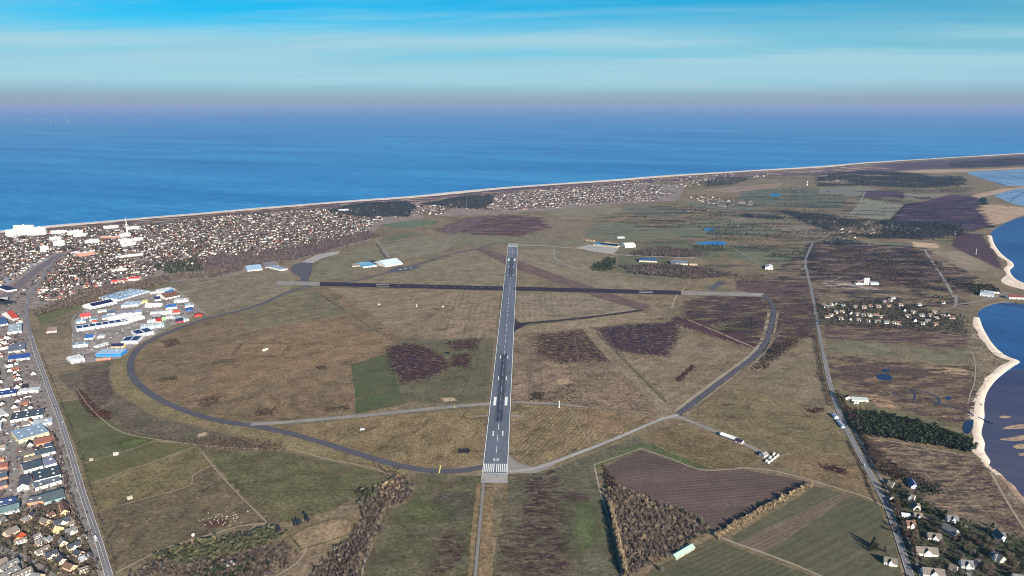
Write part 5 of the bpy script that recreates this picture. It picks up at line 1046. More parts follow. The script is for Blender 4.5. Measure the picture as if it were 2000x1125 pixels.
# concrete works: silos and conveyor
x, y = G(1691, 556); t = empty('concrete_plant', x, y); tag(t, 'white silos and sheds of the gravel works', 'plant')
for k in range(3): MB().cone(-6 + 7 * k, 0, 0, 24, 3.1, 3.1, 12).cone(-6 + 7 * k, 0, 24, 26.5, 3.1, 0.6, 12).build('silo', paint((228, 228, 226)), t)
MB().box(14, 44, -8, 10, 0, 9).build('mixing_hall', paint((180, 190, 200)), t); MB().box(-40, -12, -6, 8, 0, 6).build('store', paint((220, 216, 208)), t)
MB().add([(-34, -1, 6), (-6, -1, 21), (-6, 1, 21), (-34, 1, 6), (-34, -1, 8), (-6, -1, 23), (-6, 1, 23), (-34, 1, 8)], BOXF).build('conveyor', paint((150, 150, 150)), t)
# ---- houses
RG, RD, RB, RR, RT = (112, 112, 114), (62, 66, 76), (110, 84, 74), (158, 84, 64), (116, 108, 102)   # grey, dark, brown, red, thatch
NEAR_L = [((825,120,855,240),14,5,11,RB,(224,188,146),0,4),((558,335,640,372),11,4,8.5,RT,(226,190,160),0,0),((712,390,935,318),12,4,9,RD,(228,214,200),1,0),((738,455,800,468),12,4,9,(206,178,140),(236,214,160),0,0),((868,505,1012,455),12,4,9,RG,(232,220,204),1,0),((60,530,215,448),13,4,9.5,RT,(220,190,170),0,0),((240,605,282,540),12,4,8.5,(206,96,60),(226,170,130),0,0),((185,650,355,600),9,3.5,7,RT,(236,232,224),0,3),((440,582,540,540),9,3.5,7.5,RG,(234,226,214),0,2),((475,650,595,600),11,4,9,RG,(228,206,186),1,0),
 ((812,598,842,655),11,4,9,RG,(236,210,186),0,0),((475,785,648,700),11,4,8.5,RT,(236,228,216),0,2),((590,830,755,760),12,4,9,RD,(238,214,184),1,0),((890,715,1052,650),11,4,8.5,RD,(238,204,170),1,0),((800,832,835,892),11,4,8.5,RD,(238,206,176),0,0),((1005,765,1085,795),11,4,8.5,RD,(238,214,186),0,0),((865,930,975,975),11,4,8.5,RB,(238,190,160),0,0),((1030,885,1160,822),11,3.5,7.5,(150,154,164),(226,200,180),0,0),((1045,1025,1165,985),10,3.5,7.5,RT,(206,196,180),0,3),((175,1098,405,992),13,4.5,9.5,RT,(238,234,224),0,4),((35,1078,225,972),13,4.5,9.5,RG,(240,236,226),0,2),((425,1075,545,1095),12,4,9,RG,(238,196,160),0,0),((85,945,225,880),11,4,8.5,RG,(228,214,196),0,2),((-10,905,85,868),11,4,8.5,RT,(228,220,206),0,0),((-10,1010,62,960),11,4,8.5,RG,(228,214,196),0,0),((288,355,365,320),10,4,8,RG,(222,190,170),0,0),((640,292,702,262),9,3.5,7.5,RB,(230,206,186),0,0),((378,305,420,255),9,4,8.5,RD,(214,196,180),0,0),((608,625,658,580),9,3.5,7.5,(126,128,134),(228,214,200),0,0),((905,405,992,370),10,4,8,RT,(228,214,200),0,0),((1128,845,1188,800),9,3.5,7.5,RD,(240,160,110),0,0),((1060,600,1120,565),9,3.5,7,RT,(230,226,214),0,0),((-10,360,45,330),11,4,8.5,RG,(226,214,200),0,0),((-20,1110,30,1085),12,4,8.5,RG,(228,214,200),0,0)]
lm('the red brown barn', 122, 987); lm('the orange roofed house', 38, 1043); lm('the main road truck', 203, 1112); lm('the picture corner', 0, 1125); lm('the teal hall', 15, 1005)
HM_L = ['the red brown barn', 'the orange roofed house', 'the main road truck', 'the picture corner', 'the teal hall']
for k, (rl, W, e_, r_, rc, wc, crs, dor) in enumerate(NEAR_L):
    c, L, rz = orient((rl[0] / 6.817, 960 + rl[1] / 6.817), (rl[2] / 6.817, 960 + rl[3] / 6.817), r_)
    t = house(c[0], c[1], rz, max(L, 9), W, e_, r_, paint(wc), paint(rc, 0.9, 0.22), 2, paint((238, 232, 220)) if crs else None, dormers=dor)
    if k == 0: tag(t, 'long red brown roofed barn like house with dormers near main road', 'house', 'houses of the corner estate')
    elif k == 6: tag(t, 'house with bright orange roof in the corner estate', 'house', 'houses of the corner estate')
    else: want(t, 'house', '%s roofed %s walled' % (colour_word(rc), colour_word(wc)), 'house', 'houses of the corner estate', HM_L)
NEAR_R = [((690,192,722,204),10,4,9,RT,(226,214,200),0),((900,168,936,228),11,4,9,(96,110,150),(206,210,220),0),((880,312,936,332),12,4,10,RT,(238,206,196),1),((925,392,965,432),12,4,10,RT,(238,210,200),1),((928,502,1012,512),12,4,10,RT,(240,206,194),1),((805,505,885,515),8,3,6,(190,190,196),(234,230,226),0),((1248,528,1356,536),11,4,10,RG,(242,242,240),1),((848,582,938,582),12,4,10,RB,(236,210,198),1),((1058,695,1198,715),12,4,10,RT,(232,222,214),1),((1225,605,1350,672),12,4,10,RG,(206,206,210),0),((1738,660,1806,735),13,4,10.5,RG,(242,242,240),1),((945,832,1155,848),13,4,11,RT,(242,240,236),1),((1705,872,1805,935),13,4,10.5,RG,(240,226,196),1),((1382,962,1505,975),12,4,10.5,RG,(242,240,236),1),((1010,1035,1225,1060),13,4,11,RT,(242,240,236),1),((635,932,765,958),12,4,9.5,RT,(242,242,240),1),((690,318,716,348),7,3,6,RT,(230,224,214),0),((712,415,752,432),8,3,6.5,RB,(240,200,190),0),((1280,1000,1350,1030),10,4,8,RT,(222,212,204),0),((1890,1100,1995,1115),12,4,9.5,RG,(220,216,214),0)]  # the blue grey villa roof has its shade put into the colour
lm('the coast road crossing', 1740, 1002); lm('the cliff edge', 1990, 1000); lm('the lower picture corner', 2000, 1125); lm('the lone house left of the road', 1740, 1090)
HM_R = ['the coast road crossing', 'the cliff edge', 'the lower picture corner']
for k, (rl, W, e_, r_, rc, wc, crs) in enumerate(NEAR_R):
    c, L, rz = orient((1600 + rl[0] / 5, 900 + rl[1] / 5), (1600 + rl[2] / 5, 900 + rl[3] / 5), r_)
    if abs(rz) > math.pi / 2: rz += math.pi
    t = house(c[0], c[1], rz, max(L, 9), W, e_, r_, paint(wc), paint(rc, 0.95, 0.25), 2, paint((244, 240, 234)) if crs else None, name='villa')
    if k == 15: tag(t, 'white house standing alone left of the coast road', 'house', 'villas by the coast road')
    else: want(t, 'villa', '%s roofed %s walled' % (colour_word(rc), colour_word(wc)), 'villa', 'villas by the coast road', HM_R)
VIL = [(215,722),(300,727),(388,737),(480,747),(575,752),(662,762),(735,765),(780,768),(935,738),(1012,772),(1145,718),(80,705),(118,692),(165,662),(222,657),(310,668),(375,682),(432,690),(495,690),(560,688),(604,707),(1005,692),(1090,690),(1140,778),(1215,697),(1062,748),(580,603),(685,600),(797,590),(980,585),(725,520),(500,600),(440,612),(235,597),(352,607),(45,590),(122,590),(75,606),(160,580),(1212,567),(1130,660),(1260,690),(920,660),(830,640),(870,700),(700,545),(640,560),(1300,715)]
lm('the sandy harbour road', 1868, 596); lm('the coast road', 1600, 630); lm('the heather strip', 1740, 640); lm('the gravel works', 1691, 560)
for k, (x, y) in enumerate(VIL):
    p = G(1600 + x / 5, 480 + y / 5); wc = [(242, 240, 234), (236, 226, 214), (232, 206, 190)][k % 7 // 3]; rc = [RT, RG, RT, RB][k % 4]
    rz = random.choice([0.0, 0.08, -0.1, 1.5, 0.2]) + math.radians(4)
    t = house(p[0], p[1] + 4, rz, random.choice([13, 15, 17]), 10, 3.4, 8.6, paint(wc), paint(rc, 0.95, 0.25), 1, paint((244, 242, 238)) if k % 3 == 0 else None, chimney=k % 2 == 0)
    want(t, 'house', '%s roofed %s walled%s' % (colour_word(rc), colour_word(wc), ' gable fronted' if k % 3 == 0 else ''), 'house', 'houses of the bay village', ['the sandy harbour road', 'the coast road', 'the heather strip', 'the gravel works'])

# ---- the mass of the towns: every house a gabled body with its own roof
ROADS = [smooth_line(GA(p), 15) for p in [ROADL, ROADR] + [s[0] for s in SIDE] + [[(-60,640),(0,590),(30,562),(60,537),(90,515),(118,497)]]]
ROADPTS = np.concatenate(ROADS); ROADW = np.concatenate([np.full(len(r), 9.0) for r in ROADS[:-1]] + [np.full(len(ROADS[-1]), 34.0)])
def clear_of(P, margin=4.0):
    ok = np.ones(len(P), bool)
    for i in range(0, len(P), 500):
        d = np.hypot(P[i:i+500, None, 0] - ROADPTS[None, :, 0], P[i:i+500, None, 1] - ROADPTS[None, :, 1]); ok[i:i+500] &= (d > ROADW[None] + margin).all(1)
    Q = np.array(PLACED)
    for i in range(0, len(P), 500):
        d = np.hypot(P[i:i+500, None, 0] - Q[None, :, 0], P[i:i+500, None, 1] - Q[None, :, 1]); ok[i:i+500] &= (d > Q[None, :, 2] + margin + 4).all(1)
    return ok
def lots(poly, sp, rot, jit=0.25, streets=4):
    P = GA(poly); c = P.mean(0); R = np.array([[math.cos(rot), -math.sin(rot)], [math.sin(rot), math.cos(rot)]]); Q = (P - c) @ R
    lo = Q.min(0); hi = Q.max(0); xs = np.arange(lo[0], hi[0], sp); ys = np.arange(lo[1], hi[1], sp * 1.1); out = []
    for j, y in enumerate(ys):
        if j % streets == streets - 1: continue
        for i, x in enumerate(xs):
            if i % 9 == 8: continue
            out.append((x, y))
    X = np.array(out) + rng.normal(size=(len(out), 2)) * sp * jit; X = X @ R.T + c
    return X[sdist(X[:, 0], X[:, 1], P) > 3]
WALLS = np.array([lin(c)[:3] for c in [(240,238,232),(236,230,220),(242,242,240),(230,214,198),(206,150,126),(226,220,214),(190,120,96)]])
ROOFS = np.array([lin(c)[:3] for c in [(76,64,64),(58,52,60),(96,80,74),(104,94,90),(116,70,60),(82,76,80),(128,122,122),(134,84,70)]])
def house_mass(P, rot, size=(11, 9), big=0.08, wprob=None):
    """arrays for gabled houses: quads only"""
    n = len(P); L = rng.uniform(0.8, 1.35, n) * size[0]; W = rng.uniform(0.85, 1.15, n) * size[1]; bg = rng.random(n) < big
    L[bg] *= rng.uniform(1.6, 2.8, bg.sum()); W[bg] *= 1.25; e_ = rng.uniform(2.2, 3.8, n) + bg * 4; r_ = e_ + W * rng.uniform(0.42, 0.58, n); r_[bg] = e_[bg] + 0.8
    a = rot + rng.choice([0, math.pi / 2], n) + rng.normal(size=n) * 0.08
    z = np.zeros(n); o = 0.4
    X = np.stack([-L/2, L/2, L/2, -L/2, -L/2, L/2, L/2, -L/2, -L/2, L/2,  -L/2-o, L/2+o, L/2+o, -L/2-o, L/2+o, -L/2-o], 1)
    Y = np.stack([-W/2, -W/2, W/2, W/2, -W/2, -W/2, W/2, W/2, z, z,  -W/2-o, -W/2-o, z, z, W/2+o, W/2+o], 1)
    Z = np.stack([z-.3, z-.3, z-.3, z-.3, e_, e_, e_, e_, r_-.1, r_-.1,  e_-.1, e_-.1, r_+.1, r_+.1, e_-.1, e_-.1], 1)
    c, s = np.cos(a)[:, None], np.sin(a)[:, None]
    V = np.stack([X * c - Y * s + P[:, :1], X * s + Y * c + P[:, 1:2], Z], 2)
    F_ = np.array([(0,1,5,4),(2,3,7,6),(1,2,6,5),(3,0,4,7),(5,6,9,9),(7,4,8,8),(10,11,12,13),(13,12,14,15)])
    wi = rng.choice(len(WALLS), n, p=wprob); ri = rng.integers(0, len(ROOFS), n); wc = WALLS[wi] * np.where(rng.random((n, 1)) < 0.22, rng.uniform(0.25, 0.5, (n, 1)), rng.uniform(0.55, 0.95, (n, 1))); rc = ROOFS[ri] * rng.uniform(0.8, 1.2, (n, 1)); rc[bg] = np.where(rng.random((bg.sum(), 1)) < 0.5, np.maximum(rc[bg], 0.4), rc[bg])  # a share of wall colours is darkened, standing in for shadow sides
    C = np.stack([wc] * 6 + [rc] * 2, 1)
    return V, F_, C, (L, W, e_, r_, a, wi, ri)
COAST_ROT = ang((200, 433), (700, 391))
TOWNS = [([(112,522),(190,512),(330,512),(300,535),(200,560),(130,582),(80,592),(66,578)], 17, 0.05, 'a'), ([(-250,488),(0,462),(150,446),(330,434),(420,440),(420,470),(300,500),(180,540),(100,560),(0,600),(-150,640)], 17.5, 0.10, 'a'),
         ([(330,432),(560,412),(720,406),(760,420),(730,440),(700,462),(560,500),(450,500),(400,520),(300,515),(280,495),(420,465)], 17.5, 0.05, 'a'),
         ([(700,402),(790,398),(890,403),(870,418),(760,425)], 20, 0.04, 'a'),
         ([(860,402),(905,385),(1000,376),(1110,366),(1200,361),(1290,365),(1320,378),(1280,392),(1190,397),(1060,408),(960,414)], 23, 0.02, 'b'),
         ([(1190,358),(1330,348),(1390,352),(1380,362),(1260,370)], 40, 0.08, 'b'), ([(1340,385),(1380,382),(1470,394),(1480,402),(1400,404)], 28, 0.0, 'b'), ([(1340,410),(1385,410),(1385,416),(1345,416)], 28, 0.0, 'b'),
         ([(1520,416),(1590,424),(1700,432),(1850,440),(1880,460),(1790,465),(1690,462),(1640,455),(1600,440)], 36, 0.0, 'b'), ([(1590,345),(1660,338),(1720,342),(1700,362),(1600,362)], 38, 0.0, 'b'), ([(1620,458),(1700,462),(1690,468),(1630,467)], 40, 0.0, 'b'), ([(1440,440),(1530,446),(1520,450),(1440,446)], 50, 0, 'b'), ([(1250,352),(1420,340),(1520,338),(1500,346),(1330,358)], 40, 0.05, 'b'), ([(1700,345),(1880,346),(1880,362),(1700,362)], 52, 0, 'b')]
MASS = []; TOWN_TREES = []
for poly, sp, big, kd in TOWNS:
    P = lots(poly, sp, COAST_ROT); P = P[clear_of(P)]; keep = rng.random(len(P)) < (0.62 if kd == 'a' else 0.6)
    TOWN_TREES.append((P[~keep], P[keep], kd, sp)); MASS.append((P[keep], house_mass(P[keep], COAST_ROT, (10.5, 8.5) if kd == 'a' else (12, 9), big, [.26, .22, .2, .14, .03, .13, .02])))
# roadside strip: houses one by one
STP = lots([(-40,640),(20,615),(42,612),(50,660),(62,700),(80,760),(98,815),(112,880),(128,950),(60,955),(40,800),(10,860),(-20,740)], 18, ang(ROADL[8], ROADL[10]), 0.3, 5)
STP = STP[clear_of(STP, 2)]; STD = house_mass(STP, ang(ROADL[8], ROADL[10]), (13, 10), 0.12, [.26, .22, .2, .14, .03, .13, .02])
NP_ = np.concatenate([m[0] for m in MASS]); dist = np.hypot(NP_[:, 0], NP_[:, 1]); NSOLO = 300 - len(NEAR_L) - len(NEAR_R) - len(VIL) - len(STP) - 3
thr = np.sort(dist)[max(0, NSOLO)]
RN = ['brown', 'dark', 'tan', 'grey brown', 'brick red', 'grey', 'pale grey', 'red']; WN = ['white', 'cream', 'bright white', 'sandy', 'brick', 'off-white', 'red brick']
lm('the railway yard', 40, 555); lm('the main road bend', 62, 575); lm('the market hall', 55, 815); lm('the station side road', 30, 716); lm('the blue roofed white hall', 38, 700); lm('the upper main road', 95, 528); lm('the estate lane', 230, 590)
def solo(P, D, marks, group):
    L, W, e_, r_, a, wi, ri = D
    for k in range(len(P)):
        if abs(math.cos(a[k])) < 0: continue
        t = house(P[k, 0], P[k, 1], a[k], L[k], W[k], round(float(e_[k])), round(float(r_[k]) * 2) / 2, TW[wi[k]], TR[ri[k]], 1, None, chimney=k % 3 == 0)
        want(t, 'house', '%s roofed %s' % (RN[ri[k]], WN[wi[k]]), 'house', group, marks)
TW = [paint((240,238,232)), paint((236,230,220)), paint((242,242,240)), paint((230,214,198)), paint((206,150,126)), paint((226,220,214)), paint((190,120,96))]
TR = [paint(c, 0.9, 0.2) for c in [(76,64,64),(58,52,60),(96,80,74),(104,94,90),(116,70,60),(82,76,80),(128,122,122),(134,84,70)]]
solo(STP, STD[3], ['the market hall', 'the station side road', 'the blue roofed white hall', 'the main road bend'], 'houses of the roadside strip')
Vs = []; Fs = []; Cs = []; base = 0
for P, (V, F_, C, D) in MASS:
    near = np.hypot(P[:, 0], P[:, 1]) < thr
    if near.any(): solo(P[near], tuple(d[near] for d in D), ['the railway yard', 'the main road bend', 'the upper main road', 'the estate lane'], 'nearer town houses')
    V = V[~near]; C = C[~near]; n = len(V)
    Vs.append(V.reshape(-1, 3)); Fs.append((F_[None] + (np.arange(n) * 16)[:, None, None] + base).reshape(-1, 4)); Cs.append(C.reshape(-1, 3)); base += n * 16
# triangular gables come as quads with a doubled corner: store as triangles and quads
V = np.concatenate(Vs); Fq = np.concatenate(Fs); C = np.concatenate(Cs)
def poly_mix(name, V, Fq, C):
    """quads where the last two corners agree become triangles"""
    tri = Fq[:, 2] == Fq[:, 3]; ln = np.where(tri, 3, 4); me = bpy.data.meshes.new(name); m = len(Fq)
    me.vertices.add(len(V)); me.vertices.foreach_set('co', V.astype(np.float32).ravel())
    mask = np.ones((m, 4), bool); mask[tri, 3] = False; li = Fq[mask]; me.loops.add(len(li)); me.loops.foreach_set('vertex_index', li.astype(np.int32))
    st = np.concatenate([[0], np.cumsum(ln)[:-1]]); me.polygons.add(m); me.polygons.foreach_set('loop_start', st.astype(np.int32)); me.polygons.foreach_set('loop_total', ln.astype(np.int32)); me.update(calc_edges=True)
    a = me.color_attributes.new('Col', 'FLOAT_COLOR', 'CORNER'); c = np.repeat(C, ln, 0); a.data.foreach_set('color', np.concatenate([c, np.ones((len(c), 1))], 1).astype(np.float32).ravel()); return me
m_mass = attr_mat('far_house', 0.8, 0.12, 4.0)
tag(link('distant_houses', poly_mix('distant_houses', V, Fq, C), m_mass), 'hundreds of small white walled houses of the seaside towns', None, None, 'stuff')
print('solo houses', int(NSOLO), 'strip', len(STP), 'mass', len(V) // 16)
# ================================================================ trees, hedges, scrub
def rot_quads(n, sx, sy, up=0.0):
    """n small faces with random tilt: (n,4,3)"""
    a = rng.normal(size=(n, 3)); a[:, 2] += up; a /= np.linalg.norm(a, axis=1, keepdims=True)
    b = rng.normal(size=(n, 3)); b -= a * (a * b).sum(1, keepdims=True); b /= np.linalg.norm(b, axis=1, keepdims=True)
    sx = np.broadcast_to(sx, (n,))[:, None]; sy = np.broadcast_to(sy, (n,))[:, None]
    return np.stack([-a * sx - b * sy, a * sx - b * sy * 0.8, a * sx * 0.9 + b * sy, -a * sx + b * sy * 0.9], 1)
def crown(kind, n):
    """faces of a tree of height 1 standing on the origin; returns (n,4,3)"""
    if kind == 'bare':
        d = rng.normal(size=(n, 3)); d /= np.linalg.norm(d, axis=1, keepdims=True); r = rng.uniform(0.35, 1.0, n) ** 0.6
        c = d * r[:, None] * np.array([0.34, 0.34, 0.40]) + np.array([0, 0, 0.60]); q = rot_quads(n, rng.uniform(0.06, 0.15, n) * 4.2 / n ** 0.25, rng.uniform(0.008, 0.022, n) * 4.2 / n ** 0.25 * (1 if n > 40 else 1.9), 2.2)
    elif kind == 'conifer':
        h = rng.uniform(0.08, 1.0, n) ** 1.15; w = (1.02 - h) * 0.27 + 0.02; th = rng.uniform(0, 2 * math.pi, n); rr = w * rng.uniform(0.5, 1.05, n)
        c = np.stack([rr * np.cos(th), rr * np.sin(th), h], 1); q = rot_quads(n, rng.uniform(0.05, 0.10, n) * 3.4 / n ** 0.25, rng.uniform(0.03, 0.06, n) * 3.4 / n ** 0.25)
    elif kind == 'pine':
        d = rng.normal(size=(n, 3)); d /= np.linalg.norm(d, axis=1, keepdims=True); r = rng.uniform(0.4, 1.0, n)
        c = d * r[:, None] * np.array([0.30, 0.30, 0.36]) + np.array([0, 0, 0.62]); q = rot_quads(n, rng.uniform(0.05, 0.11, n) * 3.6 / n ** 0.25, rng.uniform(0.04, 0.08, n) * 3.6 / n ** 0.25)
    else:   # bush
        d = rng.normal(size=(n, 3)); d /= np.linalg.norm(d, axis=1, keepdims=True); d[:, 2] = np.abs(d[:, 2])
        c = d * rng.uniform(0.5, 1.0, n)[:, None] * np.array([0.62, 0.62, 0.85]) + np.array([0, 0, 0.08]); q = rot_quads(n, rng.uniform(0.12, 0.26, n) * 2.4 / n ** 0.25, rng.uniform(0.08, 0.18, n) * 2.4 / n ** 0.25)
    return c[:, None] + q
def trunk_vf(kind):
    mb = MB()
    if kind == 'bush': mb.cone(0, 0, 0, 0.4, 0.05, 0.02, 5)
    else:
        mb.cone(0, 0, 0, 0.9 if kind != 'bare' else 0.72, 0.028, 0.008, 6)
        for k in range(5 if kind == 'bare' else 3):
            a = 2.4 * k; z0 = 0.3 + 0.07 * k; x, y = math.cos(a), math.sin(a)
            mb.add([(0.01 * -y, 0.01 * x, z0), (-0.01 * -y, -0.01 * x, z0), (0.2 * x, 0.2 * y, z0 + 0.22)], [(0, 1, 2)])
    return mb.v, mb.f
PAL = {'bare': [(90,78,72),(104,92,84),(76,66,64),(112,100,90),(84,74,74)], 'pale': [(150,132,106),(134,116,94),(164,146,118),(120,104,86)], 'farbare': [(86,74,76),(74,64,70),(98,86,84)], 'conifer': [(44,56,42),(34,46,38),(56,64,46),(48,52,40)], 'pine': [(38,50,40),(50,60,46),(28,40,34),(58,66,50)], 'olive': [(80,82,60),(66,70,52),(96,96,72)],
       'scrub': [(72,58,54),(58,48,48),(84,70,60)], 'gorse': [(52,44,44),(64,54,50),(46,44,38),(78,66,56)], 'maroon': [(74,42,44),(60,36,42),(84,54,52)], 'townbare': [(62,52,50),(76,64,58),(52,44,46),(88,76,66)], 'wood': [(104,92,86),(118,106,96),(90,80,78),(126,114,102),(98,86,82)], 'navy': [(40,52,62),(34,44,56),(50,62,66)]}
PALL = {k: np.array([lin(c)[:3] for c in v]) for k, v in PAL.items()}
m_leaf = attr_mat('foliage', 0.9, 0.15, 2.0); m_bark = flat('bark', (84, 70, 60), 0.95)
def in_poly(poly, sp, world=False, jit=0.42, margin=0.0):
    P = np.asarray(poly, float) if world else GA(poly); lo = P.min(0); hi = P.max(0)
    X, Y = np.meshgrid(np.arange(lo[0], hi[0] + sp, sp), np.arange(lo[1], hi[1] + sp, sp)); Q = np.stack([X.ravel(), Y.ravel()], 1); Q = Q + rng.uniform(-jit, jit, Q.shape) * sp
    return Q[sdist(Q[:, 0], Q[:, 1], P) > margin + rng.normal(size=len(Q)) * sp * 0.9]
def clump(P, size, keep):
    """keep the share of points that falls into drifts of about that size"""
    ph = rng.uniform(0, 6.28, 6); f = np.zeros(len(P))
    for k in range(6):
        a = ph[k] * 3.7; w = 6.28 / size * (0.6 + 0.35 * k); f += np.sin((P[:, 0] * math.cos(a) * 0.6 + P[:, 1] * math.sin(a)) * w + ph[k]) / (1 + 0.35 * k)
    f += rng.normal(size=len(P)) * 0.35
    return P[f > np.quantile(f, 1 - keep)] if len(P) else P
def on_line(pts, sp, spread=1.5, rows=1, gap=3.0):
    L = smooth_line(GA(pts), 5.0); s = np.concatenate([[0], np.cumsum(np.linalg.norm(np.diff(L, axis=0), axis=1))]); a = np.arange(0, s[-1], sp); out = []
    for r in range(rows):
        aa = a + rng.uniform(-0.3, 0.3, len(a)) * sp; p = np.stack([np.interp(aa, s, L[:, 0]), np.interp(aa, s, L[:, 1])], 1); d = np.stack([np.gradient(p[:, 0]), np.gradient(p[:, 1])], 1); d /= np.maximum(np.linalg.norm(d, axis=1, keepdims=True), 1e-6)
        out.append(p + np.stack([-d[:, 1], d[:, 0]], 1) * ((r - (rows - 1) / 2) * gap) + rng.normal(size=p.shape) * spread)
    return np.concatenate(out)
_var = {}
def variants(kind, n):
    if (kind, n) not in _var: _var[(kind, n)] = [crown(kind, n) for _ in range(6)]
    return _var[(kind, n)]
def mass_arrays(P, kind, pal, h, n, wide=1.0):
    vs = variants(kind, n); m = len(P); H = rng.uniform(h[0], h[1], m); a = rng.uniform(0, 2 * math.pi, m); vi = rng.integers(0, len(vs), m)
    Q = np.stack(vs)[vi]                                  # m,n,4,3
    c, s = np.cos(a)[:, None, None], np.sin(a)[:, None, None]; x = Q[..., 0] * c - Q[..., 1] * s; y = Q[..., 0] * s + Q[..., 1] * c
    HH = H[:, None, None]; V = np.stack([x * HH * wide + P[:, 0][:, None, None], y * HH * wide + P[:, 1][:, None, None], np.maximum(Q[..., 2] * HH, 0.05)], -1)
    C = PALL[pal][rng.integers(0, len(PALL[pal]), m)][:, None, :] * rng.uniform(0.78, 1.22, (m, n, 1))
    return V.reshape(-1, 3), C.reshape(-1, 3)
def mass(name, label, groups, kind='stuff', cat=None, group=None):
    """one body of vegetation: groups of (points, tree kind, palette, height range, faces)"""
    Vs, Cs = [], []
    for g in groups:
        if len(g[0]) == 0: continue
        v, c = mass_arrays(*g); Vs.append(v); Cs.append(c)
    V = np.concatenate(Vs); C = np.concatenate(Cs); o = link(name, fast_mesh(name, V, np.arange(len(V)).reshape(-1, 4), C), m_leaf)
    return tag(o, label, cat, group, kind)
# ---- single trees, shared crowns
_tm = {}
def tree_meshes(kind, pal, k):
    key = (kind, pal, k)
    if key not in _tm:
        n = 190 if kind == 'bare' else 120 if kind != 'bush' else 60; q = crown(kind, n); c = PALL[pal][rng.integers(0, len(PALL[pal]))][None] * rng.uniform(0.7, 1.3, (n, 1))
        V = q.reshape(-1, 3); V[:, 2] = np.maximum(V[:, 2], 0.01)
        cm = fast_mesh('crown', V, np.arange(4 * n).reshape(-1, 4), c); cm.materials.append(m_leaf); tm = mesh('trunk', *trunk_vf(kind)); tm.materials.append(m_bark); _tm[key] = (cm, tm)
    return _tm[key]
NTREE = [0]
def tree(x, y, h, kind='bare', pal='bare', name='tree', wide=1.0):
    cm, tm = tree_meshes(kind, pal, int(rng.integers(0, 6))); t = empty(name, x, y, 0, rng.uniform(0, 6.28)); t.scale = (h * wide, h * wide, h)
    for nm, me in (('trunk', tm), ('crown', cm)):
        o = bpy.data.objects.new(nm, me); COL.objects.link(o); o.parent = t
    NTREE[0] += 1; return t
W1 = [(1184,958),(1200,953),(1240,968),(1300,990),(1372,1027),(1376,1040),(1330,1072),(1290,1092),(1228,1120),(1222,1140),(1212,1080),(1203,1040),(1192,995)]
pts = in_poly(W1, 11.0)
for p in pts: tag(tree(p[0], p[1], rng.uniform(6.5, 10.0), 'bare', 'wood' if rng.random() < 0.8 else 'pale', 'bare_tree', 1.15), 'bare brown winter tree crowded inside the triangular wood', 'tree', 'trees of the triangular wood')
for p in on_line([(1190,990),(1200,1030),(1210,1075),(1220,1125)], 9, 1.0): tag(tree(p[0], p[1], rng.uniform(12, 15), 'bare', 'pale', 'bare_tree', 0.9), 'tall pale bare tree on the left edge of triangular wood', 'tree', 'edge trees of the triangular wood')  # pale crowns put the sunlit look of this edge row into colour
for p in on_line([(1315,995),(1345,1008),(1372,1024),(1380,1036),(1340,1062)], 9, 2.0): tag(tree(p[0], p[1], rng.uniform(7, 9), 'pine', 'olive', 'ivy_tree', 1.2), 'olive green tree along the ploughed side of triangular wood', 'tree', 'evergreen edge of the triangular wood')
mass('undergrowth', 'brown brushwood floor of the triangular wood', [(in_poly(W1, 4.2), 'bush', 'scrub', (1.6, 3.4), 7), (in_poly(W1, 4.0), 'bare', 'wood', (4.5, 8), 26, 1.1), (in_poly([(1180,930),(1190,925),(1210,955),(1192,985)], 3), 'bush', 'scrub', (2, 4), 8), (on_line([(1190,990),(1200,1030),(1210,1075),(1222,1130)], 3.0, 1.0), 'pine', 'pale', (9, 13), 18, 0.8)])  # last group: tall dense edge row, added to deepen the wood's cast shadow
for p in on_line([(1400,1050),(1440,1026),(1500,992),(1545,968),(1585,948)], 8, 1.2): tag(tree(p[0], p[1], rng.uniform(6, 10.5) * (1.1 if p[1] < 1030 else 0.8), 'bare', 'pale', 'bare_tree', 1.0), 'bare tan hedgerow tree beside the ploughed field', 'tree', 'hedgerow between plough and crop')
mass('hedge', 'dense tan hedge between ploughed field and crop', [(on_line([(1400,1050),(1440,1026),(1500,992),(1545,968),(1585,948)], 2.5, 1.4, 2), 'bush', 'pale', (2.5, 5), 9), (on_line([(1400,1050),(1440,1026),(1500,992),(1545,968),(1585,948)], 3.2, 1.0), 'pine', 'pale', (6, 10.5), 16)], 'thing', 'hedge')  # second group: denser taller crowns, added to darken the hedge's cast shadow
lm('the lone white house', 1740, 1090)
GV = []
for poly, sp, kind, pal, h in (([(1740,940),(1790,975),(1850,1003),(1900,1030),(1880,1060),(1800,1040),(1760,1020)], 13, 'pine', 'conifer', (6, 10)), ([(1760,1030),(1850,1040),(1960,1060),(2000,1080),(2000,1125),(1900,1125),(1790,1125)], 17, 'bare', 'bare', (7, 11)), ([(1775,1040),(1880,1020),(1990,1060),(1990,1100),(1850,1075)], 21, 'conifer', 'conifer', (8, 12))):
    Q = in_poly(poly, sp); Q = Q[clear_of(Q, -1)]
    for p in Q:
        t = tree(p[0], p[1], rng.uniform(*h), kind, pal, 'garden_tree', 1.25)
        want(t, 'garden tree', {'pine': 'dark green bushy', 'bare': 'bare brown', 'conifer': 'dark green conical'}[kind], 'tree', 'garden trees among the villas', ['the coast road crossing', 'the cliff edge', 'the lower picture corner'])
for u, v, h in ((1706,1060,17),(1703,1064,15),(1712,1066,12),(1699,1068,10),(1728,1070,9)):
    t = tree(*G(u, v + 8), h, 'conifer', 'conifer', 'conifer'); want(t, 'conifer', 'tall dark', 'tree', 'conifers by the lone white house', ['the lone white house'])
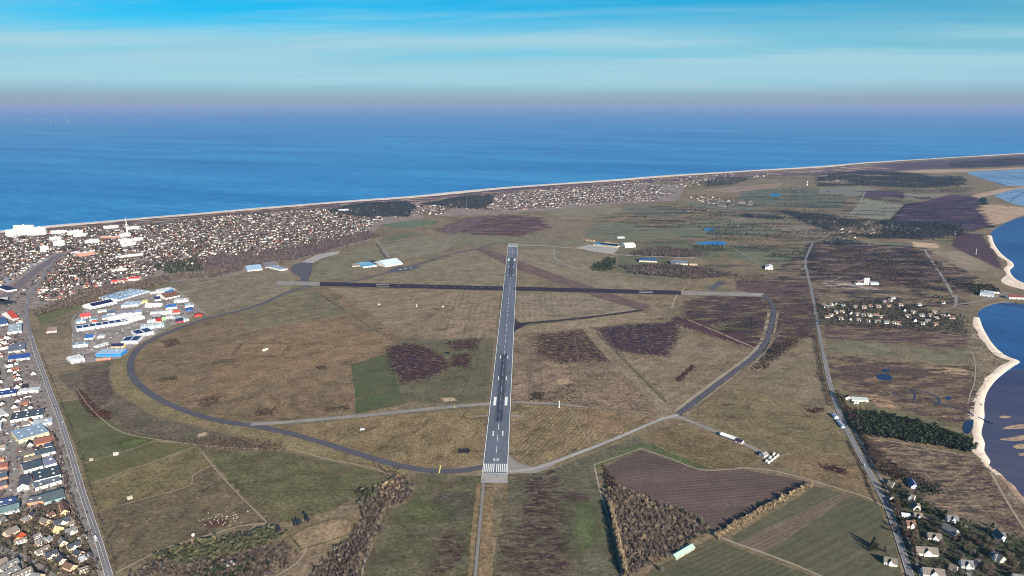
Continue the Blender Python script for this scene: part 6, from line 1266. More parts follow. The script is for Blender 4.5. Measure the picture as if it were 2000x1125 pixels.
for p in on_line([(1722,952),(1738,985),(1752,1022),(1764,1055),(1775,1090)], 12, 2.0): tag(tree(p[0] + 9, p[1], rng.uniform(8, 12), 'bare', 'scrub', 'roadside_tree', 1.2), 'dark bare roadside tree along the villa side of coast road', 'tree', 'trees along the coast road')
for u, v, h in ((600,1018,14),(576,1026,10),(582,1025,11),(588,1023,9),(541,1036,10),(546,1036,9),(472,1050,9),(480,1050,8),(490,1046,8),(330,1100,9),(318,1108,10),(300,1112,9),(288,1118,8),(500,1050,7)):
    t = tree(*G(u, v), h, 'conifer', 'navy', 'conifer'); want(t, 'conifer', 'tall dark pointed', 'tree', 'pointed conifers of the copse', ['the main road truck', 'the copse barn'])
lm('the copse barn', 705, 960)
print('single trees', NTREE[0])
# ---- woods, thickets and town green as bodies of vegetation
def wood(name, label, polys, n=16, size=0, keep=1.0): return mass(name, label, [(clump(in_poly(p, sp), size, keep) if size else in_poly(p, sp), k, pal, h, n, w) for p, sp, k, pal, h, w in polys])
wood('pine_wood', 'dense dark pine wood between coast road and beach', [([(1665,812),(1700,808),(1760,820),(1850,845),(1895,865),(1902,886),(1850,877),(1760,861),(1690,851),(1668,836)], 5.2, 'pine', 'pine', (8, 12.5), 1.15), ([(1655,800),(1690,806),(1690,830),(1668,832)], 6, 'bare', 'scrub', (6, 9), 1.2)], 22)
wood('copse', 'mixed copse of brown trees and olive conifers in the foreground', [([(300,1090),(335,1078),(420,1056),(520,1038),(562,1046),(520,1066),(440,1084),(360,1104)], 5.5, 'pine', 'olive', (5, 9), 1.2), ([(250,1128),(310,1095),(350,1104),(450,1088),(560,1064),(575,1082),(560,1108),(500,1140),(380,1150)], 5.0, 'bare', 'bare', (4, 8), 1.0), ([(330,1075),(400,1050),(420,1056),(350,1080)], 7, 'bare', 'pale', (4, 7), 1.2), ([(380,1110),(470,1095),(520,1100),(480,1140),(360,1150)], 8, 'pine', 'conifer', (5, 9), 1.2)], 22)
wood('copse', 'brown leafless wood along the left foreground meadow', [([(600,1140),(640,1092),(690,1052),(712,1012),(708,985),(745,952),(775,932),(800,945),(806,970),(790,984),(755,990),(737,1040),(714,1080),(700,1140)], 4.8, 'bare', 'bare', (4, 8.5), 1.0), ([(735,950),(775,935),(795,955),(755,985)], 7, 'bare', 'pale', (5, 9), 1.2), ([(705,965),(740,955),(735,985),(700,985)], 8, 'pine', 'olive', (6, 9), 1.2), ([(655,1095),(700,1060),(690,1125),(640,1135)], 5, 'bush', 'scrub', (3, 5), 1.2)], 22)
wood('thicket', 'rows of dark brown bushes below the airport fence', [([(358,864),(420,855),(470,858),(545,872),(556,881),(480,881),(400,876)], 5.6, 'bush', 'scrub', (2.5, 4), 1.0), ([(475,853),(550,869),(557,877),(480,863)], 5.2, 'bush', 'scrub', (2.5, 3.6), 1.0), ([(246,832),(280,842),(320,852),(355,862),(320,858),(265,846)], 11, 'bush', 'gorse', (2.5, 3.6), 1.0), ([(715,905),(770,917),(785,930),(758,928)], 5, 'bush', 'scrub', (2, 3.4), 1.0)], 12)
wood('bramble', 'dark red bramble bushes along the pasture ditch', [([(150,762),(165,770),(190,797),(218,808),(214,822),(180,812),(158,786)], 5, 'bush', 'maroon', (1.6, 2.8), 1.1)], 9)
wood('town_wood', 'brown winter woodland belt on the town edge', [([(230,566),(300,541),(380,534),(430,528),(560,500),(562,514),(480,526),(430,541),(350,547),(250,574)], 9, 'bare', 'bare', (7, 11), 1.2), ([(60,612),(150,572),(240,552),(250,576),(160,597),(75,618)], 9, 'bare', 'bare', (6, 10), 1.2), ([(380,508),(450,500),(560,488),(640,470),(720,452),(742,462),(600,502),(500,522),(400,532)], 10, 'bare', 'farbare', (8, 12), 1.2), ([(300,520),(380,505),(400,530),(330,536)], 11, 'pine', 'conifer', (7, 11), 1.2)], 14)
wood('coastal_wood', 'dark blue green conifer forest behind the dunes', [([(640,412),(700,399),(790,394),(812,404),(800,424),(720,425),(670,420)], 11, 'pine', 'navy', (9, 13), 1.3), ([(820,400),(900,385),(962,382),(966,395),(940,410),(880,406)], 12, 'pine', 'navy', (9, 13), 1.3), ([(1370,356),(1420,346),(1470,350),(1430,362),(1380,366)], 22, 'pine', 'navy', (10, 14), 1.5)], 10)
wood('hangar_wood', 'leafless purple brown wood round the twin hangars', [([(1236,493),(1290,484),(1352,488),(1382,499),(1350,503),(1240,500)], 10, 'bare', 'farbare', (8, 12), 1.3), ([(1155,522),(1185,506),(1206,508),(1190,531),(1160,529)], 10, 'pine', 'conifer', (8, 12), 1.2), ([(1215,521),(1320,517),(1400,529),(1440,540),(1360,546),(1240,536)], 10, 'bare', 'farbare', (8, 12), 1.3), ([(1346,481),(1400,478),(1422,489),(1360,492)], 14, 'pine', 'conifer', (7, 11), 1.2), ([(1430,540),(1500,538),(1500,550),(1440,552)], 14, 'bare', 'farbare', (6, 9), 1.2)], 12)
wood('scrub_wood', 'patchy dark scrub wood before the bay', [([(1592,482),(1700,486),(1790,490),(1830,515),(1870,545),(1860,575),(1790,566),(1720,549),(1640,546),(1592,532)], 12, 'pine', 'townbare', (4, 8), 1.4), ([(1680,485),(1790,492),(1840,530),(1760,540),(1700,515)], 15, 'pine', 'navy', (5, 9), 1.4), ([(1848,540),(1900,545),(1958,566),(1940,578),(1880,571)], 11, 'pine', 'conifer', (8, 12), 1.3), ([(1790,575),(1850,580),(1860,590),(1800,588)], 14, 'pine', 'conifer', (6, 9), 1.3)], 11, 110, 0.5)
wood('far_wood', 'far wooded villages fading into blue haze', [([(1520,413),(1600,419),(1720,431),(1870,438),(1888,463),(1800,469),(1700,467),(1600,446)], 13, 'pine', 'navy', (8, 13), 1.5), ([(1590,343),(1680,334),(1760,338),(1860,345),(1885,362),(1800,369),(1700,363),(1600,365)], 16, 'pine', 'navy', (8, 13), 1.6), ([(1850,319),(2000,307),(2080,302),(2080,318),(1950,326),(1860,329)], 22, 'pine', 'navy', (8, 12), 1.8), ([(1600,470),(1660,470),(1690,478),(1620,481)], 12, 'pine', 'navy', (8, 12), 1.3), ([(1690,345),(1880,345),(1890,362),(1700,362)], 17, 'pine', 'navy', (8, 12), 1.5), ([(1480,345),(1740,335),(1740,345),(1500,352)], 24, 'pine', 'navy', (4, 8), 1.6), ([(1740,322),(2000,308),(2000,322),(1760,330)], 26, 'pine', 'navy', (4, 8), 1.7), ([(1450,419),(1520,421),(1536,431),(1460,426)], 13, 'pine', 'navy', (9, 13), 1.3), ([(1700,390),(1760,392),(1760,395),(1700,393)], 16, 'pine', 'navy', (8, 11), 1.4), ([(1750,383),(1815,386),(1815,390),(1750,387)], 16, 'pine', 'navy', (8, 11), 1.4), ([(1330,425),(1480,405),(1640,412),(1640,470),(1480,476),(1400,470)], 26, 'pine', 'navy', (5, 9), 1.5), ([(1700,364),(1900,366),(1890,378),(1720,376)], 24, 'pine', 'navy', (6, 9), 1.6)], 8, 330, 0.74)
wood('golf_trees', 'scattered dark trees on the golf course and pastures', [([(1230,425),(1340,420),(1420,430),(1480,440),(1400,447),(1300,440)], 46, 'pine', 'navy', (6, 10), 1.5), ([(1280,405),(1360,402),(1420,410),(1300,416)], 44, 'pine', 'navy', (6, 10), 1.5), ([(1440,372),(1580,366),(1660,385),(1640,408),(1520,405),(1440,392)], 60, 'pine', 'navy', (6, 10), 2.0), ([(1480,470),(1560,475),(1580,500),(1500,500)], 40, 'bush', 'scrub', (3, 5), 1.5)], 10)
P = in_poly([(1592,596),(1720,584),(1880,618),(1892,652),(1700,642),(1600,634)], 11.5); P = P[clear_of(P, -4)]
mass('village_trees', 'dark garden trees of the bay village', [(P[::2], 'pine', 'conifer', (5, 9), 14, 1.2), (P[1::2], 'bare', 'farbare', (5, 9), 14, 1.3)])
P = in_poly([(1738,940),(1850,1004),(2000,1055),(2090,1125),(2120,1180),(1790,1180),(1765,1075)], 7.0); P = P[clear_of(P, -3)]
mass('garden_shrubs', 'dark shrubs and hedges in the villa gardens', [(P[::3], 'pine', 'conifer', (3, 7), 14, 1.2), (P[1::3], 'bush', 'conifer', (1.5, 3), 9, 1.2), (P[2::3], 'bush', 'scrub', (1.5, 4), 9, 1.2)])
wood('cliff_scrub', 'brown scrub between villas and cliff heath', [([(1690,872),(1720,882),(1765,935),(1745,940),(1705,895)], 6, 'bare', 'scrub', (4, 7), 1.4), ([(1740,905),(1800,935),(1830,950),(1790,955),(1745,930)], 7, 'bare', 'scrub', (4, 7), 1.4), ([(1800,946),(1830,951),(1838,968),(1800,966)], 5, 'pine', 'conifer', (5, 8), 1.2), ([(1700,865),(1900,892),(1985,1005),(1900,990),(1780,930)], 17, 'bush', 'scrub', (0.8, 1.8), 1.5)], 12)
P = in_poly([(-10,1010),(60,985),(110,985),(150,1000),(175,1050),(195,1130),(-30,1140)], 6.4); P = P[clear_of(P, -6)]
mass('garden_shrubs', 'winter garden trees and shrubs of the corner estate', [(P[::3], 'bare', 'bare', (4, 8), 22, 1.3), (P[1::3], 'bush', 'conifer', (1.5, 4), 12, 1.2), (P[2::3], 'bush', 'pale', (1.5, 3.5), 12, 1.2)])
P = in_poly([(-40,640),(42,612),(50,660),(62,700),(80,760),(98,815),(120,880),(140,940),(120,990),(0,1000),(-30,800)], 15); P = P[clear_of(P, 0)]
mass('strip_trees', 'bare yard trees of the business strip', [(P[::2], 'bare', 'bare', (4, 8), 16, 1.3), (P[1::2], 'bush', 'scrub', (1.5, 4), 10, 1.3)])
mass('avenue', 'row of small bare trees along the main road', [(on_line([(78,690),(100,745),(118,790),(142,850),(160,905),(180,975),(200,1040),(222,1110)], 13, 1.0) + np.array([3.0, 0]), 'bare', 'scrub', (3, 5), 20, 1.2)], 'thing', 'tree row')
mass('avenue', 'taller bare trees on the town side of main road', [(on_line([(105,850),(118,890),(135,945),(148,990),(165,1045),(185,1110)], 9, 2.5) - np.array([6.0, 0]), 'bare', 'bare', (6, 10), 24, 1.3)], 'thing', 'tree row')
mass('hedge', 'dark hedge on the field side of the coast road', [(on_line([(1596,655),(1604,700),(1614,748),(1628,795)], 6, 1.2) - np.array([6.0, 0]), 'bare', 'scrub', (4, 7), 16, 1.2), (on_line([(1660,862),(1680,900),(1700,945),(1714,980)], 3.5, 1.0) - np.array([4.0, 0]), 'bush', 'scrub', (2, 4), 9, 1.0)], 'thing', 'hedge')
mass('hedge', 'tall dark trees shading the coast road at the farm', [(on_line([(1625,770),(1640,800),(1660,835),(1685,885),(1708,930)], 6, 2.0) + np.array([14.0, 0]), 'bare', 'scrub', (7, 12), 22, 1.2)], 'thing', 'hedge')
mass('hedge', 'scrub hedge beside the perimeter taxiway bend', [(in_poly([(1470,720),(1500,692),(1530,668),(1550,658),(1560,668),(1530,690),(1490,722)], 6), 'bush', 'scrub', (2.5, 5), 12, 1.1)], 'thing', 'hedge')
mass('hedge', 'rectangular bush hedge round the compound', [(on_line([(455,693),(478,671),(510,671),(568,673),(556,685),(545,697),(500,695)], 4.5, 1.0), 'bush', 'scrub', (2, 4), 12, 1.1), (in_poly([(465,680),(490,676),(485,690),(460,692)], 8), 'bush', 'scrub', (1.5, 3), 10, 1.1)], 'thing', 'hedge')
mass('hedge', 'dark bushes along the ditch across the airfield', [(on_line([(625,576),(650,592),(672,605)], 5, 2), 'bush', 'scrub', (2, 3.5), 9, 1.2), (on_line([(690,616),(720,638),(745,651),(790,664)], 7, 2), 'bush', 'scrub', (1.6, 3), 9, 1.2)], 'thing', 'hedge')
mass('hedge', 'leafless hedge beside the small hangars road', [(on_line([(736,476),(746,492),(755,505)], 8, 3), 'bare', 'scrub', (4, 7), 10, 1.2)], 'thing', 'hedge')
for poly, lab in (([(316,668),(345,662),(352,672),(325,680)], 'dark bush clump below the industrial estate'), ([(497,803),(538,797),(535,811),(500,813)], 'bush clump with grey rubble by the concrete taxiway'), ([(638,798),(680,792),(682,800),(640,804)], 'dark bush clump beside the green crop'), ([(385,782),(425,772),(430,790),(392,796)], 'bush clump by the loop road bend'), ([(618,716),(636,714),(636,721),(620,722)], 'round dark bush in the loop meadow'), ([(312,738),(345,736),(342,744),(314,746)], 'small bush hollow inside the loop'),
                  ([(1600,905),(1655,918),(1650,928),(1610,918)], 'reddish thicket mound in the tan paddock'), ([(1575,800),(1605,797),(1603,806),(1580,807)], 'reddish bushes by the small paddock'), ([(1178,912),(1184,912),(1190,945),(1182,948)], 'bushy ditch left of the ploughed field'), ([(690,960),(712,948),(718,964),(700,974)], 'dark tree group by the copse barn'), ([(1320,741),(1352,713),(1358,718),(1326,746)], 'dark red shrub strip by the perimeter road'), ([(1035,770),(1062,765),(1062,780),(1038,782)], 'dark shrubs near the derelict taxiway')):
    Q = in_poly(poly, 3.6); mass('bush_clump', lab, [(Q, 'bush', 'maroon' if 'red' in lab else 'gorse', (1.8, 3.6), 11, 1.15)])
HL = []
FP = GA([(1200,425),(1340,392),(1600,366),(1860,372),(1880,420),(1740,470),(1600,480),(1560,520),(1400,470),(1240,450)])
for k in range(190):
    u = rng.uniform(1200, 1880); v = rng.uniform(368, 525); c = np.array([G(u, v)])
    if sdist(c[:, 0], c[:, 1], FP)[0] < 0: continue
    w = rng.uniform(25, 95); dv = rng.uniform(-1, 4); HL.append((on_line([(u - w / 2, v - dv / 2), (u + w / 2, v + dv / 2)], 9, 4.0, 2, 9.0), 'pine', 'navy' if rng.random() < 0.7 else 'townbare', (4, 9), 8, 1.4))
mass('far_hedges', 'dark hedges and tree lines between the far fields', HL)
# heather and gorse tufts
GOR = []
for poly, sp, pal, h in (([(760,678),(800,672),(838,682),(868,700),(866,722),(840,735),(790,745),(765,715)], 7, 'gorse', (0.8, 1.8)), ([(810,690),(845,685),(865,705),(850,730),(815,725)], 4.5, 'maroon', (0.5, 1.1)), ([(1052,655),(1140,645),(1165,680),(1190,704),(1095,708),(1050,690)], 7, 'gorse', (0.8, 1.9)), ([(1168,642),(1240,634),(1322,630),(1322,655),(1300,695),(1240,690),(1200,680)], 8, 'gorse', (0.8, 1.9)),
                         ([(1340,590),(1400,578),(1485,580),(1500,605),(1494,645),(1480,670),(1420,662),(1340,622)], 10, 'scrub', (1.0, 2.6)), ([(1380,630),(1470,620),(1480,645),(1420,652)], 8, 'conifer', (2, 4)), ([(1505,590),(1590,580),(1590,655),(1540,662),(1512,685)], 10, 'scrub', (1.2, 3)), ([(1055,765),(1110,758),(1135,772),(1110,790),(1060,785)], 6, 'gorse', (1, 2.4)), ([(1120,740),(1190,738),(1180,750),(1125,750)], 8, 'gorse', (1, 2.2)), ([(1040,710),(1200,705),(1280,780),(1290,800),(1130,790),(1040,760)], 20, 'gorse', (0.8, 2.0)),
                         ([(1620,700),(1890,722),(1898,790),(1870,828),(1730,788),(1640,755)], 20, 'scrub', (0.6, 1.5)), ([(1890,690),(1910,645),(1960,697),(1935,740),(1905,815),(1890,830)], 9, 'scrub', (0.7, 1.8)), ([(1905,905),(1930,920),(1988,1010),(1985,1035),(1940,1015)], 6, 'maroon', (0.6, 1.4)), ([(1030,935),(1080,930),(1110,965),(1118,1050),(1105,1125),(985,1130),(1020,1040)], 9, 'maroon', (0.3, 0.7)), ([(878,668),(930,664),(912,716),(880,712)], 9, 'maroon', (0.5, 1.1)), ([(1320,618),(1490,668),(1480,682),(1390,656)], 8, 'gorse', (0.8, 2)), ([(1612,634),(1890,657),(1885,680),(1612,660)], 13, 'scrub', (0.6, 1.6)), ([(1440,548),(1590,556),(1590,578),(1500,582)], 14, 'scrub', (1.2, 3))):
    Q = in_poly(poly, sp, jit=0.5); Q = Q[rng.random(len(Q)) < 0.7]; GOR.append((Q, 'bush', pal, h, 7, 1.5))
mass('heath_shrubs', 'low dark gorse and heather tufts over the heaths', GOR)
TT = []
for cut, kept, kd, sp in TOWN_TREES:
    Q = kept + rng.normal(size=kept.shape) * sp * 0.45; ok = rng.random(len(Q)) < (0.85 if kd == 'a' else 0.7); Q = np.concatenate([Q[ok], cut]); Q = Q[clear_of(Q, -3)]
    Q = np.concatenate([Q, Q + rng.normal(size=Q.shape) * sp * 0.5]); Q = Q[clear_of(Q, -3)]
    TT += [(Q[::4], 'pine', 'conifer' if kd == 'a' else 'navy', (6, 11), 9, 1.3), (Q[1::4], 'pine', 'townbare', (7, 12), 9, 1.3), (Q[2::4], 'pine', 'townbare', (7, 12), 9, 1.3), (Q[3::4], 'pine', 'scrub', (6, 11), 9, 1.3)]
mass('town_trees', 'countless garden trees between the town houses', TT)
# ================================================================ vehicles, fences, animals, small things
def car_parts(kind):
    L, W, h, c0, c1, ch = {'car': (4.4, 1.8, 0.85, -1.5, 1.0, 0.62), 'van': (5.4, 2.0, 1.2, -2.5, 1.9, 1.0), 'truck': (2.4, 2.5, 1.3, -1.1, 0.9, 1.5)}[kind]
    body = MB().box(-L / 2, L / 2, -W / 2, W / 2, 0.28, h + 0.1).mesh('body')
    cab = mesh('cabin', [(c0, -W / 2 + .08, h + .1), (c1 + .6, -W / 2 + .08, h + .1), (c1 + .6, W / 2 - .08, h + .1), (c0, W / 2 - .08, h + .1), (c0 + .35, -W / 2 + .25, h + ch), (c1, -W / 2 + .25, h + ch), (c1, W / 2 - .25, h + ch), (c0 + .35, W / 2 - .25, h + ch)], BOXF)
    top = MB().box(c0 + .35, c1, -W / 2 + .25, W / 2 - .25, h + ch, h + ch + .06).mesh('roof'); wh = mesh('wheel', [(0.32 * math.cos(a), y, 0.32 * math.sin(a)) for y in (-.11, .11) for a in np.linspace(0, 2 * math.pi, 9)[:-1]], [(i, (i + 1) % 8, 8 + (i + 1) % 8, 8 + i) for i in range(8)] + [tuple(range(8)), tuple(range(15, 7, -1))])
    return body, cab, top, wh, L, W
CARP = {k: car_parts(k) for k in ('car', 'van', 'truck')}; m_tyre = paint((34, 34, 36))
def car(x, y, rz, c, kind='car', name='car', z=0.72):
    body, cab, top, wh, L, W = CARP[kind]; t = empty(name, x, y, z, rz); m = paint(c, 0.3, 0.02, 4, 0.5)
    for nm, me, mt in (('body', body, m), ('cabin', cab, m_glass), ('roof', top, m)): put_part(nm, me, mt, t)
    for sx in (-0.3, 0.3):
        for sy in (-1, 1): put_part('wheel', wh, m_tyre, t, (sx * L, sy * (W / 2 - .1), 0.32))
    return t
CARC = [(236,236,236),(40,42,46),(150,154,160),(170,40,36),(46,70,120),(210,212,214),(90,94,100)]; CARN = ['white', 'black', 'silver', 'red', 'dark blue', 'light grey', 'dark grey']
def along(pts, fr, off):
    L = smooth_line(GA(pts), 5.0); s = np.concatenate([[0], np.cumsum(np.linalg.norm(np.diff(L, axis=0), axis=1))]); a = fr * s[-1]
    p = np.array([np.interp(a, s, L[:, 0]), np.interp(a, s, L[:, 1])]); q = np.array([np.interp(a + 3, s, L[:, 0]), np.interp(a + 3, s, L[:, 1])]); d = (q - p) / np.linalg.norm(q - p)
    return p + np.array([-d[1], d[0]]) * off, math.atan2(d[1], d[0])
lm('the top of the main road', 54, 600); lm('the estate turning', 82, 712)
for k, fr in enumerate((0.30, 0.36, 0.42, 0.47, 0.52, 0.565, 0.60, 0.66, 0.70, 0.74, 0.80, 0.86, 0.90)):
    p, a = along(ROADL, fr, 2.6 if k % 2 else -2.6); ci = int(rng.integers(0, 7)); t = car(p[0], p[1], a + (math.pi if k % 2 else 0), CARC[ci]); want(t, 'car on the main road', CARN[ci], 'car', 'cars on the main road', ['the main road truck', 'the estate turning', 'the top of the main road'])
p, a = along(ROADL, 0.937, -2.6); t = car(p[0], p[1], a, (238, 238, 238), 'truck', 'truck'); MB().box(-10.4, -1.4, -1.25, 1.25, 0.9, 3.9).build('cargo_box', paint((240, 240, 240)), t); MB().box(-10.2, -1.2, -0.9, 0.9, 0.55, 0.9).build('chassis', m_tyre, t)
for xx in (-9.2, -8.0):
    for sy in (-1, 1): put_part('wheel', CARP['truck'][3], m_tyre, t, (xx, sy * 1.1, 0.32))
tag(t, 'white box truck on the main road at the picture bottom', 'truck')
p, a = along(ROADR, 0.865, -2.4); tag(car(p[0], p[1], a, (210, 226, 244), 'van', 'van'), 'pale blue van on the shaded coast road', 'van')
for k, (u, v) in enumerate(((1619,742),(1660,850))): p = G(u, v); tag(car(p[0] + 2, p[1], 1.4, CARC[k], 'car'), ['white car on the coast road above the farm', 'black car on the coast road by the pine wood'][k], 'car')
PARK = [(Z4, [(170,215),(190,225),(215,232),(240,240),(205,215),(230,218),(262,235),(290,222),(320,235),(350,228),(185,262),(215,268),(250,262),(90,315),(100,330),(60,265),(45,270),(180,410),(215,390),(235,430),(205,545),(145,520),(130,670),(165,700),(225,670),(265,655),(235,720),(280,800),(245,800),(800,690),(830,650),(860,690),(870,730),(880,770),(820,700),(845,715),(850,920),(845,940),(270,330),(240,345),(100,480),(85,520),(40,300),(60,330),(150,440),(120,600),(150,610),(210,590),(240,560),(280,580),(320,590),(360,560),(400,540),(300,700),(330,720),(180,760),(200,820),(60,640),(90,660),(20,860),(60,880),(140,880),(170,900),(430,870),(450,905),(620,870),(650,860),(700,850),(760,830),(740,560),(780,560),(800,600),(760,470),(770,440),(650,230),(690,220),(720,150),(640,130),(30,450),(50,480),(170,1080),(150,1110),(440,960),(450,1000)])]
lm('the slate roofed market hall', 55, 820); lm('the grey gabled hall', 45, 955); lm('the violet grey block', 102, 912)
for z, L_ in PARK:
    for (x, y) in L_:
        p = G(z[0] + x / z[2], z[1] + y / z[2]); ci = int(rng.choice([0, 0, 0, 1, 2, 2, 3, 4, 5, 6])); kd = 'van' if rng.random() < 0.2 else 'car'
        t = car(p[0], p[1], rng.choice([0.3, 1.87]) + rng.normal() * 0.08, CARC[ci], kd, kd, 0.3); want(t, 'parked ' + kd, CARN[ci], kd, 'vehicles parked in the business strip', ['the slate roofed market hall', 'the grey gabled hall', 'the violet grey block'])
m_estate = [(Z6, rng.uniform(0, 1, (40, 2)))]
lm('the blue arched hall', 335, 572)
QE = in_poly([(150,640),(230,635),(300,600),(340,585),(380,605),(300,640),(230,680),(160,700)], 8); QE = QE[clear_of(QE, -11)]
for p in QE[rng.permutation(len(QE))[:90]]:
    ci = int(rng.choice([0, 0, 0, 1, 2, 3, 4, 5])); kd = 'van' if rng.random() < 0.4 else 'car'; t = car(p[0], p[1], rng.uniform(0, 6.28), CARC[ci], kd, kd, 0.3); want(t, kd + ' parked in the industrial estate', CARN[ci], kd, 'vehicles parked in the industrial estate', ['the blue hall', 'the longest white hall', 'the blue arched hall'])
# white trailers beside the grey hut
LBT = ['white trailer at the front corner of the trailer yard', 'second white trailer along the yard fence', 'third white trailer along the yard fence', 'white trailer at the back corner of the yard', 'white trailer nearest the grey hut', 'inner white trailer behind the hut', 'inner white trailer farthest from the track']
for k, (x, y) in enumerate([(1330,985),(1385,945),(1440,905),(1490,862),(1290,965),(1350,900),(1420,835)]):
    p = G(1360 + x / 9.375, 800 + y / 9.375); t = empty('trailer', p[0], p[1], 0.2, math.radians(52)); MB().box(-4.2, 4.2, -1.3, 1.3, 0.8, 3.4).build('body', paint((240, 240, 240)), t); MB().box(4.2, 5.6, -.12, .12, .6, .75).build('drawbar', m_tyre, t); MB().box(-4.3, 4.3, -1.4, 1.4, 3.4, 3.55).build('roof', paint((244, 244, 244)), t)
    for sx in (-.8, .4):
        for sy in (-1, 1): put_part('wheel', CARP['van'][3], m_tyre, t, (sx, sy * 1.2, 0.4))
    tag(t, LBT[k], 'trailer', 'white trailers in the yard')
# small light aircraft by the small hangars
m_plane = paint((240, 240, 240), 0.35)
def plane(x, y, rz, lab):
    t = empty('light_aircraft', x, y, 0.7, rz)
    n = 8; prof = [(-4.2, .18, 1.3), (-2, .5, 1.2), (1.2, .65, 1.2), (2.8, .5, 1.05), (3.4, .15, 1.0)]; V = [(px, r * math.cos(2 * math.pi * i / n), z + r * math.sin(2 * math.pi * i / n)) for px, r, z in prof for i in range(n)]
    link('fuselage', mesh('fuselage', V, [(k * n + i, k * n + (i + 1) % n, (k + 1) * n + (i + 1) % n, (k + 1) * n + i) for k in range(4) for i in range(n)]), m_plane, t)
    MB().box(0, 1.5, -5.4, 5.4, 1.75, 1.9).build('wing', m_plane, t); MB().box(-4.3, -3.4, -1.7, 1.7, 1.35, 1.42).build('tailplane', m_plane, t); MB().box(-4.4, -3.4, -.06, .06, 1.35, 2.8).build('tail_fin', paint((60, 90, 170)), t)
    for px, py in ((2.4, 0), (0.3, 1.1), (0.3, -1.1)): put_part('wheel', CARP['car'][3], m_tyre, t, (px, py, 0.32))
    tag(t, lab, 'aircraft', 'light aircraft on the small apron')
for k, (u, v) in enumerate(((782,527),(792,525),(803,524),(1160,487),(1205,491))): plane(*G(u, v), [0.4, 0.5, 0.6, 2.0, 1.2][k], ['white light aircraft nearest the taxiway on small apron', 'middle white light aircraft on the small apron', 'white light aircraft farthest right on small apron', 'white light aircraft before the blue hangar', 'white light aircraft beside the white tent hall'][k])
# sheep round the muddy hollow
def ball(V, F_, c, r, n=6, m=5):
    b = len(V)
    for j in range(m + 1):
        ph = math.pi * j / m
        for i in range(n): V.append((c[0] + r[0] * math.cos(ph), c[1] + r[1] * math.sin(ph) * math.cos(2 * math.pi * i / n), c[2] + r[2] * math.sin(ph) * math.sin(2 * math.pi * i / n)))
    for j in range(m):
        for i in range(n): F_.append((b + j * n + i, b + j * n + (i + 1) % n, b + (j + 1) * n + (i + 1) % n, b + (j + 1) * n + i))
V, F_ = [], []; ball(V, F_, (0, 0, .72), (.62, .34, .34)); ball(V, F_, (.72, 0, .86), (.22, .12, .13))
for lx in (-.38, .38):
    for ly in (-.17, .17): v_, f_ = box_vf(lx - .05, lx + .05, ly - .05, ly + .05, 0, .55); b = len(V); V += v_; F_ += [tuple(i + b for i in q) for q in f_]
sheep_me = mesh('sheep', V, F_); m_wool = paint((238, 232, 220), 0.95)
Q = in_poly([(392,1012),(402,1006),(425,1008),(455,1001),(472,1005),(466,1018),(440,1026),(405,1026)], 7.5)
for p in Q[rng.permutation(len(Q))[:64]]:
    o = link('sheep', sheep_me, m_wool); o.location = (p[0], p[1], 0.75); o.rotation_euler.z = rng.uniform(0, 6.28); o.scale = (1.3,) * 3; tag(o, 'small white sheep gathered round the muddy pasture hollow', 'sheep', 'flock of sheep in the brown pasture')
# airport fence: single posts and wires
FL = smooth_line(GA([(232,692),(213,735),(226,767),(262,787),(300,813),(400,838),(500,868),(600,894),(700,912),(775,931)]), 5.0); s_ = np.concatenate([[0], np.cumsum(np.linalg.norm(np.diff(FL, axis=0), axis=1))])
fx = empty('perimeter_fence', *FL[0]); fx.location = (0, 0, 0); m_post = paint((120, 108, 96)); pm_ = MB().box(-.16, .16, -.16, .16, 0, 2.3).mesh('post')
for a in np.arange(0, s_[-1], 6.5): put_part('post', pm_, m_post, fx, (float(np.interp(a, s_, FL[:, 0])), float(np.interp(a, s_, FL[:, 1])), 0.3))
for z in (0.9, 1.6, 2.3):
    n = len(FL); V = np.concatenate([np.column_stack([FL, np.full(n, z + .25)]), np.column_stack([FL, np.full(n, z + .31)])]); i = np.arange(n - 1); link('wire', fast_mesh('wire', V, np.stack([i, i + 1, n + i + 1, n + i], 1)), m_post, fx)
tag(fx, 'long airport fence of posts outside the loop road', 'fence')
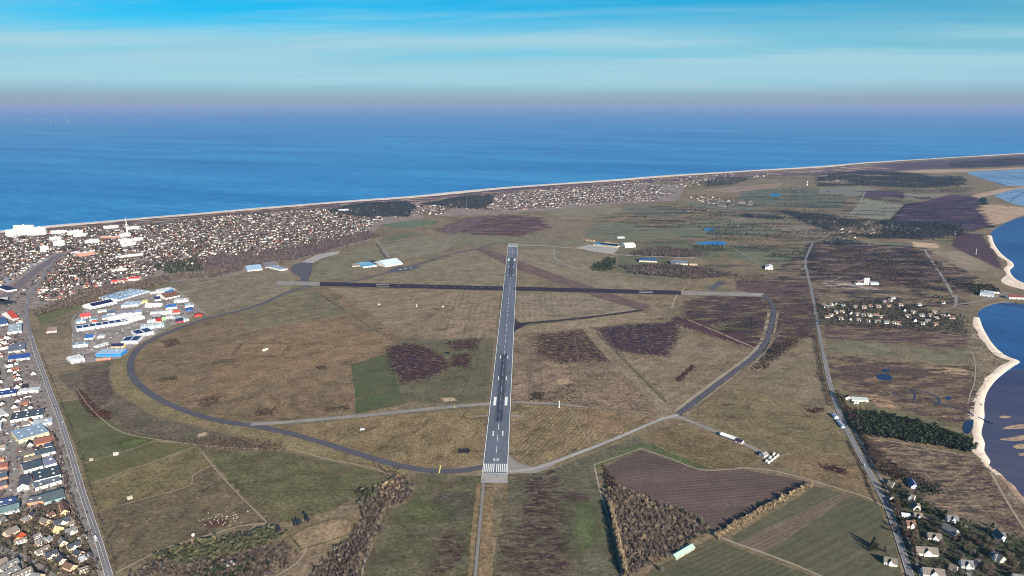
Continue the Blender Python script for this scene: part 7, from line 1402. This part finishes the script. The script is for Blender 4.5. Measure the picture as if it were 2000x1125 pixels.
# masts and markers
for u, v, h, lab in ((1092,796,16,'white lattice mast beside the derelict taxiway'), (814,599,9,'thin white mast in the middle meadow'), (1906,497,26,'thin mast by the sand clearing at the bay')):
    p = G(u, v); t = empty('mast', *p); MB().cone(0, 0, 0, h, .9, .45, 6).build('shaft', paint((238, 236, 232)), t); MB().box(-1.4, 1.4, -1.2, 1.2, 0, 2.4).build('cabin', paint((230, 228, 224)), t); MB().box(-1.2, 1.2, -.2, .2, h * .85, h * .9).build('crossarm', paint((238, 236, 232)), t); tag(t, lab, 'mast', 'masts')
m_yel = flat('yellow_paint', (222, 204, 120), 0.6)
ribbon('holding_line', [(861,909),(859,918),(857.5,925)], 2.2, m_yel, 5, 'yellow holding line across the loop taxiway'); ribbon('holding_line', [(887,793.5),(887.7,797.5)], 2.0, m_yel, 5, 'yellow holding line on the concrete taxiway')
# wind farm out at sea
tw = MB().cone(0, 0, -2, 100, 3.2, 1.8, 8).mesh('tower'); na = MB().box(-2, 2, -6, 5, 98, 103).mesh('nacelle'); bl = mesh('blade', [(-2.4, 0, 2), (2.4, 0.6, 2), (1.8, 0.6, 30), (0.3, 0.3, 62), (-0.6, 0, 62), (-2.4, 0, 20), (-2.4, 1.0, 2), (-2.4, 1.0, 20)], [(0, 1, 2, 3, 4, 5), (0, 6, 1), (6, 7, 2, 1), (7, 4, 3, 2), (0, 5, 7, 6), (5, 4, 7)])
m_turb = paint((150, 158, 170), 0.5, 0.02)
for k, u in enumerate([-30, 4, 14, 22, 34, 42, 52, 61, 63, 78, 86, 99, 108, 118, 131, 134, 148, 160, 172, 186, 203, 214, 226, 240, 254, 277, 292]):
    p = G(u, 238.5 + (k % 4) * 0.45); t = empty('wind_turbine', p[0], p[1], -1.6, rng.normal() * 0.3)
    put_part('tower', tw, m_turb, t); put_part('nacelle', na, m_turb, t); a0 = rng.uniform(0, 2)
    for j in range(3):
        o = put_part('blade', bl, m_turb, t, (0, -7, 100.5)); o.rotation_euler = (0, a0 + j * 2 * math.pi / 3, 0)
    tag(t, 'faint white wind turbine standing far out at sea', 'wind turbine', 'offshore wind farm on the horizon')
settle()
# ================================================================ the air
hz = link('haze', MB().box(-420000, 420000, -420000, 420000, -9.0, 655.0).mesh('haze')); tag(hz, 'thin blue grey haze over island and sea', None, None, 'stuff')
hm = bpy.data.materials.new('haze_air'); hm.use_nodes = True; hn = hm.node_tree.nodes; hn.clear(); ho = hn.new('ShaderNodeOutputMaterial'); hv = hn.new('ShaderNodeVolumePrincipled')
hv.inputs['Color'].default_value = (0.36, 0.48, 0.76, 1); hv.inputs['Density'].default_value = 1.9e-5; hv.inputs['Anisotropy'].default_value = 0.0
hm.node_tree.links.new(hv.outputs[0], ho.inputs['Volume']); hz.data.materials.append(hm)
